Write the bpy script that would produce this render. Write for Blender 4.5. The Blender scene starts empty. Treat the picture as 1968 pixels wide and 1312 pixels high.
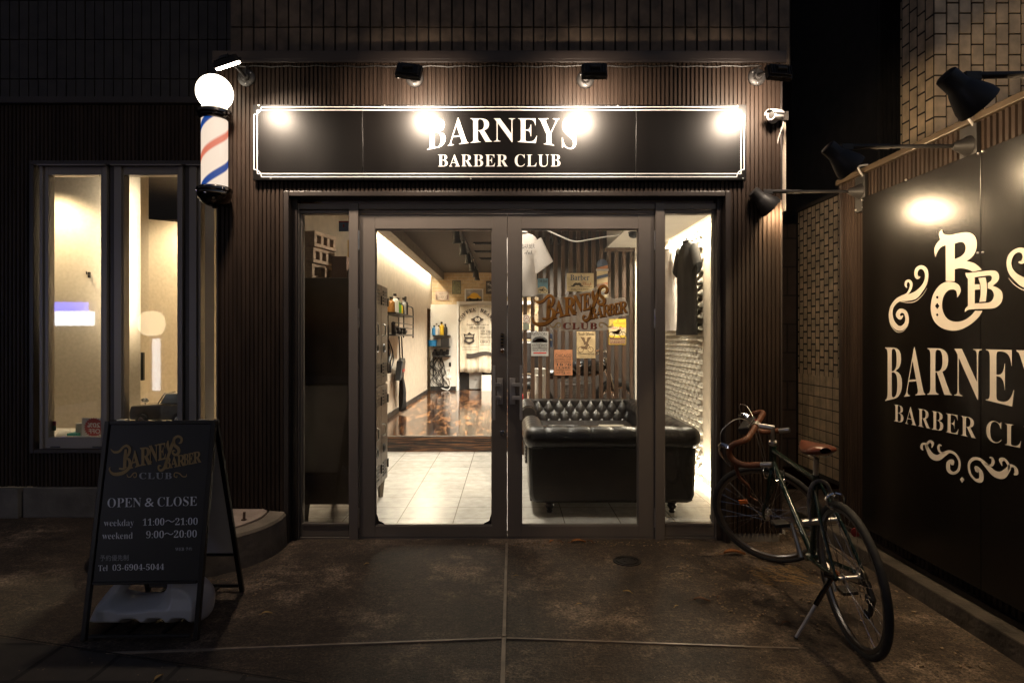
import bpy, bmesh, math, random
from mathutils import Vector, Matrix
random.seed(7)
PI = math.pi
R = math.radians
SC = bpy.context.scene
COL = SC.collection

# ------------------------------------------------------------------ camera
F, CX, CY, H = 1180.0, 978.0, 651.0, 1.345          # focal length and principal point of the 1968 px wide photo, eye height
cam = bpy.data.cameras.new('camera')
cam.sensor_width = 36
cam.lens = F * 36 / 1968
cam.shift_x = (984 - CX) / 1968
cam.shift_y = -(656 - CY) / 1968
cam.clip_start = 0.05
cam.clip_end = 400
camo = bpy.data.objects.new('camera', cam)
COL.objects.link(camo)
camo.location = (0, 0, H)
camo.rotation_euler = (R(90), 0, 0)
SC.camera = camo

# ------------------------------------------------------------------ sky, exposure
w = bpy.data.worlds.new('World')
SC.world = w
w.use_nodes = True
bg = w.node_tree.nodes['Background']
sky = w.node_tree.nodes.new('ShaderNodeTexSky')
sky.sky_type = 'NISHITA'
sky.sun_disc = False
sky.sun_elevation = R(-4.0)
sky.sun_rotation = R(110)
w.node_tree.links.new(sky.outputs[0], bg.inputs[0])
bg.inputs[1].default_value = 3.4
SC.view_settings.view_transform = 'Standard'
SC.view_settings.look = 'None'
SC.view_settings.exposure = 0
SC.view_settings.gamma = 1
SC.cycles.use_denoising = True
SC.cycles.max_bounces = 8
SC.cycles.transparent_max_bounces = 16
SC.cycles.sample_clamp_indirect = 6
SC.cycles.caustics_reflective = False

FLOOD, ARM, COVE, SPOT = 15.0, 30.0, 60.0, 230.0       # lamp powers

# ------------------------------------------------------------------ helpers
def V(*a): return Vector(a)

def at(px, py, Y):
    return Vector(((px - CX) * Y / F, Y, H - (py - CY) * Y / F))

def cr(pts, n=6, closed=False):
    """Catmull-Rom through points of any dimension"""
    out = []
    N = len(pts)
    segs = N if closed else N - 1
    for i in range(segs):
        if closed:
            p = [pts[(i + k - 1) % N] for k in range(4)]
        else:
            p = [pts[max(0, i - 1)], pts[i], pts[i + 1], pts[min(N - 1, i + 2)]]
        for j in range(n):
            t = j / n
            out.append(tuple(0.5 * (2 * b + (c - a) * t + (2 * a - 5 * b + 4 * c - d) * t * t + (3 * b - a - 3 * c + d) * t ** 3)
                             for a, b, c, d in zip(*p)))
    if not closed:
        out.append(tuple(pts[-1]))
    return out

class MB:
    def __init__(s):
        s.v = []; s.f = []; s.mi = []; s.cur = 0
    def add(s, vs, fs):
        b = len(s.v)
        s.v += [Vector(p) for p in vs]
        for f in fs:
            s.f.append([b + i for i in f]); s.mi.append(s.cur)
        return s
    def box(s, x0, x1, y0, y1, z0, z1, M=None):
        vs = [V(x, y, z) for z in (z0, z1) for y in (y0, y1) for x in (x0, x1)]
        if M: vs = [M @ p for p in vs]
        return s.add(vs, [(0, 2, 3, 1), (4, 5, 7, 6), (0, 1, 5, 4), (2, 6, 7, 3), (0, 4, 6, 2), (1, 3, 7, 5)])
    def quad(s, a, b, c, d): return s.add([a, b, c, d], [(0, 1, 2, 3)])
    def tube(s, pts, r, seg=8, caps=True, closed=False):
        pts = [Vector(p) for p in pts]
        n = len(pts)
        rs = r if isinstance(r, (list, tuple)) else [r] * n
        vs = []; fs = []
        prev = None
        for i, p in enumerate(pts):
            if closed: t = pts[(i + 1) % n] - pts[i - 1]
            else: t = pts[min(i + 1, n - 1)] - pts[max(i - 1, 0)]
            if t.length < 1e-9: t = V(0, 0, 1)
            t.normalize()
            if prev is None:
                u = t.cross(V(0, 0, 1))
                if u.length < 0.01: u = t.cross(V(1, 0, 0))
            else:
                u = prev - t * prev.dot(t)
                if u.length < 1e-6: u = t.cross(V(1, 0, 0.1))
            u.normalize(); prev = u
            v2 = t.cross(u)
            for k in range(seg):
                a = 2 * PI * k / seg
                vs.append(p + (u * math.cos(a) + v2 * math.sin(a)) * rs[i])
        for i in range(n if closed else n - 1):
            for k in range(seg):
                a = i * seg + k; b = i * seg + (k + 1) % seg
                j = (i + 1) % n
                c = j * seg + (k + 1) % seg; d = j * seg + k
                fs.append((a, b, c, d))
        if caps and not closed:
            fs.append(tuple(range(seg))[::-1]); fs.append(tuple((n - 1) * seg + k for k in range(seg)))
        return s.add(vs, fs)
    def cyl(s, p0, p1, r0, r1=None, seg=16):
        return s.tube([p0, p1], [r0, r0 if r1 is None else r1], seg)
    def lathe(s, prof, c=(0, 0, 0), ax=(0, 0, 1), seg=24):
        """prof: (radius, height along axis)"""
        ax = Vector(ax).normalized(); c = Vector(c)
        u = ax.cross(V(0, 0, 1))
        if u.length < 0.01: u = ax.cross(V(1, 0, 0))
        u.normalize(); v2 = ax.cross(u)
        vs = []; fs = []
        for (r, h) in prof:
            for k in range(seg):
                a = 2 * PI * k / seg
                vs.append(c + ax * h + (u * math.cos(a) + v2 * math.sin(a)) * max(r, 1e-4))
        n = len(prof)
        for i in range(n - 1):
            for k in range(seg):
                fs.append((i * seg + k, i * seg + (k + 1) % seg, (i + 1) * seg + (k + 1) % seg, (i + 1) * seg + k))
        fs.append(tuple(range(seg))[::-1]); fs.append(tuple((n - 1) * seg + k for k in range(seg)))
        return s.add(vs, fs)
    def prism(s, poly, fn, d0, d1):
        """poly 2-D outline; fn(a,b,d) -> point"""
        n = len(poly)
        vs = [fn(a, b, d0) for a, b in poly] + [fn(a, b, d1) for a, b in poly]
        fs = [tuple(range(n))[::-1], tuple(range(n, 2 * n))] + [(i, (i + 1) % n, n + (i + 1) % n, n + i) for i in range(n)]
        return s.add(vs, fs)
    def sphere(s, c, r, seg=16, rings=10, sc=(1, 1, 1)):
        c = Vector(c); vs = []; fs = []
        for i in range(rings + 1):
            th = PI * i / rings
            for k in range(seg):
                a = 2 * PI * k / seg
                vs.append(c + V(r * sc[0] * math.sin(th) * math.cos(a), r * sc[1] * math.sin(th) * math.sin(a), r * sc[2] * math.cos(th)))
        for i in range(rings):
            for k in range(seg):
                fs.append((i * seg + k, (i + 1) * seg + k, (i + 1) * seg + (k + 1) % seg, i * seg + (k + 1) % seg))
        return s.add(vs, fs)
    def grid(s, fn, nu, nv, wrap=False):
        vs = [fn(i / nu, j / nv) for j in range(nv + 1) for i in range(nu + 1)]
        fs = [(j * (nu + 1) + i, j * (nu + 1) + i + 1, (j + 1) * (nu + 1) + i + 1, (j + 1) * (nu + 1) + i) for j in range(nv) for i in range(nu)]
        return s.add(vs, fs)
    def xf(s, M):
        s.v = [M @ p for p in s.v]; return s
    def build(s, name, mat, parent=None, smooth=False, bevel=0, local=False, angle=40):
        me = bpy.data.meshes.new(name)
        off = V(0, 0, 0)
        if parent is not None and not local:
            q = parent
            while q is not None:
                off += q.location; q = q.parent
        me.from_pydata([tuple(p - off) for p in s.v], [], s.f)
        mats = mat if isinstance(mat, (list, tuple)) else [mat]
        for m in mats: me.materials.append(m)
        if len(mats) > 1: me.polygons.foreach_set('material_index', s.mi)
        bm = bmesh.new(); bm.from_mesh(me)
        bmesh.ops.recalc_face_normals(bm, faces=bm.faces)
        bm.to_mesh(me); bm.free()
        if smooth:
            me.polygons.foreach_set('use_smooth', [True] * len(me.polygons))
            if hasattr(me, 'set_sharp_from_angle'): me.set_sharp_from_angle(angle=R(angle))
        o = bpy.data.objects.new(name, me)
        COL.objects.link(o)
        if parent is not None: o.parent = parent
        if bevel:
            b = o.modifiers.new('bevel', 'BEVEL'); b.width = bevel; b.segments = 2; b.limit_method = 'ANGLE'; b.angle_limit = R(50)
        return o

def thing(name, loc, label, cat, group=None):
    o = bpy.data.objects.new(name, None)
    COL.objects.link(o); o.location = loc; o.empty_display_size = 0.1
    return tag(o, label, cat, group)

def tag(o, label, cat, group=None):
    o['label'] = label; o['category'] = cat
    if group: o['group'] = group
    return o

def struct(o): o['kind'] = 'structure'; return o

def dup(o, loc=None, rotz=None, label=None, parent=None):
    c = o.copy(); COL.objects.link(c)
    if parent is not None: c.parent = parent
    if loc is not None: c.location = loc
    if rotz is not None: c.rotation_euler = (0, 0, rotz)
    if label: c['label'] = label
    for ch in list(o.children): dup(ch, parent=c)
    return c

def light(name, kind, loc, power, col, parent=None, aim=None, along=None, **kw):
    l = bpy.data.lights.new(name, kind); l.energy = power; l.color = col
    for k, v in kw.items(): setattr(l, k, v)
    o = bpy.data.objects.new(name, l); COL.objects.link(o)
    off = V(0, 0, 0)
    if parent is not None: off = parent.location.copy(); o.parent = parent
    o.location = Vector(loc) - off
    if along is not None:
        z = -Vector(aim).normalized(); y = Vector(along); y = (y - z * y.dot(z)).normalized(); x = y.cross(z)
        o.rotation_euler = Matrix((x, y, z)).transposed().to_euler()
    elif aim is not None: o.rotation_euler = Vector(aim).to_track_quat('-Z', 'Y').to_euler()
    return o

# ------------------------------------------------------------------ materials
def nt(name):
    m = bpy.data.materials.new(name); m.use_nodes = True
    t = m.node_tree
    return m, t, t.nodes['Principled BSDF']

def pm(name, col, rough=0.5, metal=0.0, var=0.15, scale=6.0, bump=0.0, bscale=60.0, coat=0.0, spec=0.5, rvar=0.0, stretch=(1, 1, 1), col2=None, thr=None):
    """plain procedural surface: colour broken up by noise, optional bump and roughness variation"""
    m, t, p = nt(name)
    N, L = t.nodes, t.links
    tc = N.new('ShaderNodeTexCoord'); mp = N.new('ShaderNodeMapping'); mp.inputs['Scale'].default_value = stretch
    L.new(tc.outputs['Object'], mp.inputs[0])
    nz = N.new('ShaderNodeTexNoise'); nz.inputs['Scale'].default_value = scale; nz.inputs['Detail'].default_value = 6
    L.new(mp.outputs[0], nz.inputs['Vector'])
    rp = N.new('ShaderNodeValToRGB')
    a = tuple(max(0, c * (1 - var)) for c in col) + (1,)
    b = (tuple(min(1, c * (1 + var)) for c in col) if col2 is None else tuple(col2)) + (1,)
    rp.color_ramp.elements[0].color = a; rp.color_ramp.elements[1].color = b
    lo, hi = thr or (0.3, 0.7)
    rp.color_ramp.elements[0].position = lo; rp.color_ramp.elements[1].position = hi
    L.new(nz.outputs[0], rp.inputs[0]); L.new(rp.outputs[0], p.inputs['Base Color'])
    p.inputs['Roughness'].default_value = rough; p.inputs['Metallic'].default_value = metal
    p.inputs['Coat Weight'].default_value = coat; p.inputs['Coat Roughness'].default_value = 0.08
    p.inputs['Specular IOR Level'].default_value = spec
    if rvar:
        mr = N.new('ShaderNodeMapRange'); mr.inputs[3].default_value = max(0.02, rough - rvar); mr.inputs[4].default_value = min(1, rough + rvar)
        L.new(nz.outputs[0], mr.inputs[0]); L.new(mr.outputs[0], p.inputs['Roughness'])
    if bump:
        n2 = N.new('ShaderNodeTexNoise'); n2.inputs['Scale'].default_value = bscale; n2.inputs['Detail'].default_value = 4
        L.new(mp.outputs[0], n2.inputs['Vector'])
        bp = N.new('ShaderNodeBump'); bp.inputs['Strength'].default_value = bump; bp.inputs['Distance'].default_value = 0.01
        L.new(n2.outputs[0], bp.inputs['Height']); L.new(bp.outputs[0], p.inputs['Normal'])
    return m

def em(name, col, strength):
    m, t, p = nt(name)
    p.inputs['Base Color'].default_value = (0.8, 0.8, 0.8, 1)
    p.inputs['Emission Color'].default_value = tuple(col) + (1,)
    p.inputs['Emission Strength'].default_value = strength
    return m

def glass_mat(name, tint=(0.97, 0.97, 0.95), refl=1.0):
    m = bpy.data.materials.new(name); m.use_nodes = True
    t = m.node_tree; N, L = t.nodes, t.links
    N.remove(N['Principled BSDF'])
    tr = N.new('ShaderNodeBsdfTransparent'); tr.inputs[0].default_value = tuple(tint) + (1,)
    gl = N.new('ShaderNodeBsdfGlossy'); gl.inputs['Roughness'].default_value = 0.02
    fr = N.new('ShaderNodeFresnel'); fr.inputs[0].default_value = 1.45
    mu = N.new('ShaderNodeMath'); mu.operation = 'MULTIPLY'; mu.inputs[1].default_value = refl
    mx = N.new('ShaderNodeMixShader')
    L.new(fr.outputs[0], mu.inputs[0]); L.new(mu.outputs[0], mx.inputs[0]); L.new(tr.outputs[0], mx.inputs[1]); L.new(gl.outputs[0], mx.inputs[2])
    L.new(mx.outputs[0], N['Material Output'].inputs[0])
    return m

def brick_mat(name, c1, c2, mortar, bw, bh, msize=0.01, axes='xz', offset=0.5, rough=0.7, bump=0.4, squash=1.0, colvar=0.0):
    m, t, p = nt(name)
    N, L = t.nodes, t.links
    tc = N.new('ShaderNodeTexCoord'); sp = N.new('ShaderNodeSeparateXYZ'); cb = N.new('ShaderNodeCombineXYZ')
    L.new(tc.outputs['Object'], sp.inputs[0])
    L.new(sp.outputs['XYZ'.index(axes[0].upper())], cb.inputs[0]); L.new(sp.outputs['XYZ'.index(axes[1].upper())], cb.inputs[1])
    b = N.new('ShaderNodeTexBrick'); b.offset = offset; b.inputs['Scale'].default_value = 1
    b.inputs['Color1'].default_value = tuple(c1) + (1,); b.inputs['Color2'].default_value = tuple(c2) + (1,); b.inputs['Mortar'].default_value = tuple(mortar) + (1,)
    b.inputs['Brick Width'].default_value = bw; b.inputs['Row Height'].default_value = bh; b.inputs['Mortar Size'].default_value = msize; b.inputs['Mortar Smooth'].default_value = 0.2
    L.new(cb.outputs[0], b.inputs['Vector'])
    nz = N.new('ShaderNodeTexNoise'); nz.inputs['Scale'].default_value = 14; nz.inputs['Detail'].default_value = 6; L.new(tc.outputs['Object'], nz.inputs['Vector'])
    mr = N.new('ShaderNodeMapRange'); mr.inputs[3].default_value = 0.6; mr.inputs[4].default_value = 1.35; L.new(nz.outputs[0], mr.inputs[0])
    mx = N.new('ShaderNodeVectorMath'); mx.operation = 'SCALE'; L.new(b.outputs[0], mx.inputs[0]); L.new(mr.outputs[0], mx.inputs['Scale'])
    L.new(mx.outputs[0], p.inputs['Base Color']); p.inputs['Roughness'].default_value = rough
    iv = N.new('ShaderNodeMath'); iv.operation = 'SUBTRACT'; iv.inputs[0].default_value = 1; L.new(b.outputs['Fac'], iv.inputs[1])
    ad = N.new('ShaderNodeMath'); ad.operation = 'MULTIPLY_ADD'; ad.inputs[1].default_value = 0.15; L.new(nz.outputs[0], ad.inputs[0]); L.new(iv.outputs[0], ad.inputs[2])
    bp = N.new('ShaderNodeBump'); bp.inputs['Strength'].default_value = bump; bp.inputs['Distance'].default_value = 0.006
    L.new(ad.outputs[0], bp.inputs['Height']); L.new(bp.outputs[0], p.inputs['Normal'])
    return m

siding_m = pm('brown_steel_siding', (0.027, 0.0178, 0.0132), 0.44, 0.0, 0.35, 3, 0.03, 30, stretch=(6, 6, 0.6), spec=0.16)
trim_m = pm('brown_trim', (0.026, 0.019, 0.016), 0.4, 0.0, 0.2, 4)
tile_dk = pm('dark_brown_tile', (0.10, 0.070, 0.046), 0.6, 0, 0.5, 9, 0.3, 160)
tile_dk2 = pm('charcoal_tile', (0.022, 0.018, 0.016), 0.6, 0, 0.4, 9, 0.3, 160)
grout_m = pm('dark_grout', (0.016, 0.013, 0.011), 0.9)
alu_m = pm('bronze_aluminium', (0.20, 0.172, 0.150), 0.38, 0.35, 0.10, 3, 0.02, 300, stretch=(1, 1, 0.05), rvar=0.05)
win_m = pm('grey_aluminium', (0.21, 0.19, 0.175), 0.4, 0.3, 0.10, 3, stretch=(1, 1, 0.05))
steel_m = pm('brushed_steel', (0.55, 0.54, 0.52), 0.3, 1.0, 0.1, 20)
handle_m = pm('satin_handle_steel', (0.42, 0.39, 0.36), 0.45, 0.35, 0.1, 20)
chrome_m = pm('chrome', (0.75, 0.74, 0.72), 0.12, 1.0, 0.05, 8)
chromedk_m = pm('black_chrome', (0.10, 0.09, 0.085), 0.10, 1.0, 0.2, 8)
black_m = pm('black_paint', (0.012, 0.011, 0.011), 0.4, 0.0, 0.2, 8)
matblack_m = pm('matt_black_metal', (0.018, 0.016, 0.015), 0.5, 0.0, 0.3, 8)
signblk_m = pm('satin_black_sign', (0.0048, 0.0040, 0.0036), 0.34, 0.0, 0.25, 2, 0.012, 400, spec=0.2, rvar=0.04, stretch=(2, 2, 0.4))
board_m = pm('gloss_black_board', (0.0048, 0.0038, 0.0032), 0.25, 0.0, 0.25, 2, 0.012, 400, spec=0.5, rvar=0.04, stretch=(2, 2, 0.4))
white_m = pm('white_vinyl', (0.80, 0.79, 0.77), 0.5, 0, 0.03, 4)
conc_m = pm('concrete', (0.16, 0.145, 0.125), 0.85, 0, 0.4, 5, 0.5, 40)
concpink_m = pm('pink_concrete', (0.40, 0.31, 0.25), 0.8, 0, 0.25, 7, 0.4, 60)
glass_m = glass_mat('window_glass')
wallp_m = pm('cream_wallpaper', (0.62, 0.53, 0.42), 0.7, 0, 0.10, 9, 0.05, 120)
wallp2_m = pm('mottled_wallpaper', (0.58, 0.50, 0.39), 0.7, 0, 0.08, 34, 0.1, 120)
whitew_m = pm('white_wall', (0.70, 0.66, 0.60), 0.7, 0, 0.05, 5)
ceil_m = pm('brown_ceiling', (0.050, 0.042, 0.036), 0.8, 0, 0.25, 5, stretch=(1, 6, 1))
beam_m = pm('grey_beam', (0.16, 0.14, 0.12), 0.8, 0, 0.2, 12)
leather_m = pm('black_leather', (0.016, 0.013, 0.012), 0.33, 0, 0.3, 14, 0.25, 130, spec=0.6, rvar=0.06)
wood_m = pm('dark_slat_wood', (0.052, 0.026, 0.014), 0.5, 0, 0.45, 5, 0.1, 60, stretch=(8, 8, 0.5))
locker_m = pm('brown_locker_steel', (0.105, 0.080, 0.060), 0.38, 0.35, 0.2, 5)
brass_m = pm('brass', (0.45, 0.33, 0.15), 0.3, 1, 0.15, 10)
rubber_m = pm('tyre_rubber', (0.022, 0.021, 0.020), 0.75, 0, 0.3, 30, 0.2, 300)
green_m = pm('dark_green_frame', (0.004, 0.016, 0.010), 0.22, 0.0, 0.15, 6, coat=0.6)
tape_m = pm('tan_leather', (0.115, 0.038, 0.014), 0.5, 0, 0.3, 30, 0.2, 200)
brick_m = brick_mat('beige_brick', (0.50, 0.36, 0.20), (0.60, 0.46, 0.28), (0.55, 0.46, 0.33), 0.23, 0.072, 0.008)
grey_plastic = pm('grey_plastic', (0.46, 0.46, 0.47), 0.35, 0, 0.12, 4, 0.05, 60)
orange_m = pm('orange_plastic', (0.55, 0.13, 0.02), 0.4, 0, 0.1, 5)
red_m = pm('red_paint', (0.45, 0.02, 0.015), 0.3, 0, 0.1, 5)

def ground_mat():
    m, t, p = nt('worn_concrete_ground')
    N, L = t.nodes, t.links
    tc = N.new('ShaderNodeTexCoord')
    def noise(sc, det, rough=0.6):
        n = N.new('ShaderNodeTexNoise'); n.inputs['Scale'].default_value = sc; n.inputs['Detail'].default_value = det; n.inputs['Roughness'].default_value = rough
        L.new(tc.outputs['Object'], n.inputs['Vector']); return n
    a, b, c = noise(1.9, 12, 0.74), noise(22, 8, 0.75), noise(75, 6, 0.8)
    ramp = N.new('ShaderNodeValToRGB'); e = ramp.color_ramp.elements
    e[0].position = 0.33; e[0].color = (0.014, 0.0092, 0.0062, 1); e[1].position = 0.66; e[1].color = (0.21, 0.155, 0.110, 1)
    mid = ramp.color_ramp.elements.new(0.52); mid.color = (0.056, 0.0385, 0.0260, 1)
    L.new(a.outputs[0], ramp.inputs[0])
    sp = N.new('ShaderNodeMapRange'); sp.inputs[1].default_value = 0.3; sp.inputs[2].default_value = 0.7; sp.inputs[3].default_value = 0.25; sp.inputs[4].default_value = 1.85
    L.new(b.outputs[0], sp.inputs[0])
    sc = N.new('ShaderNodeVectorMath'); sc.operation = 'SCALE'; L.new(ramp.outputs[0], sc.inputs[0]); L.new(sp.outputs[0], sc.inputs['Scale'])
    sp2 = N.new('ShaderNodeMapRange'); sp2.inputs[1].default_value = 0.40; sp2.inputs[2].default_value = 0.62; sp2.inputs[3].default_value = 0.3; sp2.inputs[4].default_value = 2.5
    L.new(c.outputs[0], sp2.inputs[0])
    sc2 = N.new('ShaderNodeVectorMath'); sc2.operation = 'SCALE'; L.new(sc.outputs[0], sc2.inputs[0]); L.new(sp2.outputs[0], sc2.inputs['Scale'])
    # pale grit specks
    vo = N.new('ShaderNodeTexVoronoi'); vo.inputs['Scale'].default_value = 48; L.new(tc.outputs['Object'], vo.inputs['Vector'])
    lt = N.new('ShaderNodeMath'); lt.operation = 'LESS_THAN'; lt.inputs[1].default_value = 0.10; L.new(vo.outputs['Distance'], lt.inputs[0])
    gt = N.new('ShaderNodeMath'); gt.operation = 'GREATER_THAN'; gt.inputs[1].default_value = 0.80
    sx = N.new('ShaderNodeSeparateXYZ'); L.new(vo.outputs['Color'], sx.inputs[0]); L.new(sx.outputs[0], gt.inputs[0])
    mu = N.new('ShaderNodeMath'); mu.operation = 'MULTIPLY'; L.new(lt.outputs[0], mu.inputs[0]); L.new(gt.outputs[0], mu.inputs[1])
    mx = N.new('ShaderNodeMix'); mx.data_type = 'RGBA'; mx.inputs[7].default_value = (0.34, 0.27, 0.20, 1)
    L.new(mu.outputs[0], mx.inputs[0]); L.new(sc2.outputs[0], mx.inputs[6]); L.new(mx.outputs[2], p.inputs['Base Color'])
    rr = N.new('ShaderNodeMapRange'); rr.inputs[3].default_value = 0.42; rr.inputs[4].default_value = 0.75; L.new(a.outputs[0], rr.inputs[0]); L.new(rr.outputs[0], p.inputs['Roughness'])
    ad = N.new('ShaderNodeMath'); ad.operation = 'ADD'; L.new(b.outputs[0], ad.inputs[0]); L.new(c.outputs[0], ad.inputs[1])
    bp = N.new('ShaderNodeBump'); bp.inputs['Strength'].default_value = 1.0; bp.inputs['Distance'].default_value = 0.010
    L.new(ad.outputs[0], bp.inputs['Height']); L.new(bp.outputs[0], p.inputs['Normal'])
    return m
ground_m = ground_mat()
pave_m = brick_mat('dark_paving', (0.040, 0.034, 0.029), (0.055, 0.046, 0.038), (0.016, 0.013, 0.011), 0.30, 0.30, 0.012, 'xy', 0.5, 0.75, 0.5)
floor_tile_m = brick_mat('white_floor_tile', (0.50, 0.475, 0.43), (0.57, 0.54, 0.50), (0.20, 0.175, 0.15), 0.40, 0.30, 0.004, 'xy', 0.0, 0.25, 0.1)

def zebra_mat(nm, sc_, rot_, hi=(0.26, 0.115, 0.045, 1)):
    m, t, p = nt(nm)
    N, L = t.nodes, t.links
    tc = N.new('ShaderNodeTexCoord'); mp = N.new('ShaderNodeMapping'); mp.inputs['Scale'].default_value = sc_; mp.inputs['Rotation'].default_value = (0, 0, rot_)
    L.new(tc.outputs['Object'], mp.inputs[0])
    nz = N.new('ShaderNodeTexNoise'); nz.inputs['Scale'].default_value = 3.2; nz.inputs['Detail'].default_value = 5; nz.inputs['Distortion'].default_value = 1.6
    L.new(mp.outputs[0], nz.inputs['Vector'])
    rp = N.new('ShaderNodeValToRGB'); e = rp.color_ramp.elements
    e[0].position = 0.42; e[0].color = (0.010, 0.004, 0.0025, 1); e[1].position = 0.66; e[1].color = hi
    mid = e.new(0.53); mid.color = (0.045, 0.017, 0.008, 1)
    L.new(nz.outputs[0], rp.inputs[0]); L.new(rp.outputs[0], p.inputs['Base Color']); p.inputs['Roughness'].default_value = 0.13
    return m
zebra_m = zebra_mat('zebra_wood_floor', (3.7, 0.62, 1.0), R(-7), (0.34, 0.15, 0.055, 1)); riser_m = zebra_mat('zebra_wood_riser', (0.45, 6, 13), 0, (0.17, 0.075, 0.03, 1))

def pole_mat():
    """backlit cylinder: white with a broad red and a broad blue spiral"""
    m, t, p = nt('backlit_barber_stripes')
    N, L = t.nodes, t.links
    tc = N.new('ShaderNodeTexCoord'); s = N.new('ShaderNodeSeparateXYZ'); L.new(tc.outputs['Object'], s.inputs[0])
    an = N.new('ShaderNodeMath'); an.operation = 'ARCTAN2'; L.new(s.outputs[0], an.inputs[0]); L.new(s.outputs[1], an.inputs[1])
    k = N.new('ShaderNodeMath'); k.operation = 'DIVIDE'; k.inputs[1].default_value = 2 * PI; L.new(an.outputs[0], k.inputs[0])
    z = N.new('ShaderNodeMath'); z.operation = 'MULTIPLY'; z.inputs[1].default_value = 2.55; L.new(s.outputs[2], z.inputs[0])
    ad = N.new('ShaderNodeMath'); ad.operation = 'ADD'; L.new(k.outputs[0], ad.inputs[0]); L.new(z.outputs[0], ad.inputs[1])
    of = N.new('ShaderNodeMath'); of.operation = 'ADD'; of.inputs[1].default_value = 10.60; L.new(ad.outputs[0], of.inputs[0])
    fr = N.new('ShaderNodeMath'); fr.operation = 'FRACT'; L.new(of.outputs[0], fr.inputs[0])
    rp = N.new('ShaderNodeValToRGB'); e = rp.color_ramp.elements
    W_, B_, R_ = (0.92, 0.74, 0.58, 1), (0.003, 0.05, 0.26, 1), (0.70, 0.17, 0.10, 1)
    e[0].position = 0; e[0].color = W_; e[1].position = 1; e[1].color = W_
    for pos, c in ((0.16, W_), (0.19, B_), (0.29, B_), (0.32, W_), (0.66, W_), (0.70, R_), (0.78, R_), (0.83, W_)):
        x = e.new(pos); x.color = c
    L.new(fr.outputs[0], rp.inputs[0])
    p.inputs['Base Color'].default_value = (0.02, 0.02, 0.02, 1); p.inputs['Specular IOR Level'].default_value = 0.25; L.new(rp.outputs[0], p.inputs['Emission Color']); p.inputs['Emission Strength'].default_value = 1.0
    p.inputs['Roughness'].default_value = 0.12
    return m
pole_m = pole_mat()

# ------------------------------------------------------------------ lettering
_MB = {}
for i in range(26):
    _MB[chr(65 + i)] = chr(0x1D400 + i); _MB[chr(97 + i)] = chr(0x1D41A + i)
for i in range(10): _MB[chr(48 + i)] = chr(0x1D7CE + i)
_IT = {chr(65 + i): chr(0x1D468 + i) for i in range(26)}; _IT.update({chr(97 + i): chr(0x1D482 + i) for i in range(26)})
_SCR = {chr(65 + i): chr(0x1D4D0 + i) for i in range(26)}; _SCR.update({chr(97 + i): chr(0x1D4EA + i) for i in range(26)})
_FR = {chr(65 + i): chr(0x1D56C + i) for i in range(26)}; _FR.update({chr(97 + i): chr(0x1D586 + i) for i in range(26)})
STY = {'serif': _MB, 'italic': _IT, 'script': _SCR, 'black': _FR, 'sans': {}}
_cache = {}
def glyphs(s, style='serif', off=0.0, space=1.0):
    key = (s, style, off, space)
    if key in _cache: return _cache[key]
    c = bpy.data.curves.new('t', 'FONT')
    c.body = ''.join(STY[style].get(ch, ch) for ch in s); c.size = 1; c.offset = off; c.space_character = space; c.resolution_u = 4
    o = bpy.data.objects.new('t', c); COL.objects.link(o)
    bpy.context.view_layer.update()
    me = bpy.data.meshes.new_from_object(o.evaluated_get(bpy.context.evaluated_depsgraph_get()))
    vs = [(v.co.x, v.co.y) for v in me.vertices]; fs = [tuple(p.vertices) for p in me.polygons]
    bpy.data.objects.remove(o); bpy.data.curves.remove(c); bpy.data.meshes.remove(me)
    if vs:
        x0, x1 = min(v[0] for v in vs), max(v[0] for v in vs); y0, y1 = min(v[1] for v in vs), max(v[1] for v in vs)
        vs = [((x - x0) / (x1 - x0), (y - y0) / (y1 - y0)) for x, y in vs]
    _cache[key] = (vs, fs)
    return vs, fs
def text(mb, s, fn, style='serif', off=0.0, space=1.0):
    vs, fs = glyphs(s, style, off, space)
    return mb.add([fn(u, v) for u, v in vs], fs)
def words(s, fn, cut, name, mat, parent, off, space):
    """a two-word line as two pieces of lettering"""
    vs, fs = glyphs(s, 'serif', off, space)
    for side in (0, 1):
        mb = MB(); keep = [f for f in fs if (vs[f[0]][0] > cut) == bool(side)]
        use = sorted({i for f in keep for i in f}); ix = {i: j for j, i in enumerate(use)}
        mb.add([fn(*vs[i]) for i in use], [tuple(ix[i] for i in f) for f in keep]); mb.build(name, mat, parent)
def fill(mb, polys, fn):
    """flat filled outline with holes (even-odd); polys of 2-D points"""
    c = bpy.data.curves.new('t', 'CURVE'); c.dimensions = '2D'; c.fill_mode = 'FRONT'
    for poly in polys:
        s = c.splines.new('POLY'); s.points.add(len(poly) - 1); s.use_cyclic_u = True
        for q, p in zip(s.points, poly): q.co = (p[0] * 0.01, p[1] * 0.01, 0, 1)
    o = bpy.data.objects.new('t', c); COL.objects.link(o); bpy.context.view_layer.update()
    me = bpy.data.meshes.new_from_object(o.evaluated_get(bpy.context.evaluated_depsgraph_get()))
    vs = [fn(v.co.x * 100, v.co.y * 100) for v in me.vertices]; fs = [tuple(p.vertices) for p in me.polygons]
    bpy.data.objects.remove(o); bpy.data.curves.remove(c); bpy.data.meshes.remove(me)
    return mb.add(vs, fs)
def outline(pts, n=6):
    """closed outline, smooth except at corner points (third value 1)"""
    N = len(pts)
    cs = [i for i, p in enumerate(pts) if len(p) > 2]
    if not cs: return cr([p[:2] for p in pts], n, True)
    out = []
    for a, b in zip(cs, cs[1:] + [cs[0] + N]):
        run = [pts[i % N][:2] for i in range(a, b + 1)]
        out += cr(run, n)[:-1] if len(run) > 2 else [run[0]]
    return out
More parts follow.
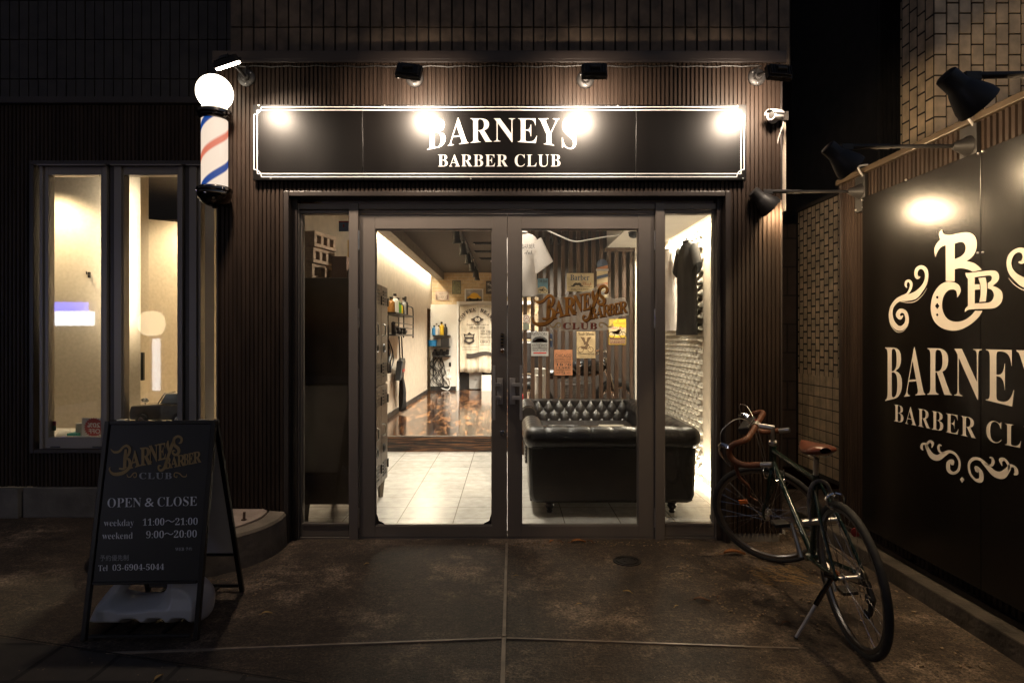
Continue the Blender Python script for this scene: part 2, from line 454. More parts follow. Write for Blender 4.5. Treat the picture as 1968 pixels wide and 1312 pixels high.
def stroke(mb, pts, fn, n=6):
    """calligraphic ribbon: (x, y, width)"""
    q = cr(pts, n); L = []
    for i, p in enumerate(q):
        a = q[max(0, i - 1)]; b = q[min(len(q) - 1, i + 1)]
        tx, ty = b[0] - a[0], b[1] - a[1]; l = math.hypot(tx, ty) or 1
        nx, ny = -ty / l, tx / l; h = max(p[2], 0.5) / 2
        L.append(((p[0] + nx * h, p[1] + ny * h), (p[0] - nx * h, p[1] - ny * h)))
    vs = [fn(*c) for pr in L for c in pr]
    return mb.add(vs, [(2 * i, 2 * i + 1, 2 * i + 3, 2 * i + 2) for i in range(len(L) - 1)])
def wall_fn(x0, z0, wd, h, Y):
    return lambda u, v: V(x0 + u * wd, Y, z0 + v * h)

def ribs(mb, a0, a1, z0, z1, plane, pitch=0.028, depth=0.011, axis='x', sign=-1):
    """vertical ribbed metal sheet; sign: which way the ribs stand out from the plane"""
    n0 = math.floor(a0 / pitch); n1 = math.ceil(a1 / pitch)
    pr = []
    for k in range(n0, n1 + 1):
        b = k * pitch
        for q, d in ((0, 0), (0.10, 1), (0.66, 1), (0.76, 0)):
            a = b + q * pitch
            if a0 <= a <= a1: pr.append((a, d))
    pr = [(a0, 0)] + pr + [(a1, 0)]
    vs = []
    for a, d in pr:
        p = plane + sign * depth * d
        for z in (z0, z1): vs.append(V(a, p, z) if axis == 'x' else V(p, a, z))
    return mb.add(vs, [(2 * i, 2 * i + 2, 2 * i + 3, 2 * i + 1) for i in range(len(pr) - 1)])

# ================================================================== GROUND
g = MB(); g.grid(lambda u, v: V(-9 + 18 * u, -14 + 19.5 * v, 0), 2, 2)
struct(g.build('ground', ground_m))
# side pavement beyond the diagonal edge, lower left
A, B = at(0, 1225, 2.765), at(562, 1312, 2.4)
A.z = B.z = 0.004
d = (B - A).normalized()
g = MB(); p0, p1 = A - d * 5, B + d * 6
nrm = V(d.y, -d.x, 0)
g.quad(p0, p1, p1 + nrm * 6, p0 + nrm * 6)
struct(g.build('pavement', pave_m))
g = MB(); g.quad(p0 + V(0, 0, 0.004), p1 + V(0, 0, 0.004), p1 - nrm * 0.009 + V(0, 0, 0.004), p0 - nrm * 0.009 + V(0, 0, 0.004))
struct(g.build('pavement_edge', grout_m))
strip_m = pm('brass_joint_strip', (0.24, 0.19, 0.145), 0.5, 0.15, 0.3, 12)
g = MB()
def gstrip(a, b, wd, z=0.008):
    a, b = Vector(a), Vector(b); t = (b - a).normalized(); n = V(-t.y, t.x, 0) * wd / 2
    g.box(0, 1, 0, 1, 0, 1, Matrix(((b.x - a.x, 2 * n.x, 0, a.x - n.x), (b.y - a.y, 2 * n.y, 0, a.y - n.y), (0, 0, z, -0.001), (0, 0, 0, 1))))
def gp(px, py): Y = H * F / (py - CY); return V((px - CX) * Y / F, Y, 0)
jc = gp(968.5, 1227)
gstrip(gp(974, 1044), jc + V(0, 0.014, 0), 0.016); gstrip(jc, V(jc.x - 0.01, 1.2, 0), 0.018)
gstrip(gp(205, 1256), jc + V(-0.012, 0, 0), 0.013, 0.007); gstrip(jc + V(0.012, 0, 0), gp(1430, 1243), 0.012, 0.007)
gstrip(gp(1430, 1243), gp(1535, 1246), 0.010, 0.005)
struct(g.build('ground_joint_strip', strip_m))
# kerb under the sign wall
kerb_m = pm('old_kerb_concrete', (0.062, 0.050, 0.038), 0.9, 0, 0.5, 6, 0.6, 35)
g = MB(); g.box(2.11, 2.20, -3, 4.5, -0.02, 0.095); g.box(2.20, 2.9, -3, 4.30, -0.02, 0.055)
struct(g.build('kerb', kerb_m, bevel=0.008))

# ================================================================== SHOP BUILDING
YF = 4.07
shop = thing('shop_building', (0, YF, 0), 'shopfront clad in dark brown ribbed steel with glazed double doors and tiled wall above', 'building')
m = MB()
OX0, OX1, OZ = -1.476, 1.452, 2.287
ZT = 3.172
ribs(m, -1.925, OX0, 0.06, OZ, YF); ribs(m, OX1, 1.80, 0.06, OZ, YF); ribs(m, -1.925, 1.80, OZ, ZT, YF)
m.quad(V(-1.925, YF, 0.06), V(-1.925, 4.62, 0.06), V(-1.925, 4.62, ZT), V(-1.925, YF, ZT))
m.quad(V(1.80, YF, 0.06), V(1.80, 4.62, 0.06), V(1.80, 4.62, ZT), V(1.80, YF, ZT))
m.quad(V(-1.925, YF, ZT), V(1.80, YF, ZT), V(1.80, 4.62, ZT), V(-1.925, 4.62, ZT))
m.build('siding', siding_m, shop)
for a_, b_ in ((-1.934, -1.922), (1.796, 1.808)): m = MB(); m.box(a_, b_, YF - 0.014, YF + 0.02, 0.06, ZT); m.build('corner_trim', trim_m, shop, bevel=0.002)
m = MB(); m.box(-1.945, 1.82, YF - 0.045, 4.30, ZT + 0.003, ZT + 0.062); m.box(-1.945, 1.82, YF - 0.05, YF - 0.035, ZT - 0.018, ZT + 0.003)
m.build('roof_trim', trim_m, shop, bevel=0.003)
for a_, b_ in ((-1.92, OX0 - 0.02), (OX1 + 0.02, 1.795)): m = MB(); m.box(a_, b_, YF + 0.004, 4.5, 0, 0.06); m.build('base_course', conc_m, shop)
# tiled upper wall: separate tall tiles on a dark bed
m = MB(); YU = 4.24
m.box(-1.925, 1.95, YU + 0.014, YU + 0.3, ZT + 0.05, 8.0)
m.build('tile_bed', grout_m, shop)
m = MB()
def tiles(mb, x0, x1, z0, z1, Y, pw, ph, gx, gz, zoff):
    z = zoff
    while z < z1:
        a, b = max(z + gz, z0), min(z + ph - gz, z1)
        x = x0
        while x < x1 - 0.02 and b > a:
            j = random.uniform(-0.0025, 0.0025)
            mb.box(x + gx, min(x + pw - gx, x1), Y + j, Y + 0.016, a, b)
            x += pw
        z += ph
tiles(m, -1.925, 1.95, ZT + 0.066, 8.0, YU, 0.0806, 0.35, 0.006, 0.0045, 2.865 + 0.63)
tiles(m, -1.925, 1.95, ZT + 0.066, 3.495, YU, 0.0806, 0.35, 0.006, 0.0045, 3.145)
m.build('upper_wall', tile_dk, shop)
# door surround
m = MB()
m.box(OX0 - 0.008, OX0 + 0.026, YF - 0.03, 4.17, 0.0, OZ + 0.03); m.box(OX1 - 0.026, OX1 + 0.008, YF - 0.03, 4.17, 0.0, OZ + 0.03)
m.box(OX0 + 0.027, OX1 - 0.027, YF - 0.028, 4.17, OZ - 0.002, OZ + 0.03)
m.box(OX0 + 0.026, OX0 + 0.062, YF + 0.03, 4.17, 0.0, OZ - 0.003); m.box(OX1 - 0.062, OX1 - 0.026, YF + 0.03, 4.17, 0.0, OZ - 0.003)
m.build('door_surround', trim_m, shop, bevel=0.003)

YD = 4.15
def px2x(px, Y=YD): return (px - CX) * Y / F
def py2z(py, Y=YD): return H - (py - CY) * Y / F
zb, zt = 0.0, py2z(393)
m = MB()
xs = [px2x(q) for q in (570, 578, 674, 691, 1257, 1274, 1373, 1384)]
m.box(xs[0], xs[1], YD - 0.035, YD + 0.07, 0, zt); m.box(xs[6], xs[7], YD - 0.035, YD + 0.07, 0, zt)
m.box(xs[2], xs[3], YD - 0.045, YD + 0.07, 0, zt + 0.002); m.box(xs[4], xs[5], YD - 0.045, YD + 0.07, 0, zt + 0.002)
for a, b in ((1, 2), (3, 4), (5, 6)):
    m.box(xs[a], xs[b], YD - 0.030, YD + 0.06, py2z(404), zt)
    m.box(xs[a], xs[b], YD - 0.016, YD + 0.055, py2z(411), py2z(405.5))
m.box(xs[1], xs[6], YD - 0.02, YD + 0.07, -0.01, 0.012)
ef = m.build('entrance_frame', alu_m, shop, bevel=0.0025)
def sidelight(a, b):
    m = MB(); z0, z1 = 0.014, py2z(411) - 0.002
    m.box(a, a + 0.012, YD - 0.012, YD + 0.045, z0, z1); m.box(b - 0.010, b, YD - 0.012, YD + 0.045, z0, z1)
    m.box(a + 0.012, b - 0.010, YD - 0.013, YD + 0.045, z0, py2z(1008)); m.box(a + 0.012, b - 0.010, YD - 0.02, YD + 0.03, py2z(1008) + 0.001, py2z(1008) + 0.014)
    o = m.build('side_window', alu_m, shop, bevel=0.002)
    g = MB(); g.box(a + 0.011, b - 0.009, YD + 0.008, YD + 0.014, py2z(1008), z1)
    g.build('glass', glass_m, o)
sidelight(xs[1] + 0.001, xs[2] - 0.001); sidelight(xs[5] + 0.001, xs[6] - 0.001)
def door(xa, xb, ga, gb, hinge_left):
    zt_ = py2z(412.5); z0 = 0.014; gz0, gz1 = py2z(1008), py2z(441)
    m = MB(); y0, y1 = YD - 0.022, YD + 0.018
    m.box(xa, ga, y0, y1, z0, zt_); m.box(gb, xb, y0, y1, z0, zt_)
    m.box(ga, gb, y0 + 0.001, y1, gz1, zt_); m.box(ga, gb, y0 + 0.001, y1, z0, gz0)
    for (p, q, r_, s_) in ((ga, ga + 0.006, gz0, gz1), (gb - 0.006, gb, gz0, gz1)): m.box(p, q, y0 + 0.010, y1, r_, s_)
    m.box(ga + 0.006, gb - 0.006, y0 + 0.010, y1, gz0, gz0 + 0.006); m.box(ga + 0.006, gb - 0.006, y0 + 0.010, y1, gz1 - 0.006, gz1)
    d = m.build('door', alu_m, shop, bevel=0.002)
    g = MB(); g.box(ga + 0.002, gb - 0.002, YD - 0.003, YD + 0.003, gz0, gz1); g.build('glass', glass_m, d)
    # hinges
    hx = xa - 0.004 if hinge_left else xb + 0.004
    for zc in (py2z(463), py2z(612), py2z(992)):
        h = MB()
        for q in (-1, 1): h.cyl((hx, y0 - 0.006, zc + q * 0.033 - 0.031), (hx, y0 - 0.006, zc + q * 0.033 + 0.031), 0.0085, seg=10)
        h.build('hinge', steel_m, d, smooth=True)
    # pull handle: long flat bar outside, small stepped plates on the stile
    s = -1 if hinge_left else 1
    hxc = px2x(950 if hinge_left else 1001); xp = px2x(961 if hinge_left else 985)
    h = MB(); h.box(hxc - 0.009, hxc + 0.009, y0 - 0.062, y0 - 0.045, py2z(804), py2z(701))
    h.box(xp - 0.019, xp + 0.019, y0 - 0.012, y0 - 0.001, py2z(776), py2z(726))
    for q in (738, 763):
        z = py2z(q); h.box(min(hxc, xp) - 0.004, max(hxc, xp) + 0.006, y0 - 0.046, y0 - 0.012, z - 0.011, z + 0.011)
    h.build('handle', handle_m, d, bevel=0.002)
    for q in ((674, 830) if hinge_left else ()):
        k = MB(); xk = px2x(965); k.lathe([(0.016, 0), (0.016, 0.006), (0.012, 0.009), (0.012, 0.012), (0.003, 0.012)], (xk, y0 - 0.001, py2z(q)), (0, -1, 0), 18)
        k.build('lock', chrome_m, d, smooth=True)
    if hinge_left:
        k = MB(); xk = px2x(965); k.box(xk - 0.010, xk + 0.010, y0 - 0.016, y0 - 0.001, py2z(666), py2z(640))
        kp = k.build('keypad', black_m, d, bevel=0.003)
        b_ = MB()
        for i in range(4):
            z = py2z(643 + i * 6.2)
            for q in (-0.005, 0.005): b_.cyl((xk + q, y0 - 0.016, z), (xk + q, y0 - 0.019, z), 0.0032, seg=8)
        b_.build('keypad_button', brass_m, d)
    return d
xm = px2x(975)
dl = door(xs[3] + 0.003, xm - 0.002, px2x(722), px2x(946), True)
dr = door(xm + 0.002, xs[4] - 0.003, px2x(1002), px2x(1226), False)
# weathered edge of old film at the foot of the left glass
for px, s in ((946, -1), (723, 1)):
    m = MB(); m.prism([(0, 0), (s * 0.06, 0), (s * 0.055, 0.012), (s * 0.02, 0.03), (s * 0.008, 0.07), (0, 0.075)], lambda a, b, dd, X=px2x(px): V(X + a, YD - 0.006 + dd, py2z(1008) + b), 0, 0.002); m.build('torn_film', black_m, dl)

# notices stuck inside the left side window
tag(MB().box(px2x(650), px2x(670), YD + 0.016, YD + 0.018, py2z(444), py2z(424)).build('notice_sticker', pm('notice_paper', (0.18, 0.19, 0.24), 0.6)), 'small grey notice with a red top stuck inside left side window', 'sticker')
nb = bpy.data.objects['notice_sticker']
k = MB(); k.box(px2x(650), px2x(670), YD + 0.0145, YD + 0.0158, py2z(427), py2z(424)); text(k, '1', wall_fn(px2x(657.5), py2z(436), 0.012, 0.02, YD + 0.0145), 'sans', 0.02)
k.build('notice_print', red_m, nb)

# ================================================================== LEFT WING
YL = 4.65
wing = thing('shop_wing', (-4.5, YL, 0), 'dark ribbed wing set back at the left with three tall lit windows', 'building')
wx = lambda px: (px - CX) * YL / F
wz = lambda py: H - (py - CY) * YL / F
WIN = [(70, 207, 92, 193), (221, 352, 237, 340), (365, 496, 385, 486)]
zh, zs = wz(318), wz(862)
m = MB(); ZL = wz(203)
ribs(m, -8, wx(62), 0.23, ZL, YL, 0.030); ribs(m, wx(62), -1.93, zh + 0.03, ZL, YL, 0.030); ribs(m, wx(62), -1.93, 0.23, zs - 0.02, YL, 0.030)
m.build('siding', siding_m, wing)
m = MB(); m.box(-8, -1.93, YL - 0.05, YL + 0.3, ZL + 0.002, ZL + 0.05); m.build('ledge', trim_m, wing, bevel=0.003)
m = MB(); m.box(-8, wx(45), YL - 0.055, YL + 0.25, 0, 0.225); m.box(wx(50), -1.93, YL - 0.03, YL + 0.25, 0, 0.226); m.build('plinth', pm('plinth_concrete', (0.12, 0.11, 0.10), 0.9, 0, 0.35, 4, 0.5, 30), wing, bevel=0.006)
m = MB(); m.box(-8, -1.90, YL + 0.014, YL + 0.3, ZL + 0.05, 8); m.build('tile_bed', grout_m, wing)
m = MB(); tiles(m, -8, -1.90, ZL + 0.056, 8, YL, 0.0715, 0.298, 0.004, 0.004, wz(152) - 0.298); m.build('upper_wall', tile_dk2, wing)
# window surround
m = MB(); xa, xb = wx(62), -1.93
m.box(xa, xb, YL - 0.03, YL + 0.1, zh - 0.002, zh + 0.03); m.box(xa - 0.002, xa + 0.03, YL - 0.028, YL + 0.1, zs - 0.03, zh - 0.002); m.box(xa + 0.03, xb, YL - 0.026, YL + 0.1, zs - 0.03, zs)
m.box(wx(207) + 0.004, wx(221) - 0.004, YL + 0.01, YL + 0.1, zs, zh - 0.002); m.box(wx(352) + 0.004, wx(365) - 0.004, YL + 0.01, YL + 0.1, zs, zh - 0.002)
m.build('window_surround', trim_m, wing, bevel=0.003)
for (a, b, c, d_) in WIN:
    a, b, c, d_ = wx(a), wx(b), wx(c), wx(d_); p0, p1 = wz(840), wz(336)
    m = MB()
    m.box(a + (0.031 if a < -3.4 else 0), a + 0.055, YL - 0.012, YL + 0.09, zs + 0.001, zh - 0.004); m.box(b - 0.03, b, YL - 0.012, YL + 0.09, zs + 0.001, zh - 0.004)
    m.box(a + 0.055, c, YL + 0.004, YL + 0.07, zs + 0.002, zh - 0.006); m.box(d_, b - 0.03, YL + 0.004, YL + 0.07, zs + 0.002, zh - 0.006)
    m.box(c, d_, YL + 0.005, YL + 0.07, p1, zh - 0.006); m.box(c, d_, YL + 0.003, YL + 0.07, zs + 0.002, p0)
    m.box(a - 0.01 + (0.045 if a < -3.4 else 0), b + 0.004, YL - 0.045, YL - 0.013, zh - 0.012, zh - 0.002)
    o = m.build('window', win_m, wing, bevel=0.002)
    g = MB(); g.box(c - 0.002, d_ + 0.002, YL + 0.034, YL + 0.040, p0 - 0.002, p1 + 0.002); g.build('glass', glass_m, o)
    for q in (c + 0.02, d_ - 0.06): s = MB(); s.box(q, q + 0.07, YL - 0.002, YL + 0.004, p0 - 0.078, p0 - 0.068); s.build('drain_slot', black_m, o)

# room behind the wing windows
r = MB()
r.quad(V(-5.2, 5.30, 0.3), V(-3.18, 5.30, 0.3), V(-3.18, 5.30, 3.0), V(-5.2, 5.30, 3.0))
r.quad(V(-3.18, 5.30, 0.3), V(-3.18, 5.42, 0.3), V(-3.18, 5.42, 3.0), V(-3.18, 5.30, 3.0))
rw = r.build('display_partition', wallp2_m); struct(rw)
r = MB()
r.quad(V(-3.6, 5.42, 0.3), V(-2.62, 7.4, 0.3), V(-2.62, 7.4, 2.62), V(-3.6, 5.42, 2.44))
r.quad(V(-2.62, 7.4, 0.3), V(-1.84, 7.4, 0.3), V(-1.84, 7.4, 3.0), V(-2.62, 7.4, 3.0))
rw = r.build('display_back_wall', wallp2_m); struct(rw)
r = MB(); r.box(-2.53, -2.40, 5.0, 5.06, 0.3, 3.0); r.build('display_pier', whitew_m)['kind'] = 'structure'
r = MB(); r.box(-5.2, -1.84, 4.74, 7.5, 2.80, 2.86); r.box(-5.25, -5.2, 4.74, 7.5, 0.2, 2.9); r.build('display_ceiling', ceil_m)['kind'] = 'structure'
r = MB(); r.box(-5.2, -1.84, 4.72, 7.5, 0.50, 0.575); r.build('display_shelf', whitew_m)['kind'] = 'structure'
# the strip lamp that washes the partition, and a downlight deeper in
lm = thing('strip_lamp', (-3.28, 5.08, 1.95), 'upright strip lamp hidden beside first window washing the partition', 'lamp')
k = MB(); k.box(-3.29, -3.27, 5.10, 5.13, 1.2, 2.6); k.build('housing', black_m, lm)
k = MB(); k.box(-3.292, -3.268, 5.131, 5.137, 1.22, 2.58); k.build('diffuser', em('strip_glow', (1, 0.80, 0.52), 9), lm)
light('strip_light', 'AREA', (-3.28, 5.14, 2.05), 9, (1, 0.88, 0.70), lm, (-0.35, 0.7, 0), shape='RECTANGLE', size=0.05, size_y=1.2)
lm = thing('ceiling_downlight', (-2.75, 6.3, 2.62), 'round ceiling downlight over the model car display', 'lamp', 'downlights in the display room')
k = MB(); k.lathe([(0.06, 0), (0.06, -0.09), (0.05, -0.09), (0.05, -0.03)], (-2.75, 6.3, 2.80), (0, 0, 1)); k.build('housing', black_m, lm)
k = MB(); k.lathe([(0.045, -0.05), (0.001, -0.05)], (-2.75, 6.3, 2.80), (0, 0, 1)); k.build('bulb', em('downlight_glow', (1, 0.78, 0.45), 20), lm)
light('downlight', 'SPOT', (-2.75, 6.3, 2.68), 170, (1, 0.80, 0.52), lm, (-0.1, 0, -1), spot_size=R(150), spot_blend=0.6, shadow_soft_size=0.05)
lm2 = dup(lm, V(-3.9, 4.98, 2.62), label='round ceiling downlight just inside the first tall window')
for ch in lm2.children:
    if ch.type == 'LIGHT': ch.data = ch.data.copy(); ch.data.energy = 90

# model car on the shelf
def toy_car(loc, paint, label):
    t = thing('model_car', loc, label, 'model car', 'model cars in the display window')
    x0, y0, z0 = loc
    L, W = 0.50, 0.20
    body = [(-0.25, 0.045), (-0.255, 0.10), (-0.24, 0.155), (-0.06, 0.165), (0.06, 0.17), (0.23, 0.165), (0.25, 0.14), (0.25, 0.05), (0.19, 0.04), (0.175, 0.075), (0.145, 0.095), (0.11, 0.075), (0.10, 0.04), (-0.10, 0.04), (-0.11, 0.075), (-0.145, 0.095), (-0.18, 0.075), (-0.19, 0.04)]
    b = MB(); b.prism(body, lambda p, q, d: V(x0 + p, y0 + d, z0 + q), -0.10, 0.10); b.build('body', paint, t, bevel=0.012)
    b = MB(); b.prism([(-0.02, 0.17), (0.03, 0.25), (0.15, 0.255), (0.22, 0.172)], lambda p, q, d: V(x0 + p, y0 + d, z0 + q), -0.085, 0.085); b.build('cabin', pm('toy_glass', (0.20, 0.22, 0.24), 0.08, 0.2), t, bevel=0.008)
    b = MB(); b.tube([(x0 - 0.03, y0 - 0.085, z0 + 0.17), (x0 + 0.025, y0 - 0.085, z0 + 0.255), (x0 + 0.025, y0 + 0.085, z0 + 0.255), (x0 - 0.03, y0 + 0.085, z0 + 0.17)], 0.005); b.build('windscreen_frame', chrome_m, t, smooth=True)
    b = MB(); b.sphere((x0 - 0.125, y0 - 0.10, z0 + 0.20), 0.026, sc=(1.2, 0.6, 0.8)); b.cyl((x0 - 0.12, y0 - 0.10, z0 + 0.165), (x0 - 0.125, y0 - 0.10, z0 + 0.19), 0.004); b.build('wing_mirror', chrome_m, t, smooth=True)
    for dx in (-0.145, 0.145):
        for dy in (-0.105, 0.105):
            wv = MB(); wv.cyl((x0 + dx, y0 + dy - 0.015, z0 + 0.045), (x0 + dx, y0 + dy + 0.015, z0 + 0.045), 0.045, seg=20); o = wv.build('wheel', rubber_m, t, smooth=True)
            wv = MB(); wv.cyl((x0 + dx, y0 + dy - 0.018, z0 + 0.045), (x0 + dx, y0 + dy + 0.018, z0 + 0.045), 0.025, seg=14); wv.build('rim', chrome_m, o, smooth=True)
    return t
toy_car((-2.78, 5.0, 0.655), pm('toy_black', (0.06, 0.05, 0.042), 0.2, 0, coat=0.5), 'black vintage model car behind the middle tall window')
k = MB(); k.box(-3.1, -2.45, 4.88, 5.12, 0.576, 0.655); tag(k.build('display_stand', whitew_m, bevel=0.004), 'white plinth carrying the black model car', 'stand')
t = thing('model_car', at(424, 800, 5.2), 'model racing car with plates and a red top behind the third tall window', 'model car', 'model cars in the display window')
x0, y0, z0 = t.location
k = MB(); k.box(x0 - 0.10, x0 + 0.16, y0 - 0.1, y0 + 0.1, 0.576, z0 + 0.10); k.build('body', black_m, t, bevel=0.01)
k = MB(); k.sphere((x0 - 0.015, y0 - 0.02, z0 + 0.155), 0.045, sc=(1, 1, 0.9)); k.build('driver_helmet', red_m, t, smooth=True)
k = MB(); k.box(x0 - 0.095, x0 + 0.12, y0 - 0.106, y0 - 0.102, z0 - 0.02, z0 + 0.03); o = k.build('number_plate', white_m, t)
k = MB(); text(k, 'NE', wall_fn(x0 - 0.08, z0 - 0.01, 0.08, 0.03, y0 - 0.108), 'sans', 0.01); k.build('plate_lettering', black_m, o)
k = MB()
for i in range(2): k.tube([V(x0 - 0.06 + i * 0.04 + 0.018 * math.cos(a * PI / 8), y0 - 0.106, z0 + 0.065 + 0.018 * math.sin(a * PI / 8)) for a in range(16)], 0.003, 6, closed=True)
k.build('ring_badge', chrome_m, t)

# things on the sill of the first window
t = thing('discount_card', at(178, 838, 4.80), 'white card with a red starburst seen mirrored from behind, in first window', 'card')
x0, y0, z0 = t.location
k = MB(); k.box(x0 - 0.085, x0 + 0.085, y0, y0 + 0.004, z0 - 0.012, z0 + 0.145); k.build('board', pm('card_white', (0.62, 0.60, 0.57), 0.6), t)
k = MB(); pts = []
for i in range(48):
    a = i * PI / 24; rr = 0.066 if i % 2 else 0.078; pts.append((x0 + 0.01 + rr * math.cos(a), z0 + 0.07 + rr * math.sin(a)))
k.add([V(p, y0 - 0.002, q) for p, q in pts], [tuple(range(48))]); o = k.build('starburst', pm('starburst_red', (0.42, 0.06, 0.05), 0.6), t)
k = MB(); text(k, '20%', lambda u, v: V(x0 + 0.062 - u * 0.10, y0 - 0.0035, z0 + 0.07 + v * 0.036), 'sans', 0.02); text(k, 'OFF', lambda u, v: V(x0 + 0.062 - u * 0.09, y0 - 0.0035, z0 + 0.022 + v * 0.036), 'sans', 0.01)
k.build('discount_lettering', white_m, o)
p = at(152, 838, 4.83); k = MB(); k.box(p.x - 0.028, p.x + 0.024, p.y, p.y + 0.05, p.z, p.z + 0.10); k.box(p.x - 0.02, p.x + 0.016, p.y - 0.001, p.y, p.z + 0.02, p.z + 0.075); tag(k.build('small_carton', pm('carton_grey', (0.38, 0.37, 0.34), 0.6), bevel=0.002), 'small pale grey carton left of the discount card', 'carton')
p = at(138, 838, 4.79); k = MB(); k.box(p.x - 0.04, p.x + 0.04, p.y, p.y + 0.09, p.z, p.z + 0.022); tag(k.build('teal_box', pm('teal_card', (0.01, 0.22, 0.20), 0.5), bevel=0.002), 'flat teal box lying on the window sill', 'box')
p = at(124, 838, 4.9); k = MB(); k.lathe([(0.055, 0), (0.055, 0.012), (0.045, 0.035), (0.025, 0.05), (0.001, 0.054)], p); tag(k.build('white_dome', white_m, smooth=True), 'small white domed fitting on the first window sill', 'fitting')
p = at(102, 818, YL + 0.05); t = tag(MB().box(p.x - 0.022, p.x + 0.022, p.y, p.y + 0.002, p.z - 0.036, p.z).build('window_sticker', pm('green_sticker', (0.02, 0.11, 0.05), 0.5)), 'tiny red and green sticker on the glass of first window', 'sticker')
MB().box(p.x - 0.022, p.x + 0.022, p.y, p.y + 0.002, p.z + 0.001, p.z + 0.036).build('sticker_top', pm('red_sticker', (0.25, 0.02, 0.03), 0.5), t)
k = MB(); p = at(272, 704, 5.25); k.box(p.x - 0.01, p.x + 0.012, p.y, p.y + 0.03, p.z - 0.12, p.z + 0.12); tag(k.build('door_pull', black_m, bevel=0.004), 'slim black upright pull on the partition end', 'handle')
p = at(170, 527, 5.28); k = MB(); k.tube([p, p + V(0.004, -0.03, 0), p + V(0.01, -0.04, 0.02)], 0.005); k.box(p.x - 0.006, p.x + 0.006, p.y, p.y + 0.02, p.z - 0.03, p.z + 0.02); tag(k.build('wall_hook', black_m), 'tiny dark hook on the cream wall behind first window', 'hook')

# ================================================================== FASCIA SIGN
YS = YF - 0.05
fx = lambda px: (px - CX) * YS / F
fz = lambda py: H - (py - CY) * YS / F
sign = thing('fascia_sign', (fx(960), YS, fz(345)), 'long black fascia sign with white double border and shop lettering over the doors', 'sign')
pb = [486, 697, 1222, 1435]
for i in range(3):
    m = MB(); m.box(fx(pb[i]) + (0.0012 if i else 0), fx(pb[i + 1]) - 0.0012, YS, YS + 0.028, fz(346), fz(201)); m.build('panel', signblk_m, sign, bevel=0.002)
m = MB()
Yb = YS - 0.0015
def line2(m, a, b, wd=2.6):
    """straight border line between photo points"""
    (x0, y0), (x1, y1) = a, b; l = math.hypot(x1 - x0, y1 - y0); nx, ny = -(y1 - y0) / l * wd / 2, (x1 - x0) / l * wd / 2
    m.quad(*[V(fx(p), Yb, fz(q)) for p, q in ((x0 + nx, y0 + ny), (x1 + nx, y1 + ny), (x1 - nx, y1 - ny), (x0 - nx, y0 - ny))])
L_, R_, T_, B_ = 488.5, 1430, 206, 340
def arc(cx, cy, r, a0, a1, n=8): return [(cx + r * math.cos(R(a0 + (a1 - a0) * i / n)), cy + r * math.sin(R(a0 + (a1 - a0) * i / n))) for i in range(n + 1)]
k = 14
for path in ([(L_ + k, T_), (R_ - k, T_)], [(L_ + k, B_), (R_ - k, B_)], [(L_, T_ + k), (L_, B_ - k)], [(R_, T_ + k), (R_, B_ - k)],
             arc(L_, T_, k, 0, 90), arc(R_, T_, k, 90, 180), arc(L_, B_, k, -90, 0), arc(R_, B_, k, 180, 270),
             [(L_ + 6, T_ + 6), (R_ - 6, T_ + 6)], [(L_ + 6, B_ - 6), (R_ - 6, B_ - 6)], [(L_ + 6, T_ + 6), (L_ + 6, B_ - 6)], [(R_ - 6, T_ + 6), (R_ - 6, B_ - 6)]):
    for a, b in zip(path, path[1:]): line2(m, a, b, 1.7)
m.build('border', white_m, sign)
def arched(x0, x1, ztop, hc, kk, Y):
    """straight top, arched foot: outer letters reach lower"""
    xc, hw = (x0 + x1) / 2, (x1 - x0) / 2
    def fn(u, v):
        s = 1 + kk * (2 * u - 1) ** 2
        return V(x0 + u * (x1 - x0), Y, ztop - (1 - v) * hc * s)
    return fn
m = MB(); text(m, 'BARNEYS', arched(fx(821), fx(1108), fz(227), fz(227) - fz(273.5), 0.36, YS - 0.003), 'serif', -0.006, 1.06)
m.build('name_lettering', white_m, sign)
words('BARBER CLUB', wall_fn(fx(842), fz(321), fx(1077) - fx(842), fz(297) - fz(321), YS - 0.003), 0.59, 'subtitle_lettering', white_m, sign, -0.004, 1.10)
for px, py in ((497, 203), (680, 202.5), (739, 203), (1187, 203.5), (1417, 204), (1428, 343), (520, 343.5), (905, 344)):
    s = MB(); s.lathe([(0.0055, 0), (0.005, 0.003), (0.001, 0.004)], (fx(px), YS, fz(py)), (0, -1, 0), 10); s.build('screw', steel_m, sign, smooth=True)

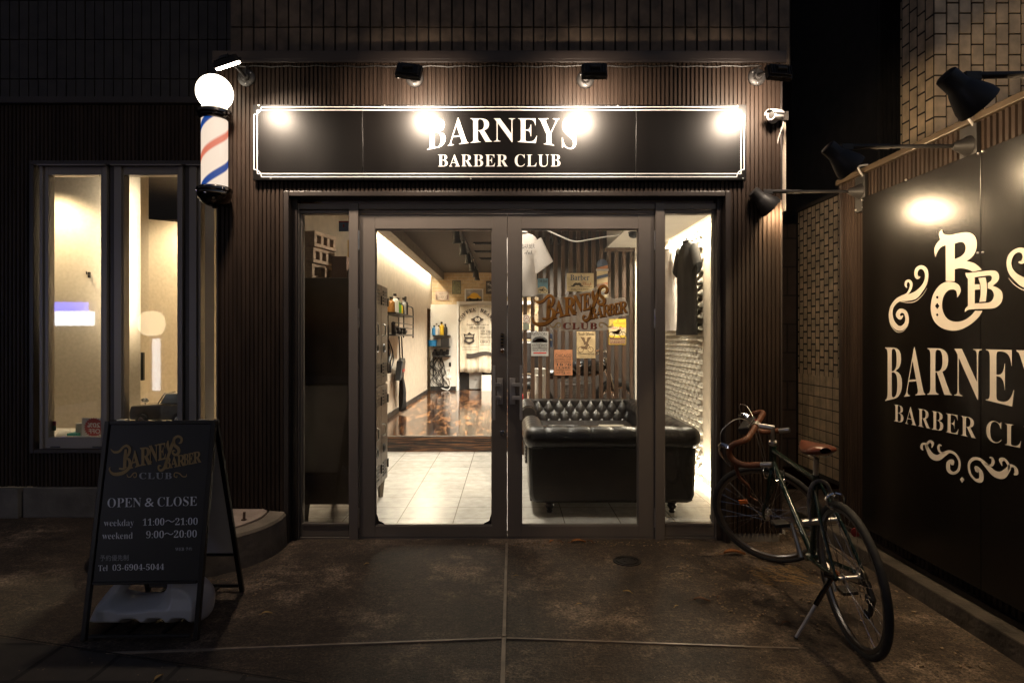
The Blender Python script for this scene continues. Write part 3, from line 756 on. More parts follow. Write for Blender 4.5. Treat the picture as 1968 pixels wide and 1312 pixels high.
# ================================================================== FLOODLIGHTS over the sign
WARM = (1, 0.80, 0.61)
glow_m = em('led_glow', (1, 0.82, 0.62), 60)
def floodlight(plate, head, n, label, lit=False, roll=0.0):
    plate, head, n = Vector(plate), Vector(head), Vector(n).normalized()
    t = thing('floodlight', plate, label, 'floodlight', 'floodlights over the fascia sign')
    k = MB(); k.lathe([(0.058, 0), (0.058, 0.008), (0.050, 0.016), (0.030, 0.018), (0.022, 0.034), (0.001, 0.036)], plate, (0, -1, 0), 28); o = k.build('wall_plate', matblack_m, t, smooth=True)
    for a in (40, 140, 270):
        s = MB(); c = plate + V(0.042 * math.cos(R(a)), -0.0145, 0.042 * math.sin(R(a))); s.lathe([(0.006, 0), (0.005, 0.004), (0.001, 0.005)], c, (0, -1, 0), 8); s.build('screw', steel_m, o)
    x = V(1, 0, 0); x = (x - n * x.dot(n)).normalized(); y = n.cross(x)
    M = Matrix((x, y, n)).transposed().to_4x4() @ Matrix.Rotation(roll, 4, 'Z') @ Matrix.Scale(0.84, 4); M.translation = head
    back = head - n * 0.046
    k = MB(); k.tube(cr([tuple(plate + V(0, -0.03, 0)), tuple(plate.lerp(back, 0.5) + V(0, 0, 0.012)), tuple(back)], 6), 0.011, 10); k.cyl(back - x * 0.028, back + x * 0.028, 0.014); k.build('arm', matblack_m, t, smooth=True)
    k = MB(); k.box(-0.088, 0.088, -0.050, 0.050, -0.028, -0.006, M); k.box(-0.078, 0.078, -0.040, 0.040, -0.046, -0.028, M)
    for i in range(9): k.box(-0.072 + i * 0.018 - 0.002, -0.072 + i * 0.018 + 0.002, -0.036, 0.036, -0.056, -0.046, M)
    k.build('housing', matblack_m, t, bevel=0.003)
    k = MB()
    if lit: k.box(-0.076, 0.076, -0.038, 0.038, -0.0055, 0.010, M)
    else: k.box(-0.076, 0.076, -0.038, 0.038, -0.0055, -0.002, M)
    k.build('diffuser', glow_m, t)
    if not lit:
        k = MB(); k.box(-0.088, 0.088, -0.050, -0.040, -0.0055, 0.012, M); k.box(-0.088, 0.088, 0.040, 0.050, -0.0055, 0.012, M); k.box(-0.088, -0.078, -0.040, 0.040, -0.0055, 0.012, M); k.box(0.078, 0.088, -0.040, 0.040, -0.0055, 0.012, M); k.build('bezel', matblack_m, t)
    light('flood_beam', 'AREA', head + n * (0.012 if lit else 0.004), FLOOD, WARM, t, n, shape='RECTANGLE', size=0.13, size_y=0.07, spread=R(128))
    return t
floodlight((-1.733, YF - 0.011, 3.068), (-1.655, 3.62, 2.955), (0.28, 0.45, -0.85), 'leftmost floodlight above the barber pole with its lit face showing', True)
floodlight((-0.622, YF - 0.011, 3.062), (-0.585, 3.60, 2.905), (0.0, 0.95, -0.32), 'black floodlight left of the name on the fascia sign', False, R(9))
floodlight((0.505, YF - 0.011, 3.055), (0.500, 3.60, 2.905), (0.0, 0.95, -0.32), 'black floodlight above the last letter of the name on the fascia')
floodlight((1.637, YF - 0.011, 3.072), (1.585, 3.62, 2.905), (-0.12, 0.94, -0.32), 'rightmost floodlight at the corner above the white security camera')
# cable under the roof trim
k = MB(); pts = []
for i in range(60):
    x = -1.80 + 3.45 * i / 59; pts.append((x, YF - 0.020, ZT - 0.028 - 0.004 * math.sin(i * 1.9) - 0.004 * abs(math.sin(i * 0.33))))
k.tube(pts, 0.0055, 6)
cb = tag(k.build('lamp_cable', matblack_m, smooth=True), 'thin black cable clipped under the roof trim, feeding four floodlights', 'cable')
for x in (-1.733, -0.622, 0.505, 1.637):
    k = MB(); k.tube(cr([(x + 0.03, YF - 0.02, ZT - 0.03), (x + 0.005, YF - 0.03, ZT - 0.042), (x, YF - 0.03, 3.10)], 5), 0.005, 6); k.build('drop_lead', matblack_m, cb, smooth=True)

# ================================================================== BARBER POLE
PC = V((412.5 - CX) * 3.94 / F, 3.94, 0)
pz = lambda py: H - (py - CY) * 3.94 / F
bp_ = thing('barber_pole', (PC.x, PC.y, pz(365)), 'lit barber pole with white globe and red and blue spiral stripes at the shop corner', 'barber pole')
C0 = bp_.location.copy()
k = MB(); k.sphere((PC.x, PC.y, pz(178.5)), 0.112, 32, 20); k.build('globe', em('globe_glow', (1, 0.86, 0.66), 7), bp_, smooth=True)
k = MB(); z = pz(214); k.lathe([(0.060, 0.014), (0.075, 0.012), (0.082, 0.004), (0.100, 0.002), (0.110, -0.008), (0.110, -0.026), (0.100, -0.034), (0.104, -0.044), (0.094, -0.056), (0.086, -0.060), (0.001, -0.060)], (PC.x, PC.y, z), (0, 0, 1), 40); k.build('top_collar', chromedk_m, bp_, smooth=True)
k = MB(); k.lathe([(0.079, 0), (0.079, pz(229) - pz(362))], (PC.x, PC.y, pz(362)), (0, 0, 1), 40); k.build('striped_cylinder', pole_m, bp_, smooth=True)
k = MB(); z = pz(362); k.lathe([(0.001, 0.006), (0.092, 0.006), (0.098, 0), (0.108, -0.006), (0.110, -0.020), (0.102, -0.027), (0.105, -0.034), (0.101, -0.058), (0.085, -0.085), (0.058, -0.106), (0.030, -0.116), (0.016, -0.118), (0.013, -0.128), (0.001, -0.131)], (PC.x, PC.y, z), (0, 0, 1), 40); k.build('bottom_cap', chromedk_m, bp_, smooth=True)
for py in (222, 370):
    k = MB(); k.box(PC.x - 0.03, PC.x + 0.03, PC.y + 0.06, YF - 0.012, pz(py) - 0.02, pz(py) + 0.02); k.build('wall_bracket', chromedk_m, bp_, bevel=0.003)

# ================================================================== SECURITY CAMERA
c = at(1490, 222, 3.97)
sc_ = thing('security_camera', (c.x, YF, c.z), 'white bullet security camera on the shop corner, with hanging lead', 'security camera')
camw = pm('camera_white', (0.42, 0.40, 0.38), 0.35, 0, 0.05)
k = MB(); k.lathe([(0.034, 0), (0.034, 0.012), (0.026, 0.02), (0.001, 0.022)], (c.x + 0.02, YF - 0.012, c.z + 0.01), (0, -1, 0)); k.tube([(c.x + 0.02, YF - 0.03, c.z + 0.01), (c.x + 0.02, 4.0, c.z + 0.012), (c.x + 0.01, 3.99, c.z + 0.005)], 0.012, 10); k.build('mount', camw, sc_, smooth=True)
ax = V(-0.80, -0.56, -0.16).normalized()
k = MB(); k.lathe([(0.001, -0.06), (0.026, -0.06), (0.029, -0.05), (0.029, 0.035), (0.031, 0.037), (0.031, 0.05), (0.024, 0.05), (0.024, 0.044), (0.001, 0.044)], c, ax, 26); o = k.build('body', camw, sc_, smooth=True)
k = MB(); k.lathe([(0.022, 0.0445), (0.021, 0.046), (0.001, 0.046)], c, ax, 20); k.build('lens', pm('lens_black', (0.02, 0.015, 0.012), 0.08), o, smooth=True)
sx = ax.cross(V(0, 0, 1)).normalized(); sy = sx.cross(ax)
k = MB(); k.grid(lambda u, v: c + ax * (-0.065 + 0.135 * v) + (sx * math.cos(PI * (0.06 + 0.88 * u)) + sy * math.sin(PI * (0.06 + 0.88 * u))) * (0.036 + 0.004 * math.sin(PI * v)), 14, 6); ob = k.build('sun_hood', camw, sc_, smooth=True)
so = ob.modifiers.new('thickness', 'SOLIDIFY'); so.thickness = 0.003
k = MB(); k.tube(cr([tuple(c + V(0.03, 0.04, -0.005)), (c.x + 0.075, 4.02, c.z - 0.03), (c.x + 0.055, 4.06, c.z - 0.14), (c.x + 0.05, 4.10, c.z - 0.35), (c.x + 0.13, 4.3, c.z - 0.52)], 8), 0.004, 6); k.build('lead', camw, sc_, smooth=True)

# ================================================================== SIGN WALL on the right
XS = 2.30
sw = thing('sign_wall', (XS, 2.0, 0), 'low ribbed brown steel wall with a metal cap along the right side', 'wall')
m = MB(); ribs(m, -2.6, 4.24, 0.06, 2.405, XS, 0.036, 0.012, 'y', -1)
m.quad(V(XS, 4.24, 0.06), V(XS + 0.11, 4.24, 0.06), V(XS + 0.11, 4.24, 2.405), V(XS, 4.24, 2.405)); m.quad(V(XS + 0.11, 4.24, 0.06), V(XS + 0.11, -2.6, 0.06), V(XS + 0.11, -2.6, 2.405), V(XS + 0.11, 4.24, 2.405))
m.build('siding', siding_m, sw)
m = MB(); m.box(XS - 0.03, XS + 0.135, -2.6, 4.27, 2.407, 2.442); m.build('cap', pm('bronze_cap', (0.085, 0.060, 0.038), 0.35, 0.3, 0.15, 4), sw, bevel=0.003)
m = MB(); m.box(XS - 0.017, XS + 0.118, 4.225, 4.248, 0.06, 2.406); m.build('end_trim', trim_m, sw, bevel=0.002)
m = MB(); m.box(XS - 0.03, XS - 0.004, -2.6, 4.23, 0.057, 0.085); m.build('base_flashing', trim_m, sw, bevel=0.002)

XB = 2.24                                            # face of the board
Zt, Zb = 2.237, 0.155
def bp2(px, py):                                     # photo point on the board -> place on its face
    Y = F * XB / (px - CX); return V(XB - 0.0025, Y, H - (py - CY) * Y / F)
Y1 = F * XB / (1657 - CX)
YC = 3.0174
sb = thing('sign_board', (XB, Y1, Zb), 'tall black board on the right wall with cream monogram, scrolls and shop lettering', 'sign')
ysm = F * XB / (1885 - CX)
m = MB(); m.box(XB, XB + 0.03, ysm + 0.0015, Y1, Zb, Zt); m.build('panel', board_m, sb, bevel=0.002)
m = MB(); m.box(XB, XB + 0.03, 2 * YC - Y1, ysm - 0.0015, Zb, Zt); m.build('panel', board_m, sb, bevel=0.002)
cream_m = pm('cream_vinyl', (0.70, 0.63, 0.55), 0.55, 0, 0.03, 4)
S1 = 288 / 1799
q1 = lambda x, y: bp2(1680 + x * S1, 430 + y * S1)
def mir(fn):
    def f2(x, y):
        p = fn(x, y); return V(p.x, 2 * YC - p.y, p.z)
    return f2
m = MB()
Ro = outline([(820, 68, 1), (790, 100), (785, 140), (800, 190, 1), (755, 240), (728, 310), (740, 402, 1), (770, 330), (810, 280), (865, 258, 1), (865, 686, 1), (973, 690, 1), (973, 545, 1), (1040, 532), (1120, 545), (1190, 575, 1), (1298, 552, 1), (1260, 510), (1200, 470), (1115, 448, 1), (1180, 400), (1225, 330), (1240, 240), (1220, 160), (1170, 115), (1100, 103), (1000, 118), (920, 135), (860, 130), (830, 105)])
Rh = outline([(973, 240, 1), (1030, 220), (1080, 228), (1104, 275), (1095, 340), (1050, 390), (973, 425, 1)])
Co = outline([(1002, 885, 1), (1030, 850), (1046, 800), (1030, 745), (985, 710), (930, 697), (860, 700), (780, 750), (715, 850), (687, 970), (692, 1080), (735, 1180), (820, 1250), (930, 1280), (1040, 1270), (1160, 1210), (1260, 1120), (1306, 1044, 1), (1218, 1044, 1), (1170, 1100), (1090, 1155), (1000, 1175), (920, 1160), (860, 1110), (825, 1020), (825, 930), (850, 850), (895, 800), (945, 788), (985, 800), (1000, 840)])
dia = lambda x, y, a, b: [(x, y - b), (x + a, y), (x, y + b), (x - a, y)]
Bo = outline([(1103, 588, 1), (1150, 590), (1300, 570), (1420, 560), (1480, 575), (1507, 630), (1490, 690), (1428, 745, 1), (1490, 770), (1535, 810), (1550, 870), (1535, 940), (1490, 990), (1430, 1015), (1300, 1020), (1180, 1025), (1130, 1035), (1095, 1060, 1), (1100, 1020), (1132, 985, 1), (1132, 660, 1), (1110, 630)])
Bh = outline([(1213, 640, 1), (1300, 630), (1395, 620), (1420, 645), (1408, 685), (1370, 712, 1), (1370, 775, 1), (1420, 795), (1445, 855), (1425, 915), (1370, 947), (1213, 955, 1), (1213, 790, 1), (1276, 788, 1), (1272, 726, 1), (1213, 728, 1)])
Bi = outline([(1258, 652, 1), (1342, 642, 1), (1358, 720), (1358, 820), (1345, 933, 1), (1268, 938, 1), (1284, 850), (1282, 740)])
fill(m, [Ro, Rh], q1); fill(m, [Co, dia(763, 882, 14, 19), dia(763, 986, 27, 38), dia(763, 1091, 14, 19)], q1); fill(m, [Bo, Bh, Bi], q1)
m.build('monogram', cream_m, sb)
SCR = [[(560, 636, 10), (525, 645, 40), (507, 600, 40), (522, 545, 42), (570, 520, 44), (620, 550, 48), (637, 630, 40), (615, 720, 45), (560, 800, 60), (490, 862, 84), (400, 888, 74), (320, 900, 58), (260, 940, 45), (215, 1010, 40), (205, 1090, 45), (225, 1180, 55), (280, 1245, 60), (340, 1250, 55), (390, 1200, 48), (400, 1130, 42), (375, 1060, 45), (320, 1045, 52), (290, 1090, 50), (318, 1130, 40), (352, 1100, 10)],
       [(402, 764, 8), (384, 740, 26), (390, 698, 30), (425, 685, 32), (450, 720, 32), (440, 780, 30), (400, 840, 22), (330, 866, 8)],
       [(640, 770, 3), (590, 850, 6), (500, 930, 7), (400, 945, 7), (300, 930, 6), (240, 975, 5), (185, 1060, 5), (200, 1200, 6), (270, 1292, 6), (350, 1290, 5), (415, 1215, 3)]]
def scrolls(fn):
    m = MB()
    for s in SCR: stroke(m, s, fn)
    m.build('scroll', cream_m, sb)
scrolls(q1); scrolls(mir(q1))
m = MB()
e0, e1 = F * XB / (1702 - CX), 0
e1 = 2 * YC - e0
def arch_b(u, v):
    s = 1 + 0.36 * (2 * u - 1) ** 2; hh = 0.245
    return V(XB - 0.0025, e0 + u * (e1 - e0), bp2(1702, 665).z - (1 - v) * hh * s)
text(m, 'BARNEYS', arch_b, 'serif', -0.008, 1.06); m.build('name_lettering', cream_m, sb)
m = MB(); e2 = F * XB / (1719 - CX); e3 = 2 * YC - e2
zl0, zl1 = bp2(1719, 809.5).z, bp2(1719, 776).z
words('BARBER CLUB', lambda u, v: V(XB - 0.0025, e2 + u * (e3 - e2), zl0 + v * (zl1 - zl0)), 0.59, 'subtitle_lettering', cream_m, sb, -0.009, 1.10)
S2 = 288 / 1260
q2 = lambda x, y: bp2(1680 + x * S2, 640 + y * S2)
ORN = [[(417, 985, 6), (403, 962, 22), (410, 932, 20), (436, 932, 18), (455, 975, 28), (490, 1030, 44), (540, 1046, 50), (592, 1015, 40), (640, 995, 24), (690, 1020, 20), (722, 1080, 18), (712, 1150, 22), (670, 1176, 24), (630, 1150, 30), (630, 1092, 34), (660, 1078, 36), (662, 1108, 20)],
       [(488, 962, 6), (497, 928, 22), (474, 908, 20), (450, 930, 18), (447, 970, 8)], [(570, 946, 5), (552, 940, 18), (545, 965, 20), (560, 1000, 14), (605, 1008, 6)]]
for f_ in (q2, mir(q2)):
    m = MB()
    for s in ORN: stroke(m, s, f_)
    m.build('foot_scroll', cream_m, sb)
m = MB(); fill(m, [[(743, 1205), (763, 1232), (743, 1258), (725, 1228)]], q2); m.build('diamond', cream_m, sb)
for px, py in ((1742, 346), (1658.5, 385), (1881, 295), (1890, 291), (1880, 486), (1890, 485)):
    p = bp2(px, py); s = MB(); s.sphere(p, 0.006, 10, 6); s.build('screw', steel_m, sb, smooth=True)

# arm lamps over the board
def arm_lamp(Y, label, on=1.0, dy=0.0):
    zat = 2.295
    t = thing('arm_lamp', (XS - 0.02, Y, zat), label, 'arm lamp', 'cone lamps on arms over the right board')
    k = MB(); k.box(XS - 0.035, XS - 0.014, Y - 0.055, Y + 0.055, zat - 0.13, zat + 0.10)
    k.lathe([(0.052, 0), (0.040, 0.02), (0.018, 0.07), (0.013, 0.075)], (XS - 0.035, Y, zat), (-1, 0, 0), 20); o = k.build('wall_bracket', matblack_m, t, smooth=True, bevel=0.003)
    for dy in (-0.04, 0.04):
        s = MB(); s.sphere((XS - 0.036, Y + dy, zat - 0.11), 0.007, 8, 6); s.build('screw', steel_m, o)
    hx, hz = XS - 0.665 + 0.35 * dy, zat - 0.045 + 0.15 * dy
    k = MB(); j0, j1 = V(XS - 0.10, Y, zat), V(hx + 0.06, Y + dy, hz + 0.049); jm = j0.lerp(j1, 0.62); k.tube([j0, jm], 0.0095, 10); k.tube([jm, j0.lerp(j1, 0.66), j1], 0.013, 10); k.build('arm', matblack_m, t, smooth=True); Y = Y + dy
    a = V(0.75, 0, -0.66).normalized()
    neck = V(hx, Y, hz + 0.05)
    k = MB(); k.box(hx + 0.01, hx + 0.07, Y - 0.012, Y + 0.012, hz + 0.028, hz + 0.062); k.build('knuckle', matblack_m, t, bevel=0.004)
    b0 = V(hx + 0.0, Y, hz) - a * 0.078
    k = MB(); k.lathe([(0.001, 0.0), (0.036, 0.0), (0.044, 0.006), (0.046, 0.075), (0.052, 0.085), (0.066, 0.12), (0.082, 0.165), (0.085, 0.195), (0.082, 0.195), (0.078, 0.165), (0.060, 0.12), (0.04, 0.09), (0.001, 0.088)], b0, a, 32); k.v = [b0 + (p - b0) * 0.86 for p in k.v]; k.build('shade', matblack_m, t, smooth=True, angle=50)
    k = MB(); k.lathe([(0.001, 0.094), (0.040, 0.100), (0.062, 0.150), (0.066, 0.178), (0.050, 0.196), (0.001, 0.204)], b0, a, 24); k.v = [b0 + (p - b0) * 0.86 for p in k.v]; k.build('bulb', em('bulb_glow', (1, 0.73, 0.42), 130), t, smooth=True)
    light('arm_beam', 'SPOT', b0 + a * 0.19, ARM * on, (1, 0.73, 0.44), t, a, spot_size=R(174), spot_blend=0.08, shadow_soft_size=0.06)
    k = MB(); Y = Y - dy; k.tube(cr([(XS - 0.03, Y - 0.03, zat + 0.09), (XS - 0.06, Y - 0.03, zat + 0.15), (XS, Y - 0.03, zat + 0.165)], 6), 0.006, 6); k.build('lead', camw, t, smooth=True)
arm_lamp(3.965, 'farthest cone arm lamp, in front of the shop corner', 1.0, -0.40)
arm_lamp(3.03, 'middle cone arm lamp, its arm ending near the wall cap')
arm_lamp(2.20, 'nearest and largest black cone lamp, before the pale tiles')

# ================================================================== BEYOND THE SIGN WALL
cream_tile = pm('cream_glazed_tile', (0.62, 0.48, 0.31), 0.5, 0, 0.35, 7, 0.12, 120)
mort_m = pm('grey_mortar', (0.050, 0.042, 0.034), 0.9)
def vtiles(mb, a0, a1, z0, z1, plane, axis, sign, pw=0.089, ph=0.148, g=0.0065, dp=0.008):
    """upright tiles, every other column shifted half a tile"""
    n = 0; a = a0
    while a < a1 - 0.01:
        z = z0 - (ph / 2 if n % 2 else 0)
        while z < z1:
            lo, hi = max(z + g, z0), min(z + ph - g, z1)
            if hi - lo > 0.01:
                j = random.uniform(0, 0.0015)
                b0, b1 = a + g, min(a + pw - g, a1)
                if axis == 'y': mb.box(*sorted((plane, plane + sign * (dp + j))), b0, b1, lo, hi)
                else: mb.box(b0, b1, *sorted((plane, plane + sign * (dp + j))), lo, hi)
            z += ph
        a += pw; n += 1
tb = thing('tiled_building', (3.05, 4.4, 0), 'tall building corner faced with cream upright tiles behind the sign wall', 'building')
m = MB(); m.box(3.05, 6.5, 4.40, 4.775, 0, 8); m.build('wall', mort_m, tb)
m = MB(); vtiles(m, 3.042, 6.0, 1.6, 7.0, 4.40, 'x', -1); vtiles(m, 4.405, 4.775, 1.6, 7.0, 3.05, 'y', -1, 0.089, 0.148, 0.008, 0.003); m.build('tile_facing', cream_tile, tb)
tw = thing('tiled_wall', (3.02, 5.9, 0), 'old cream tiled garden wall seen in the gap beside the shop', 'wall')
m = MB(); m.box(3.02, 3.22, 4.80, 6.42, 0, 2.66); m.build('core', mort_m, tw)
m = MB(); vtiles(m, 4.80, 6.40, 0.98, 2.66, 3.02, 'y', -1, 0.083, 0.125, 0.009, 0.002); m.build('upper_tiles', cream_tile, tw)
m = MB()
z = 0.04
while z < 0.97:
    for i in range(14): m.box(3.017, 3.02, 4.80 + i * 0.116 + 0.007, min(4.80 + (i + 1) * 0.116 - 0.007, 6.40), z + 0.004, z + 0.100)
    z += 0.106
m.build('lower_tiles', cream_tile, tw)
m = MB(); m.box(3.0, 3.26, 4.80, 6.42, 2.662, 2.70); m.build('coping', pm('dark_coping', (0.05, 0.04, 0.03), 0.7), tw, bevel=0.004)
dk_block = brick_mat('dark_block', (0.075, 0.048, 0.036), (0.055, 0.038, 0.031), (0.018, 0.014, 0.012), 0.45, 0.30, 0.01, 'xz')
m = MB(); m.box(1.8, 3.02, 6.45, 6.65, 0, 2.55); tag(m.build('block_wall', dk_block), 'dark reddish block wall closing the gap behind the shop', 'wall')
db = thing('dark_building', (3.5, 9, 0), 'unlit dark building rising behind the gap', 'building')
m = MB(); m.box(0.5, 12, 9.0, 9.4, 0, 14); m.build('wall', pm('unlit_wall', (0.03, 0.024, 0.020), 0.9), db)
m = MB(); ribs(m, 4.15, 4.55, 0, 14, 6.9, 0.05, 0.02); m.box(4.15, 4.55, 6.92, 9.0, 0, 14); m.build('ribbed_column', pm('column_grey', (0.06, 0.055, 0.05), 0.7), db)
m = MB(); m.box(4.6, 4.9, 4.78, 9, 0, 14); m.build('side_wall', pm('side_dark', (0.03, 0.025, 0.02), 0.9), db)

# ================================================================== SHOP INTERIOR
XL, XR, YB_, ZC, ZF, ZR, YST = -1.73, 1.78, 13.8, 2.83, 0.03, 0.21, 7.18
m = MB(); m.box(-1.9, 1.9, YD + 0.071, YST + 0.01, -0.02, ZF); struct(m.build('shop_floor', floor_tile_m))
m = MB(); m.box(-1.9, 1.9, YST, YB_ + 0.1, -0.02, ZR); struct(m.build('raised_floor', zebra_m))
m = MB(); m.box(XL + 0.002, XR - 0.002, YST - 0.008, YST - 0.0005, ZF, ZR - 0.007); struct(m.build('step_riser', riser_m))
m = MB(); m.box(XL + 0.001, XR - 0.001, YST - 0.012, YST + 0.012, ZR - 0.006, ZR + 0.004); struct(m.build('step_edge', alu_m))
m = MB(); m.box(XL - 0.10, XL, YD + 0.13, 13.0, ZF, ZC); m.box(XL - 0.10, XL, 13.0, 13.9, 2.0, ZC); struct(m.build('interior_side_wall', wallp_m))
m = MB(); m.box(XL, XL + 0.012, YST + 0.02, 13.0, ZR, ZR + 0.07); struct(m.build('skirting', matblack_m))
m = MB(); m.box(XL - 0.10, XR + 0.1, YB_, YB_ + 0.1, ZR, ZC); struct(m.build('interior_back_wall', brick_m))
m = MB(); m.box(XR, XR + 0.1, YD + 0.13, YB_, ZF, ZC); struct(m.build('interior_right_wall', wallp_m))
m = MB(); m.box(-1.9, 1.9, YD + 0.02, YB_ + 0.1, ZC, ZC + 0.06); struct(m.build('interior_ceiling', ceil_m))
m = MB(); m.box(-1.9, 1.9, YD + 0.06, YD + 0.13, py2z(404) + 0.01, ZC); m.box(-1.9, XL + 0.06, YD + 0.071, YD + 0.40, ZF, ZC); m.box(XR - 0.14, XR + 0.1, YD + 0.071, YD + 0.30, ZF, ZC); struct(m.build('front_jamb', wallp_m))
m = MB(); m.box(-1.62, -1.46, 7.2, YB_ - 0.002, 2.67, ZC - 0.002); m.box(XL + 0.001, -1.46, 7.1, 7.2, 2.67, ZC - 0.002); struct(m.build('ceiling_beam', beam_m))
m = MB(); m.box(1.10, 1.66, YD + 0.131, 6.90, 2.37, ZC - 0.003); struct(m.build('right_soffit', whitew_m))
# relief tiles on the right wall
rl = MB()
for r_ in range(44):
    for c_ in range(11):
        y0 = 5.62 + c_ * 0.124 + (0.062 if r_ % 2 else 0); z0 = ZF + 0.004 + r_ * 0.0535
        def f(u, v, y0=y0, z0=z0): return V(XR - 0.003 - 0.042 * math.sin(PI * u) * (1 - v) ** 0.8 * (0.1 if v < 0.001 else 1), y0 + 0.118 * u, z0 + 0.0535 * v)
        if y0 + 0.12 < 7.0: rl.grid(f, 8, 3)
t = tag(rl.build('relief_tile_wall', pm('white_relief_tile', (0.66, 0.61, 0.52), 0.45, 0, 0.12, 8), smooth=True, angle=30), 'white wall of curved relief tiles lit from above beside the right sofa', 'tiled wall')

def strip(name, label, box, lights):
    t = thing('led_strip', (box[0], box[2], box[4]), label, 'strip light', 'hidden LED strips in the shop')
    k = MB(); k.box(*box); k.build('diffuser', em(name, (1, 0.87, 0.66), 14), t)
    for loc, aim, p, sx_, sy_ in lights: light('strip_beam', 'AREA', loc, p, (1, 0.87, 0.66), t, aim, V(0, 1, 0), shape='RECTANGLE', size=sx_, size_y=sy_)
strip('cove_glow_a', 'long cove strip glowing between left shop wall and ceiling beam', (-1.69, -1.66, 7.3, 13.7, 2.745, 2.76), [((-1.675, 10.4, 2.73), (-0.35, 0.001, -1), COVE * 2.2, 0.03, 6.2)])
strip('cove_glow_b', 'short cove strip glowing above the relief tile wall', (1.69, 1.72, 5.3, 6.88, 2.42, 2.435), [((1.705, 6.1, 2.40), (0.22, 0.001, -1), COVE * 1.6, 0.03, 1.5)])
strip('cove_glow_c', 'floor strip glowing behind the front sofa at right', (1.72, 1.735, 4.9, 6.4, 0.05, 0.065), [((1.70, 5.6, 0.075), (-0.2, 0.001, 1), COVE * 0.45, 0.03, 1.4)])

# track with spotlights
def track(x, y0, y1, ys, label, lab2, power):
    t = thing('light_track', (x, y0, ZC), label, 'light track', 'ceiling light tracks')
    k = MB(); k.box(x - 0.02, x + 0.02, y0, y1, ZC - 0.035, ZC - 0.001); k.build('rail', black_m, t)
    k = MB(); k.cyl((x - 0.03, y0, ZC - 0.05), (x - 0.03, y1, ZC - 0.05), 0.008); k.build('supply_cable', black_m, t)
    for i, y in enumerate(ys):
        s = thing('track_spotlight', (x, y, ZC - 0.036), '%s %s' % (['first', 'second', 'third', 'fourth', 'fifth', 'sixth'][i], lab2), 'spotlight', 'spotlights on ceiling tracks')
        k = MB(); k.cyl((x, y, ZC - 0.036), (x, y, ZC - 0.10), 0.012); k.lathe([(0.035, 0), (0.045, -0.01), (0.045, -0.10), (0.062, -0.165), (0.056, -0.165), (0.04, -0.11)], (x - 0.02, y - 0.01, ZC - 0.085), (-0.08, -0.12, 1)); k.build('housing', matblack_m, s, smooth=True)
        k = MB(); k.lathe([(0.050, -0.155), (0.001, -0.160)], (x - 0.02, y - 0.01, ZC - 0.085), (-0.08, -0.12, 1)); k.build('bulb', em('spot_glow', (1, 0.88, 0.70), 8), s, smooth=True)
        light('spot_beam', 'SPOT', (x - 0.02, y - 0.03, ZC - 0.27), power * (0.35 if y > 12.5 else 1), (1, 0.92, 0.79), s, (0.02, -0.10 if x < 0 else 0.55, -1), spot_size=R(110), spot_blend=0.7, shadow_soft_size=0.06)
track(-0.665, 6.0, 13.0, [7.95, 9.05, 10.15, 11.25, 12.3, 12.95], 'black ceiling track running deep into the shop on the left', 'spotlight from the door on the left ceiling track', SPOT)
track(0.62, 7.3, 13.0, [8.0, 9.6, 11.2, 12.8], 'black ceiling track behind the slatted screen', 'spotlight from the screen on the track behind it', SPOT * 2.4)
for i, (x, y, lb, pw) in enumerate(((-0.45, 5.6, 'round downlight in the ceiling over the white entrance floor', SPOT * 1.25), (0.55, 6.0, 'round downlight in the ceiling over the coffee table', SPOT * 0.35), (-0.15, 4.55, 'round downlight added inside the glass doors to light shirt and boxes', SPOT * 0.36))):  # last one is added to brighten the white shirt and the locker boxes
    t = thing('entrance_downlight', (x, y, ZC - 0.001), lb, 'downlight', 'entrance downlights')
    k = MB(); k.lathe([(0.075, 0), (0.075, -0.012), (0.058, -0.012), (0.055, -0.004)], (x, y, ZC - 0.001)); k.build('ring', matblack_m, t, smooth=True)
    k = MB(); k.lathe([(0.055, -0.008), (0.001, -0.008)], (x, y, ZC - 0.001)); k.build('lens', em('downlight_lens', (1, 0.86, 0.66), 12), t)
    light('downlight_beam', 'SPOT', (x, y, ZC - 0.05), pw, (1, 0.92, 0.79), t, (0, 0.08, -1), spot_size=R(88 if y > 5 else 150), spot_blend=0.5, shadow_soft_size=0.07)

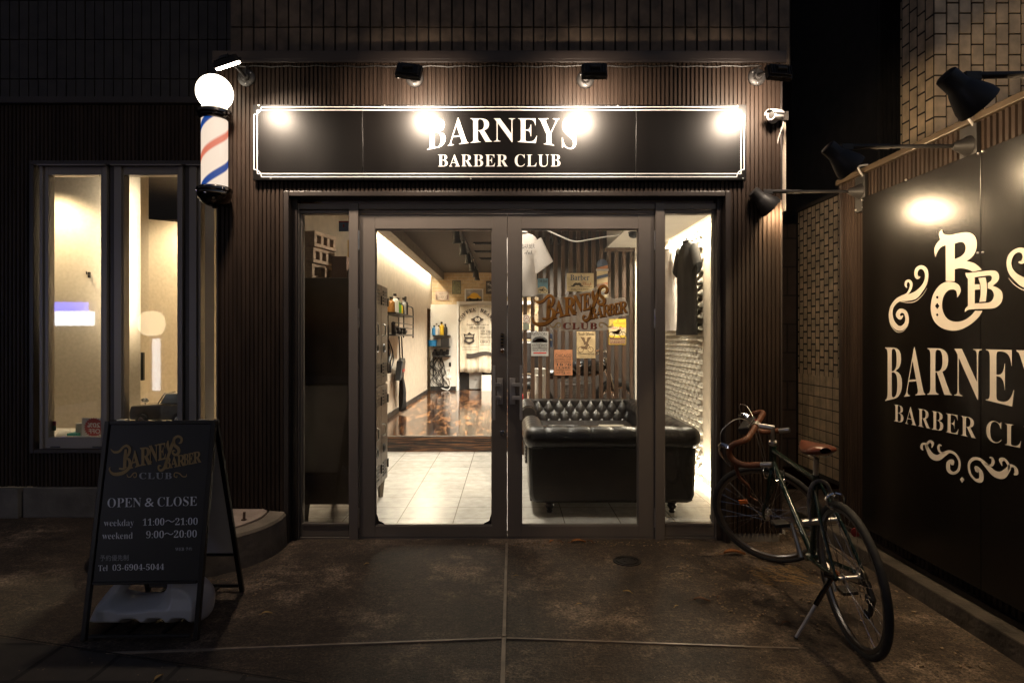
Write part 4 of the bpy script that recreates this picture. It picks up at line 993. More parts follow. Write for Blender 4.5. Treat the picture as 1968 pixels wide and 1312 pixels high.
# ------------------------------------------------------------------ sofas
def make_sofa(loc, label):
    t = thing('sofa', loc, label, 'sofa', 'black button-back sofas')
    W_, D_ = 1.33, 0.80; hw = W_ / 2
    # body: outer back and sides, gently rounded
    k = MB()
    ol = [(-hw + 0.07, 0.02), (-hw + 0.045, 0.08), (-hw + 0.035, 0.40), (-hw + 0.035, 0.47), (hw - 0.035, 0.47), (hw - 0.035, 0.40), (hw - 0.045, 0.08), (hw - 0.07, 0.02)]
    k.prism([(a, b + 0.085) for a, b in ol], lambda a, b, d: V(a, d, b - 0.02), -D_ / 2 + 0.06, -D_ / 2 + 0.20); k.box(-hw + 0.06, hw - 0.06, -D_ / 2 + 0.19, D_ / 2 - 0.02, 0.085, 0.29); k.build('base', leather_m, t, smooth=True, bevel=0.028, local=True)
    # rolled top of the back, scalloped where the buttons pull it in
    def roll(u, v):
        a = 2 * PI * u; x = -hw + W_ * v
        s = 1 - 0.10 * (1 - abs(math.sin(PI * v * 8)) ** 0.45) * (0.55 + 0.45 * math.sin(a))
        q = max(0, abs(2 * v - 1) - 0.88) / 0.12; e = math.sqrt(max(0.0, 1 - q * q))
        return V(x, -D_ / 2 + 0.085 + 0.085 * s * e * math.cos(a), 0.575 + 0.085 * s * e * math.sin(a))
    k = MB(); k.grid(roll, 24, 96); k.build('back_roll', leather_m, t, smooth=True, local=True, angle=80)
    # the deep-buttoned inside of the back
    def tuft(p, q): return (abs(math.sin(PI * (p + q))) * abs(math.sin(PI * (p - q)))) ** 0.38
    def back(u, v):
        x = -hw + 0.15 + (W_ - 0.30) * u; z = 0.40 + 0.245 * v
        return V(x, -D_ / 2 + 0.20 - 0.05 * v + 0.034 * tuft(u * 9, v * 1.34 + 0.12), z)
    k = MB(); k.grid(back, 180, 48); k.build('back_cushion', leather_m, t, smooth=True, local=True, angle=85)
    bt = MB()
    for j in range(1, 3):
        for i in range(0, 19):
            p_, q_ = i / 2, j / 2
            if (i + j) % 2: continue
            v_ = back(p_ / 9, (q_ - 0.12) / 1.34); bt.sphere(v_ + V(0, 0.004, 0), 0.007, 8, 6)
    bt.build('buttons', leather_m, t, smooth=True, local=True)
    for s in (-1, 1):
        k = MB()
        def arm(u, v, s=s):
            a = 2 * PI * u; y = -D_ / 2 + 0.085 + (D_ - 0.105) * v
            f_ = 1 - 0.08 * (1 - abs(math.sin(PI * v * 5)) ** 0.5) * (0.5 + 0.5 * math.sin(a))
            return V(s * (hw - 0.085) + 0.085 * f_ * math.cos(a), y, 0.575 + 0.085 * f_ * math.sin(a))
        k.grid(arm, 20, 60)
        k.prism([(0.085 * math.cos(a * PI / 12), 0.085 * math.sin(a * PI / 12)) for a in range(24)], lambda a, b, d, s=s: V(s * (hw - 0.085) + a, d, 0.575 + b), D_ / 2 - 0.026, D_ / 2 - 0.02)
        k.box(*sorted((s * (hw - 0.155), s * (hw - 0.05))), -D_ / 2 + 0.12, D_ / 2 - 0.022, 0.09, 0.56)
        ar = k.build('arm', leather_m, t, smooth=True, local=True, angle=60)
        n = MB()
        for i in range(15):
            a = PI * i / 14; n.sphere((s * (hw - 0.085) + 0.072 * math.cos(a), D_ / 2 - 0.019, 0.575 + 0.072 * math.sin(a)), 0.006, 6, 4)
        for i in range(14):
            for q in (-1, 1): n.sphere((s * (hw - 0.10) + q * 0.045, D_ / 2 - 0.021, 0.56 - i * 0.033), 0.006, 6, 4)
        n.build('nail_heads', chrome_m, ar, local=True)
        for y in (-D_ / 2 + 0.14, D_ / 2 - 0.12):
            f_ = MB(); f_.lathe([(0.001, 0), (0.020, 0), (0.024, 0.012), (0.018, 0.02), (0.026, 0.034), (0.036, 0.05), (0.030, 0.066), (0.040, 0.078), (0.040, 0.09)], (s * (hw - 0.20), y, 0)); f_.build('foot', black_m, t, smooth=True, local=True)
    k = MB(); k.box(-hw + 0.155, hw - 0.155, -D_ / 2 + 0.20, D_ / 2 - 0.0, 0.28, 0.44); k.build('seat_cushion', leather_m, t, smooth=True, bevel=0.035, local=True)
    k = MB(); k.tube([(-hw + 0.06, -D_ / 2 + 0.056, 0.505), (hw - 0.06, -D_ / 2 + 0.056, 0.505)], 0.006, 6); k.build('back_piping', leather_m, t, local=True)
    return t
sofa = make_sofa(V(0.775, 4.93, ZF), 'black leather sofa just inside the glass, its plain back to the street')
dup(sofa, V(0.775, 6.44, ZF), PI, 'black button-tufted sofa facing the street in front of the slatted screen')

# coffee table
t = thing('coffee_table', (0.72, 5.72, ZF), 'low dark wooden coffee table with glossy top between the two sofas', 'table')
tab_m = pm('table_wood', (0.16, 0.10, 0.06), 0.16, 0, 0.3, 4, stretch=(1, 8, 1))
k = MB(); k.box(0.16, 1.30, 5.42, 6.0, 0.455, 0.495); k.build('tabletop', tab_m, t, bevel=0.006)
for x in (0.22, 1.24):
    for y in (5.48, 5.94): k = MB(); k.box(x - 0.03, x + 0.03, y - 0.03, y + 0.03, ZF, 0.454); k.build('leg', black_m, t, bevel=0.004)
k = MB(); k.lathe([(0.001, 0), (0.15, 0), (0.155, 0.008), (0.16, 0.016), (0.152, 0.018), (0.14, 0.010), (0.001, 0.008)], (0.52, 5.88, 0.496), seg=32); k.v = [V(p.x * 1, (p.y - 5.88) * 0.5 + 5.88, p.z) for p in k.v]; tag(k.build('tray', black_m, smooth=True), 'oval black tray at the left end of the coffee table', 'tray')
k = MB(); k.box(0.86, 1.12, 5.86, 5.97, 0.496, 0.504); k.box(0.87, 1.11, 5.87, 5.975, 0.505, 0.512); tag(k.build('magazine_pile', pm('magazine', (0.3, 0.27, 0.22), 0.4), bevel=0.001), 'thin pile of magazines at the right of the coffee table', 'magazines')

# ------------------------------------------------------------------ slatted screen with tin signs
YSL = 6.95
t = thing('slat_screen', (0.75, YSL, ZF), 'tall screen of dark upright wooden slats behind the sofas', 'screen')
x = (1005.5 - CX) * YSL / F; i = 0
while x < (1213 - CX) * YSL / F:
    top = ZC - 0.004 if x < 1.05 else 2.33
    k = MB(); k.box(x, x + 0.044, YSL, YSL + 0.03, ZF, top); k.build('slat', wood_m, t, bevel=0.002)
    x += 0.0862; i += 1
k = MB(); k.box(0.14, 1.40, YSL + 0.031, YSL + 0.06, ZF, 0.12); k.build('bottom_rail', wood_m, t)
k = MB(); k.box(1.08, 1.42, YSL - 0.02, YSL + 0.05, 2.331, 2.368); k.build('header', wood_m, t)
k = MB(); k.box(1.42, 1.47, YSL - 0.05, YSL + 0.06, ZF, 2.366); k.build('end_post', whitew_m, t)

def tin(box, Y, base, label, parts, cat='tin sign', group='tin signs on the slatted screen', th=0.006, name='tin_sign'):
    """flat printed sign: box in photo px; parts = (kind, args, material) in the sign's own 0..1 square"""
    x0, y0, x1, y1 = box
    a, b = at(x0, y1, Y), at(x1, y0, Y)
    k = MB(); k.box(a.x, b.x, Y - th, Y, a.z, b.z); o = k.build(name, base, bevel=0.0015); tag(o, label, cat, group)
    W_, H_ = b.x - a.x, b.z - a.z
    fnn = lambda u, v, dd=0.0015: V(a.x + u * W_, Y - th - dd, a.z + v * H_)
    for nm, mat, ops in parts:
        k = MB()
        for j, op in enumerate(ops):
            if op[0] == 't':
                _, s, st, u0, v0, u1, v1 = op
                text(k, s, lambda u, v: fnn(u0 + u * (u1 - u0), v0 + v * (v1 - v0)), st)
            elif op[0] == 'r':
                _, u0, v0, u1, v1 = op; k.quad(fnn(u0, v0, 0.0008), fnn(u1, v0, 0.0008), fnn(u1, v1, 0.0008), fnn(u0, v1, 0.0008))
            elif op[0] == 'p': fill(k, [[(p * 100, q * 100) for p, q in op[1]]], lambda u, v: fnn(u / 100, v / 100, 0.0012))
            elif op[0] == 'c':
                _, cu, cv, r0, r1 = op; n = 20; asp = W_ / H_
                vs = [fnn(cu + rr * math.cos(2 * PI * i / n), cv + rr * asp * math.sin(2 * PI * i / n), 0.0013) for rr in (r0, r1) for i in range(n)]
                k.add(vs, [(i, (i + 1) % n, n + (i + 1) % n, n + i) for i in range(n)])
            elif op[0] == 's': stroke(k, op[1], lambda u, v: fnn(u / 100, v / 100, 0.0014))
        k.build(nm, mat, o)
    return o
ink = pm('dark_ink', (0.03, 0.022, 0.018), 0.6); cream = pm('cream_print', (0.55, 0.44, 0.27), 0.5, 0, 0.2, 12); tan = pm('tan_print', (0.46, 0.34, 0.19), 0.5, 0, 0.25, 12)
rust = pm('rusty_orange', (0.40, 0.17, 0.085), 0.55, 0, 0.3, 12); redp = pm('red_print', (0.40, 0.03, 0.025), 0.5); navy = pm('navy_print', (0.05, 0.07, 0.12), 0.5)
bluep = pm('blue_print', (0.13, 0.27, 0.36), 0.5, 0, 0.2, 10); yel = pm('yellow_print', (0.60, 0.42, 0.03), 0.5, 0, 0.15, 10); greyp = pm('grey_print', (0.36, 0.35, 0.34), 0.5, 0, 0.2, 10); charp = pm('charcoal_print', (0.05, 0.048, 0.05), 0.5)
def bike_ops(u, v, s, asp):
    return [('c', u, v, s * .30, s * .38), ('c', u + s * 1.25, v, s * .30, s * .38),
            ('p', [(u + s * .1, v + s * .1 * asp), (u + s * .4, v + s * .1 * asp), (u + s * .8, v), (u + s * .9, v + s * .35 * asp), (u + s * 1.1, v + s * .6 * asp), (u + s * .7, v + s * .62 * asp), (u + s * .5, v + s * .42 * asp), (u, v + s * .45 * asp)]),
            ('s', [((u + s * 1.25) * 100, v * 100, 3), ((u + s * 1.05) * 100, (v + s * .5 * asp) * 100, 3), ((u + s * .85) * 100, (v + s * .85 * asp) * 100, 2)])]
YT = YSL - 0.002
tin((1089, 525, 1141, 560), YT, cream, 'cream Barber Shop tin sign with a moustache, topmost on the slats', [('lettering', navy, [('t', 'Barber', 'serif', .13, .60, .84, .92)]), ('moustache', ink, [('s', [(14, 33, 1), (24, 30, 8), (34, 42, 13), (40, 36, 8), (46, 42, 13), (54, 30, 8), (62, 33, 1)])]), ('script', rust, [('t', 'Shop', 'script', .54, .24, .92, .54)]), ('small_print', ink, [('r', .06, .235, .94, .25), ('t', 'HAIRCUTS & SHAVES', 'serif', .16, .07, .84, .17)])])
tin((1033, 535, 1053, 566), YT, bluep, 'blue tin sign half hidden behind the white shirt', [('lettering', ink, [('t', 'OR DIE', 'sans', .1, .74, .92, .9)]), ('motif', cream, [('p', [(0, .05), (.98, .05), (.98, .3), (.7, .5), (.3, .5), (0, .38)])]), ('bike', ink, bike_ops(.2, .2, .42, .75))])
tin((1021, 637, 1054, 684), YT, greyp, 'grey tin sign with a red car and the words New York', [('lettering', ink, [('t', 'NEWYORK', 'sans', .05, .83, .95, .96), ('t', 'ROUTE', 'sans', .05, .38, .40, .50), ('t', 'RIDE', 'sans', .60, .38, .95, .50), ('r', .06, .30, .94, .33), ('t', 'BEER CHIPS', 'sans', .08, .20, .92, .27), ('t', '83', 'sans', .42, .34, .58, .52)]), ('arch', charp, [('p', [(.05, .55), (.95, .55), (.93, .68), (.75, .78), (.5, .81), (.25, .78), (.07, .68)])]), ('car', redp, [('p', [(.14, .57), (.86, .57), (.88, .63), (.74, .66), (.66, .72), (.34, .72), (.26, .66), (.12, .63)]), ('r', .12, .10, .88, .15)])])
tin((1055, 641, 1062, 667), YT + 0.06, navy, 'narrow navy sign peeping between slats beside the New York sign', [('band', cream, [('p', [(.05, .5), (.9, .5), (.7, .62), (.2, .62)])])])
tin((1065, 672, 1100, 721), YT, rust, 'rust orange Chicago baseball tin sign, lowest on the slats', [('lettering', ink, [('t', 'CHICAGO', 'sans', .06, .70, .94, .84), ('t', 'BASEBALL CLUB', 'sans', .06, .60, .94, .67), ('t', 'ESTABLISHED', 'serif', .1, .51, .9, .56), ('t', '1876', 'serif', .08, .37, .92, .48), ('t', 'CLARK', 'serif', .08, .26, .92, .34), ('t', 'MCMLXXX', 'serif', .08, .19, .92, .235), ('t', '5', 'serif', .40, .04, .60, .16), ('t', 'OCT', 'serif', .12, .07, .32, .12), ('t', 'MAY', 'serif', .68, .07, .90, .12)])])
tin((1108, 637, 1144, 688), YT, tan, 'tan tin sign with an engine above a motorcycle', [('lettering', ink, [('t', 'Road Works', 'black', .05, .85, .95, .97), ('t', 'Motorcycles', 'black', .05, .10, .95, .22), ('t', 'REPAIR & CUSTOM', 'serif', .15, .04, .85, .08)]), ('engine', pm('sepia_print', (0.12, 0.07, 0.035), 0.6), [('p', [(.2, .80), (.42, .78), (.47, .62), (.53, .62), (.58, .78), (.8, .80), (.68, .68), (.6, .56), (.62, .50), (.38, .50), (.40, .56), (.3, .68)])] + bike_ops(.22, .32, .42, .72))])
tin((1170, 613, 1203, 662), YT, yel, 'yellow tin sign with a black motorcycle, rightmost on the slats', [('panel', cream, [('p', [(.02, .36), (.98, .36), (.98, .66), (.02, .72)])]), ('brown_band', pm('brown_print', (0.12, 0.05, 0.03), 0.5), [('r', .02, .02, .98, .27)]), ('bike', ink, bike_ops(.16, .38, .52, .66)), ('script', redp, [('t', 'Gold Star', 'script', .18, .60, .9, .73)]), ('lettering', ink, [('t', '4', 'sans', .48, .88, .56, .96), ('t', 'MOTORCYCLES', 'sans', .4, .81, .95, .85)]), ('small_print', cream, [('t', 'THE NEW GOLD STAR TWIN', 'sans', .06, .14, .94, .19), ('t', 'Finest after morning', 'sans', .06, .06, .94, .11)])])
o = tin((1005, 605, 1018, 620), YT - 0.01, whitew_m, 'small round white badge at the left end of the slats', [('figure', redp, [('s', [(30, 40, 4), (50, 60, 10), (70, 45, 4)]), ('c', .5, .5, .40, .46)])], 'badge')
p = at(1011.5, 627, YT); k = MB(); k.box(p.x - 0.035, p.x + 0.03, YT - 0.012, YT - 0.001, p.z - 0.04, p.z + 0.035); o = tag(k.build('clip_board', pm('glass_green', (0.25, 0.28, 0.24), 0.3)), 'small pale plate below the round badge', 'plate')
# flat painted barber pole cut-out
a = at(1147, 552, YT - 0.01); b = at(1168, 500, YT - 0.01)
t = thing('pole_plaque', ((a.x + b.x) / 2, YT, a.z), 'flat painted barber pole plaque with a dark dome, on the slats', 'plaque')
w_, h_ = b.x - a.x, b.z - a.z; zb_ = a.z - 0.12
k = MB(); k.box(a.x, b.x, YT - 0.012, YT - 0.002, zb_, a.z + h_ * 0.66); o = k.build('column', cream, t, bevel=0.002)
for i, mt in enumerate((navy, rust, navy, rust)):
    z = zb_ + 0.02 + i * 0.095; k = MB(); k.add([V(a.x, YT - 0.0135, z), V(b.x, YT - 0.0135, z + 0.03), V(b.x, YT - 0.0135, z + 0.065), V(a.x, YT - 0.0135, z + 0.035)], [(0, 1, 2, 3)]); k.build('stripe', mt, o)
k = MB(); k.prism([(math.cos(i * PI / 12), math.sin(i * PI / 12)) for i in range(24)], lambda p, q, d: V((a.x + b.x) / 2 + p * w_ * .5, YT - 0.012 + d, a.z + h_ * .84 + q * w_ * .5), 0, 0.01); k.build('dome', navy, t)
k = MB(); k.box(a.x - 0.008, b.x + 0.008, YT - 0.016, YT - 0.002, a.z + h_ * 0.60, a.z + h_ * 0.68); k.build('collar', greyp, t, bevel=0.002)

# ------------------------------------------------------------------ the shop logo (used on the glass and on the A-board)
def logo_swash(m, fn):
    for s in ([(150, 322, 6), (195, 360, 26), (255, 348, 28), (300, 300, 26), (345, 285, 30), (378, 325, 34), (360, 390, 30), (318, 425, 18)],
              [(315, 415, 10), (372, 450, 34), (378, 520, 38), (335, 575, 36), (265, 608, 42), (190, 612, 36), (148, 585, 24), (136, 545, 16), (150, 535, 6)],
              [(330, 325, 26), (322, 420, 40), (315, 540, 36)], [(250, 548, 22), (300, 552, 24), (340, 530, 14)],
              [(832, 225, 10), (828, 280, 34), (842, 345, 22)], [(905, 205, 12), (882, 270, 36), (850, 360, 34), (812, 470, 32), (785, 545, 32), (745, 572, 28), (718, 548, 22), (725, 515, 20), (752, 520, 6)],
              [(958, 255, 8), (985, 245, 26), (992, 200, 28), (950, 176, 28), (905, 205, 32), (905, 270, 36), (955, 320, 38), (955, 368, 32), (918, 390, 28), (888, 368, 24), (895, 340, 20), (920, 345, 6)]): stroke(m, s, fn)
def logo_letters(m, fn):
    for ch, x0, x1, y0, y1, h0, h1 in (('A', 378, 500, 555, 520, 205, 195), ('R', 498, 636, 520, 500, 212, 205), ('N', 604, 712, 490, 466, 205, 200), ('E', 712, 806, 460, 440, 196, 190),
                                       ('B', 792, 866, 556, 545, 130, 128), ('A', 858, 950, 545, 528, 135, 132), ('R', 938, 1036, 530, 515, 135, 132), ('B', 1014, 1078, 516, 504, 132, 130), ('E', 1072, 1136, 505, 494, 132, 130), ('R', 1130, 1226, 494, 476, 134, 132)):
        text(m, ch, lambda u, v: fn(x0 + u * (x1 - x0), y0 + u * (y1 - y0) - v * (h0 + u * (h1 - h0))), 'serif', 0.012)
def logo_club(m, fn): text(m, 'CLUB', lambda u, v: fn(490 + u * 385, 670 - v * 75), 'serif', 0.0, 1.15)
def logo_curl(m, fn):
    for s in ([(345, 612, 4), (352, 640, 12), (385, 645, 12), (420, 605, 14), (452, 600, 12), (455, 640, 12), (428, 650, 10), (424, 625, 4)], [(1052, 610, 4), (1045, 640, 12), (1005, 640, 12), (965, 605, 14), (915, 598, 12), (905, 635, 12), (935, 650, 10), (938, 625, 4)]): stroke(m, s, fn)
SG = 220 / 1312
YG = YD - 0.0035
gl = lambda x, y, d=0: at(1000 + x * SG, 520 + y * SG, YG - d)
gold = pm('gold_brown_paint', (0.36, 0.155, 0.028), 0.35, 0.1, 0.25, 20); golddk = pm('dark_red_brown_paint', (0.085, 0.022, 0.012), 0.5); clubred = pm('brick_red_paint', (0.24, 0.055, 0.035), 0.45)
t = thing('window_decal', gl(680, 690), 'gold and red shop-name decal on a frosted cut-out, on right door glass', 'decal')
m = MB(); fill(m, [outline([(140, 300), (180, 272), (330, 262), (400, 305), (600, 265), (720, 238), (850, 195), (900, 158), (970, 150), (1012, 200), (1020, 280), (1060, 318), (1180, 308), (1215, 345), (1245, 480), (1225, 515), (1130, 530), (1105, 560), (1060, 590), (1075, 640), (1030, 672), (880, 690), (500, 690), (310, 655), (200, 640), (110, 610), (105, 545), (170, 500), (215, 420), (150, 375)])], gl)
fm = bpy.data.materials.new('frosted_film'); fm.use_nodes = True; _t = fm.node_tree; _p = _t.nodes['Principled BSDF']; _p.inputs['Base Color'].default_value = (0.75, 0.70, 0.66, 1); _p.inputs['Alpha'].default_value = 0.42; _p.inputs['Roughness'].default_value = 0.7
_tl = _t.nodes.new('ShaderNodeBsdfTranslucent'); _tl.inputs[0].default_value = (0.9, 0.85, 0.8, 1); _tr = _t.nodes.new('ShaderNodeBsdfTransparent'); _mx = _t.nodes.new('ShaderNodeMixShader'); _mx.inputs[0].default_value = 0.42
_t.links.new(_tr.outputs[0], _mx.inputs[1]); _t.links.new(_tl.outputs[0], _mx.inputs[2]); _t.links.new(_mx.outputs[0], _t.nodes['Material Output'].inputs[0])
m.build('frosted_film', fm, t)
m = MB(); sh = lambda x, y: gl(x + 9, y + 10, 0.0008); logo_swash(m, sh); logo_letters(m, sh); m.build('drop_shadow', golddk, t)
m = MB(); f1 = lambda x, y: gl(x, y, 0.0018); logo_swash(m, f1); logo_letters(m, f1); m.build('lettering', gold, t)
m = MB(); logo_club(m, lambda x, y: gl(x + 6, y + 5, 0.0008)); m.build('drop_shadow', golddk, t)
m = MB(); logo_club(m, f1); m.build('club_lettering', clubred, t)
m = MB(); logo_curl(m, f1); m.build('curl', pm('gold_curl', (0.36, 0.25, 0.09), 0.4, 0.2), t)
k = MB(); k.tube(cr([tuple(at(1046, 440, 5.0)), tuple(at(1075, 453, 5.0)), tuple(at(1105, 464, 5.0)), tuple(at(1135, 460, 5.0)), tuple(at(1165, 455, 5.0)), tuple(at(1190, 452, 5.0))], 8), 0.006, 6); tag(k.build('hanging_wire', whitew_m, smooth=True), 'white wire sagging across the top of the right door glass', 'wire')

# ------------------------------------------------------------------ shirts
def shirt(loc, mat, label, w_, l_, dpt, rot, motif=None, mname='chest_print'):
    t = thing('t_shirt', loc, label, 't-shirt', 'shirts hung up in the shop')
    def body(u, v):
        a = 2 * PI * u; z = -l_ * v
        hw = w_ * (0.16 + 0.34 * min(1, v / 0.10) ** 0.6) if v < 0.10 else w_ * (0.50 - 0.05 * math.sin(PI * v) + 0.03 * v)
        wr = 1 + 0.10 * math.sin(3 * a + 9 * v) * v + 0.05 * math.sin(7 * a - 5 * v)
        return V(hw * math.cos(a), dpt * (0.35 + 0.65 * min(1, v * 3)) * wr * math.sin(a), z)
    M = Matrix.Rotation(rot, 4, 'Z')
    k = MB(); k.grid(body, 40, 30); k.v = [M @ p for p in k.v]; k.build('body', mat, t, smooth=True, local=True, angle=80)
    for s in (-1, 1):
        k = MB()
        def sl(u, v, s=s):
            a = 2 * PI * u; r_ = 0.085 + 0.015 * v
            c = V(s * (w_ * 0.36 + 0.085 * v), 0, -0.085 - 0.20 * v)
            return c + V(s * r_ * 0.75 * math.cos(a), dpt * 0.75 * math.sin(a), r_ * 0.55 * math.cos(a)) 
        k.grid(sl, 24, 8); k.v = [M @ p for p in k.v]; k.build('sleeve', mat, t, smooth=True, local=True, angle=80)
    k = MB(); k.tube([M @ V(w_ * 0.16 * math.cos(a * PI / 10), dpt * 0.45 * math.sin(a * PI / 10), 0.0) for a in range(20)], 0.010, 6, closed=True); k.build('collar', mat, t, smooth=True, local=True)
    if motif:
        k = MB()
        for s_, st, u0, z0, u1, z1 in motif: text(k, s_, lambda u, v: M @ V(u0 + u * (u1 - u0), -dpt * 1.12, z0 + v * (z1 - z0)), st)
        k.build(mname, ink, t, local=True)
    k = MB(); k.tube([(0, 0, 0.09), (0.012, 0, 0.11), (0.022, 0, 0.09), (0, 0, 0.06), (0, 0, 0.03)], 0.004, 6); k.tube([M @ V(-w_ * 0.38, 0, -0.06), V(0, 0, 0.03), M @ V(w_ * 0.38, 0, -0.06)], 0.006, 6); k.build('hanger', black_m, t, local=True)
    return t
shirt_w = pm('white_cotton', (0.66, 0.60, 0.56), 0.85, 0, 0.08, 8, 0.1, 80); shirt_b = pm('black_cotton', (0.020, 0.017, 0.015), 0.9, 0, 0.2, 8, 0.1, 80)
p = at(1003, 447, 4.9); shirt(p, shirt_w, 'white printed shirt hanging behind the meeting stiles of the doors', 0.25, 0.51, 0.05, 0.0, [('BARBER', 'sans', 0.0, -0.135, 0.10, -0.10), ('club', 'script', 0.02, -0.18, 0.08, -0.15)])
p = at(1284, 478, 6.45); shirt(V(1.685, 6.50, p.z), shirt_w, 'white shirt with small black monogram hung on relief tile wall', 0.50, 0.86, 0.05, R(-86), [('CB', 'black', -0.07, -0.40, 0.06, -0.24)])
p = at(1319, 463, 5.75); shirt(V(1.675, 5.78, p.z), shirt_b, 'plain black shirt hung on relief tile wall by the right window', 0.42, 0.88, 0.055, R(-84))
k = MB(); c_ = at(1218, 467, 5.9); k.sphere((c_.x, c_.y, 2.345), 0.05, 16, 10, (1, 1, 0.7)); k.cyl((c_.x, c_.y, 2.36), (c_.x, c_.y, 2.369), 0.055); tag(k.build('ceiling_speaker', black_m, smooth=True), 'small round black dome under the right soffit', 'dome speaker')

# ------------------------------------------------------------------ lockers with things on top
LX = -1.03
t = thing('metal_locker', (-1.27, 4.8, ZF), 'brown steel locker standing inside the left door, its doors with louvres', 'locker')
k = MB(); k.box(-1.50, LX - 0.004, 4.36, 5.16, 0.17, 1.78); k.build('cabinet', locker_m, t, bevel=0.006)
for j in range(2):
    for i in range(3):
        y0, y1 = 4.37 + i * 0.263, 4.37 + (i + 1) * 0.263 - 0.006; z0, z1 = 0.19 + j * 0.80, 0.19 + (j + 1) * 0.80 - 0.02
        k = MB(); k.box(LX - 0.003, LX + 0.012, y0, y1, z0, z1); d = k.build('locker_door', locker_m, t, bevel=0.003)
        k = MB()
        for zz in (z1 - 0.10, z0 + 0.10):
            for q in range(5): k.box(LX + 0.012, LX + 0.018, y0 + 0.06, y1 - 0.06, zz + (q - 2) * 0.026, zz + (q - 2) * 0.026 + 0.010)
        k.build('louvre', black_m, d)
        k = MB(); k.tube(cr([(LX + 0.012, y0 + 0.05, (z0 + z1) / 2 + 0.08), (LX + 0.035, y0 + 0.05, (z0 + z1) / 2 + 0.07), (LX + 0.035, y0 + 0.05, (z0 + z1) / 2 - 0.0), (LX + 0.012, y0 + 0.05, (z0 + z1) / 2 - 0.01)], 5), 0.006, 8); k.build('pull', steel_m, d, smooth=True)
        k = MB(); c = V(LX + 0.022, y0 + 0.05, (z0 + z1) / 2 - 0.11); k.tube([c + V(0.004, 0.032 * math.cos(a * PI / 10), 0.032 * math.sin(a * PI / 10)) for a in range(20)], 0.006, 6, closed=True); k.build('ring_pull', black_m, d, smooth=True)
        for zz in (z1 - 0.12, z0 + 0.12): k = MB(); k.box(LX + 0.001, LX + 0.022, y1 - 0.012, y1 + 0.006, zz - 0.035, zz + 0.035); k.build('hinge', black_m, d)
for x in (-1.46, LX - 0.04):
    for y in (4.40, 5.12): k = MB(); k.tube([(x, y, 0.17), (x, y, ZF)], [0.035, 0.020], 4); k.build('leg', locker_m, t)
ct = pm('breeze_block', (0.36, 0.25, 0.17), 0.85, 0, 0.3, 16, 0.5, 60)
p = at(609, 530, 4.62)
for i in range(3):
    t2 = thing('breeze_block', (-1.40, 4.62, 1.782 + i * 0.115), ['lowest', 'middle', 'topmost'][i] + ' of three perforated blocks stacked on the locker', 'block', 'perforated blocks on the locker')
    z = 1.782 + i * 0.115; a_ = R(-14); M = Matrix.Translation((-1.44 + i * 0.012, 4.60 - i * 0.01, z)) @ Matrix.Rotation(a_, 4, 'Z')
    k = MB(); k.box(-0.055, 0.055, -0.15, 0.15, 0, 0.026, M); k.box(-0.055, 0.055, -0.15, 0.15, 0.086, 0.113, M)
    for q in (-0.15, -0.062, 0.026, 0.114): k.box(-0.0545, 0.0545, q, q + 0.036, 0.0255, 0.0865, M)
    k.build('block_body', ct, t2, bevel=0.004)
    k = MB(); k.box(-0.03, -0.02, -0.14, 0.14, 0.03, 0.082, M); k.build('block_core', black_m, t2)
k = MB(); k.box(-1.215, -1.12, 4.62, 4.80, 1.782, 2.09); o = tag(k.build('yellow_box', pm('yellow_card', (0.62, 0.36, 0.02), 0.5), bevel=0.003), 'tall yellow box with white foot on the locker', 'box')
k = MB(); k.box(-1.119, -1.1185, 4.625, 4.795, 1.785, 1.90); k.build('white_panel', whitew_m, o)
k = MB(); k.box(-1.30, -1.19, 4.50, 4.60, 1.782, 1.95); tag(k.build('brown_carton', pm('brown_card', (0.20, 0.12, 0.085), 0.7), bevel=0.003), 'brown carton beside the perforated blocks on the locker', 'carton')
k = MB(); k.box(-1.18, -1.09, 4.50, 4.56, 1.782, 1.86); tag(k.build('dark_tin', pm('green_tin', (0.05, 0.06, 0.045), 0.4), bevel=0.003), 'short dark green tin at the front of the locker top', 'tin')

# ------------------------------------------------------------------ wall rack on the left wall
def Lp(Y, z, dx=0): return V(XL + 0.02 + dx, Y, z)
t = thing('wall_rack', (XL, 9.2, 1.34), 'black wire rack on the left shop wall loaded with bottles and clippers', 'rack')
Y0, Y1 = 8.1, 9.62
for z in (1.40, 1.69):
    k = MB(); k.box(XL + 0.02, XL + 0.24, Y0, Y1, z - 0.012, z + 0.010); k.build('shelf', black_m, t)
for Y in (8.75, Y1 - 0.01):
    k = MB(); k.tube(cr([(XL + 0.01, Y, 1.36), (XL + 0.01, Y, 1.80), (XL + 0.06, Y, 1.86), (XL + 0.20, Y, 1.84), (XL + 0.23, Y, 1.76), (XL + 0.23, Y, 1.36)], 5), 0.009, 8); k.build('side_frame', black_m, t, smooth=True)
for z in (1.50, 1.56):
    k = MB(); k.tube([(XL + 0.235, Y0, z), (XL + 0.235, Y1, z)], 0.006, 6); k.build('guard_rail', black_m, t)
def bottle(loc, r, h, mat, label, grp, capm=None):
    k = MB(); k.lathe([(0.001, 0), (r, 0), (r, h * 0.68), (r * 0.8, h * 0.76), (r * 0.38, h * 0.80), (r * 0.38, h)], loc, seg=14); o = tag(k.build('bottle', mat, smooth=True), label, 'bottle', grp)
    k = MB(); k.lathe([(r * 0.45, 0), (r * 0.45, h * 0.13), (0.001, h * 0.13)], Vector(loc) + V(0, 0, h * 0.93), seg=12); k.build('cap', capm or black_m, o, smooth=True)
green_b = pm('green_bottle', (0.10, 0.30, 0.03), 0.3); amber = pm('amber_bottle', (0.35, 0.16, 0.04), 0.3); yelb = pm('yellow_bottle', (0.65, 0.42, 0.02), 0.35); blueb = pm('blue_bottle', (0.03, 0.22, 0.50), 0.35)
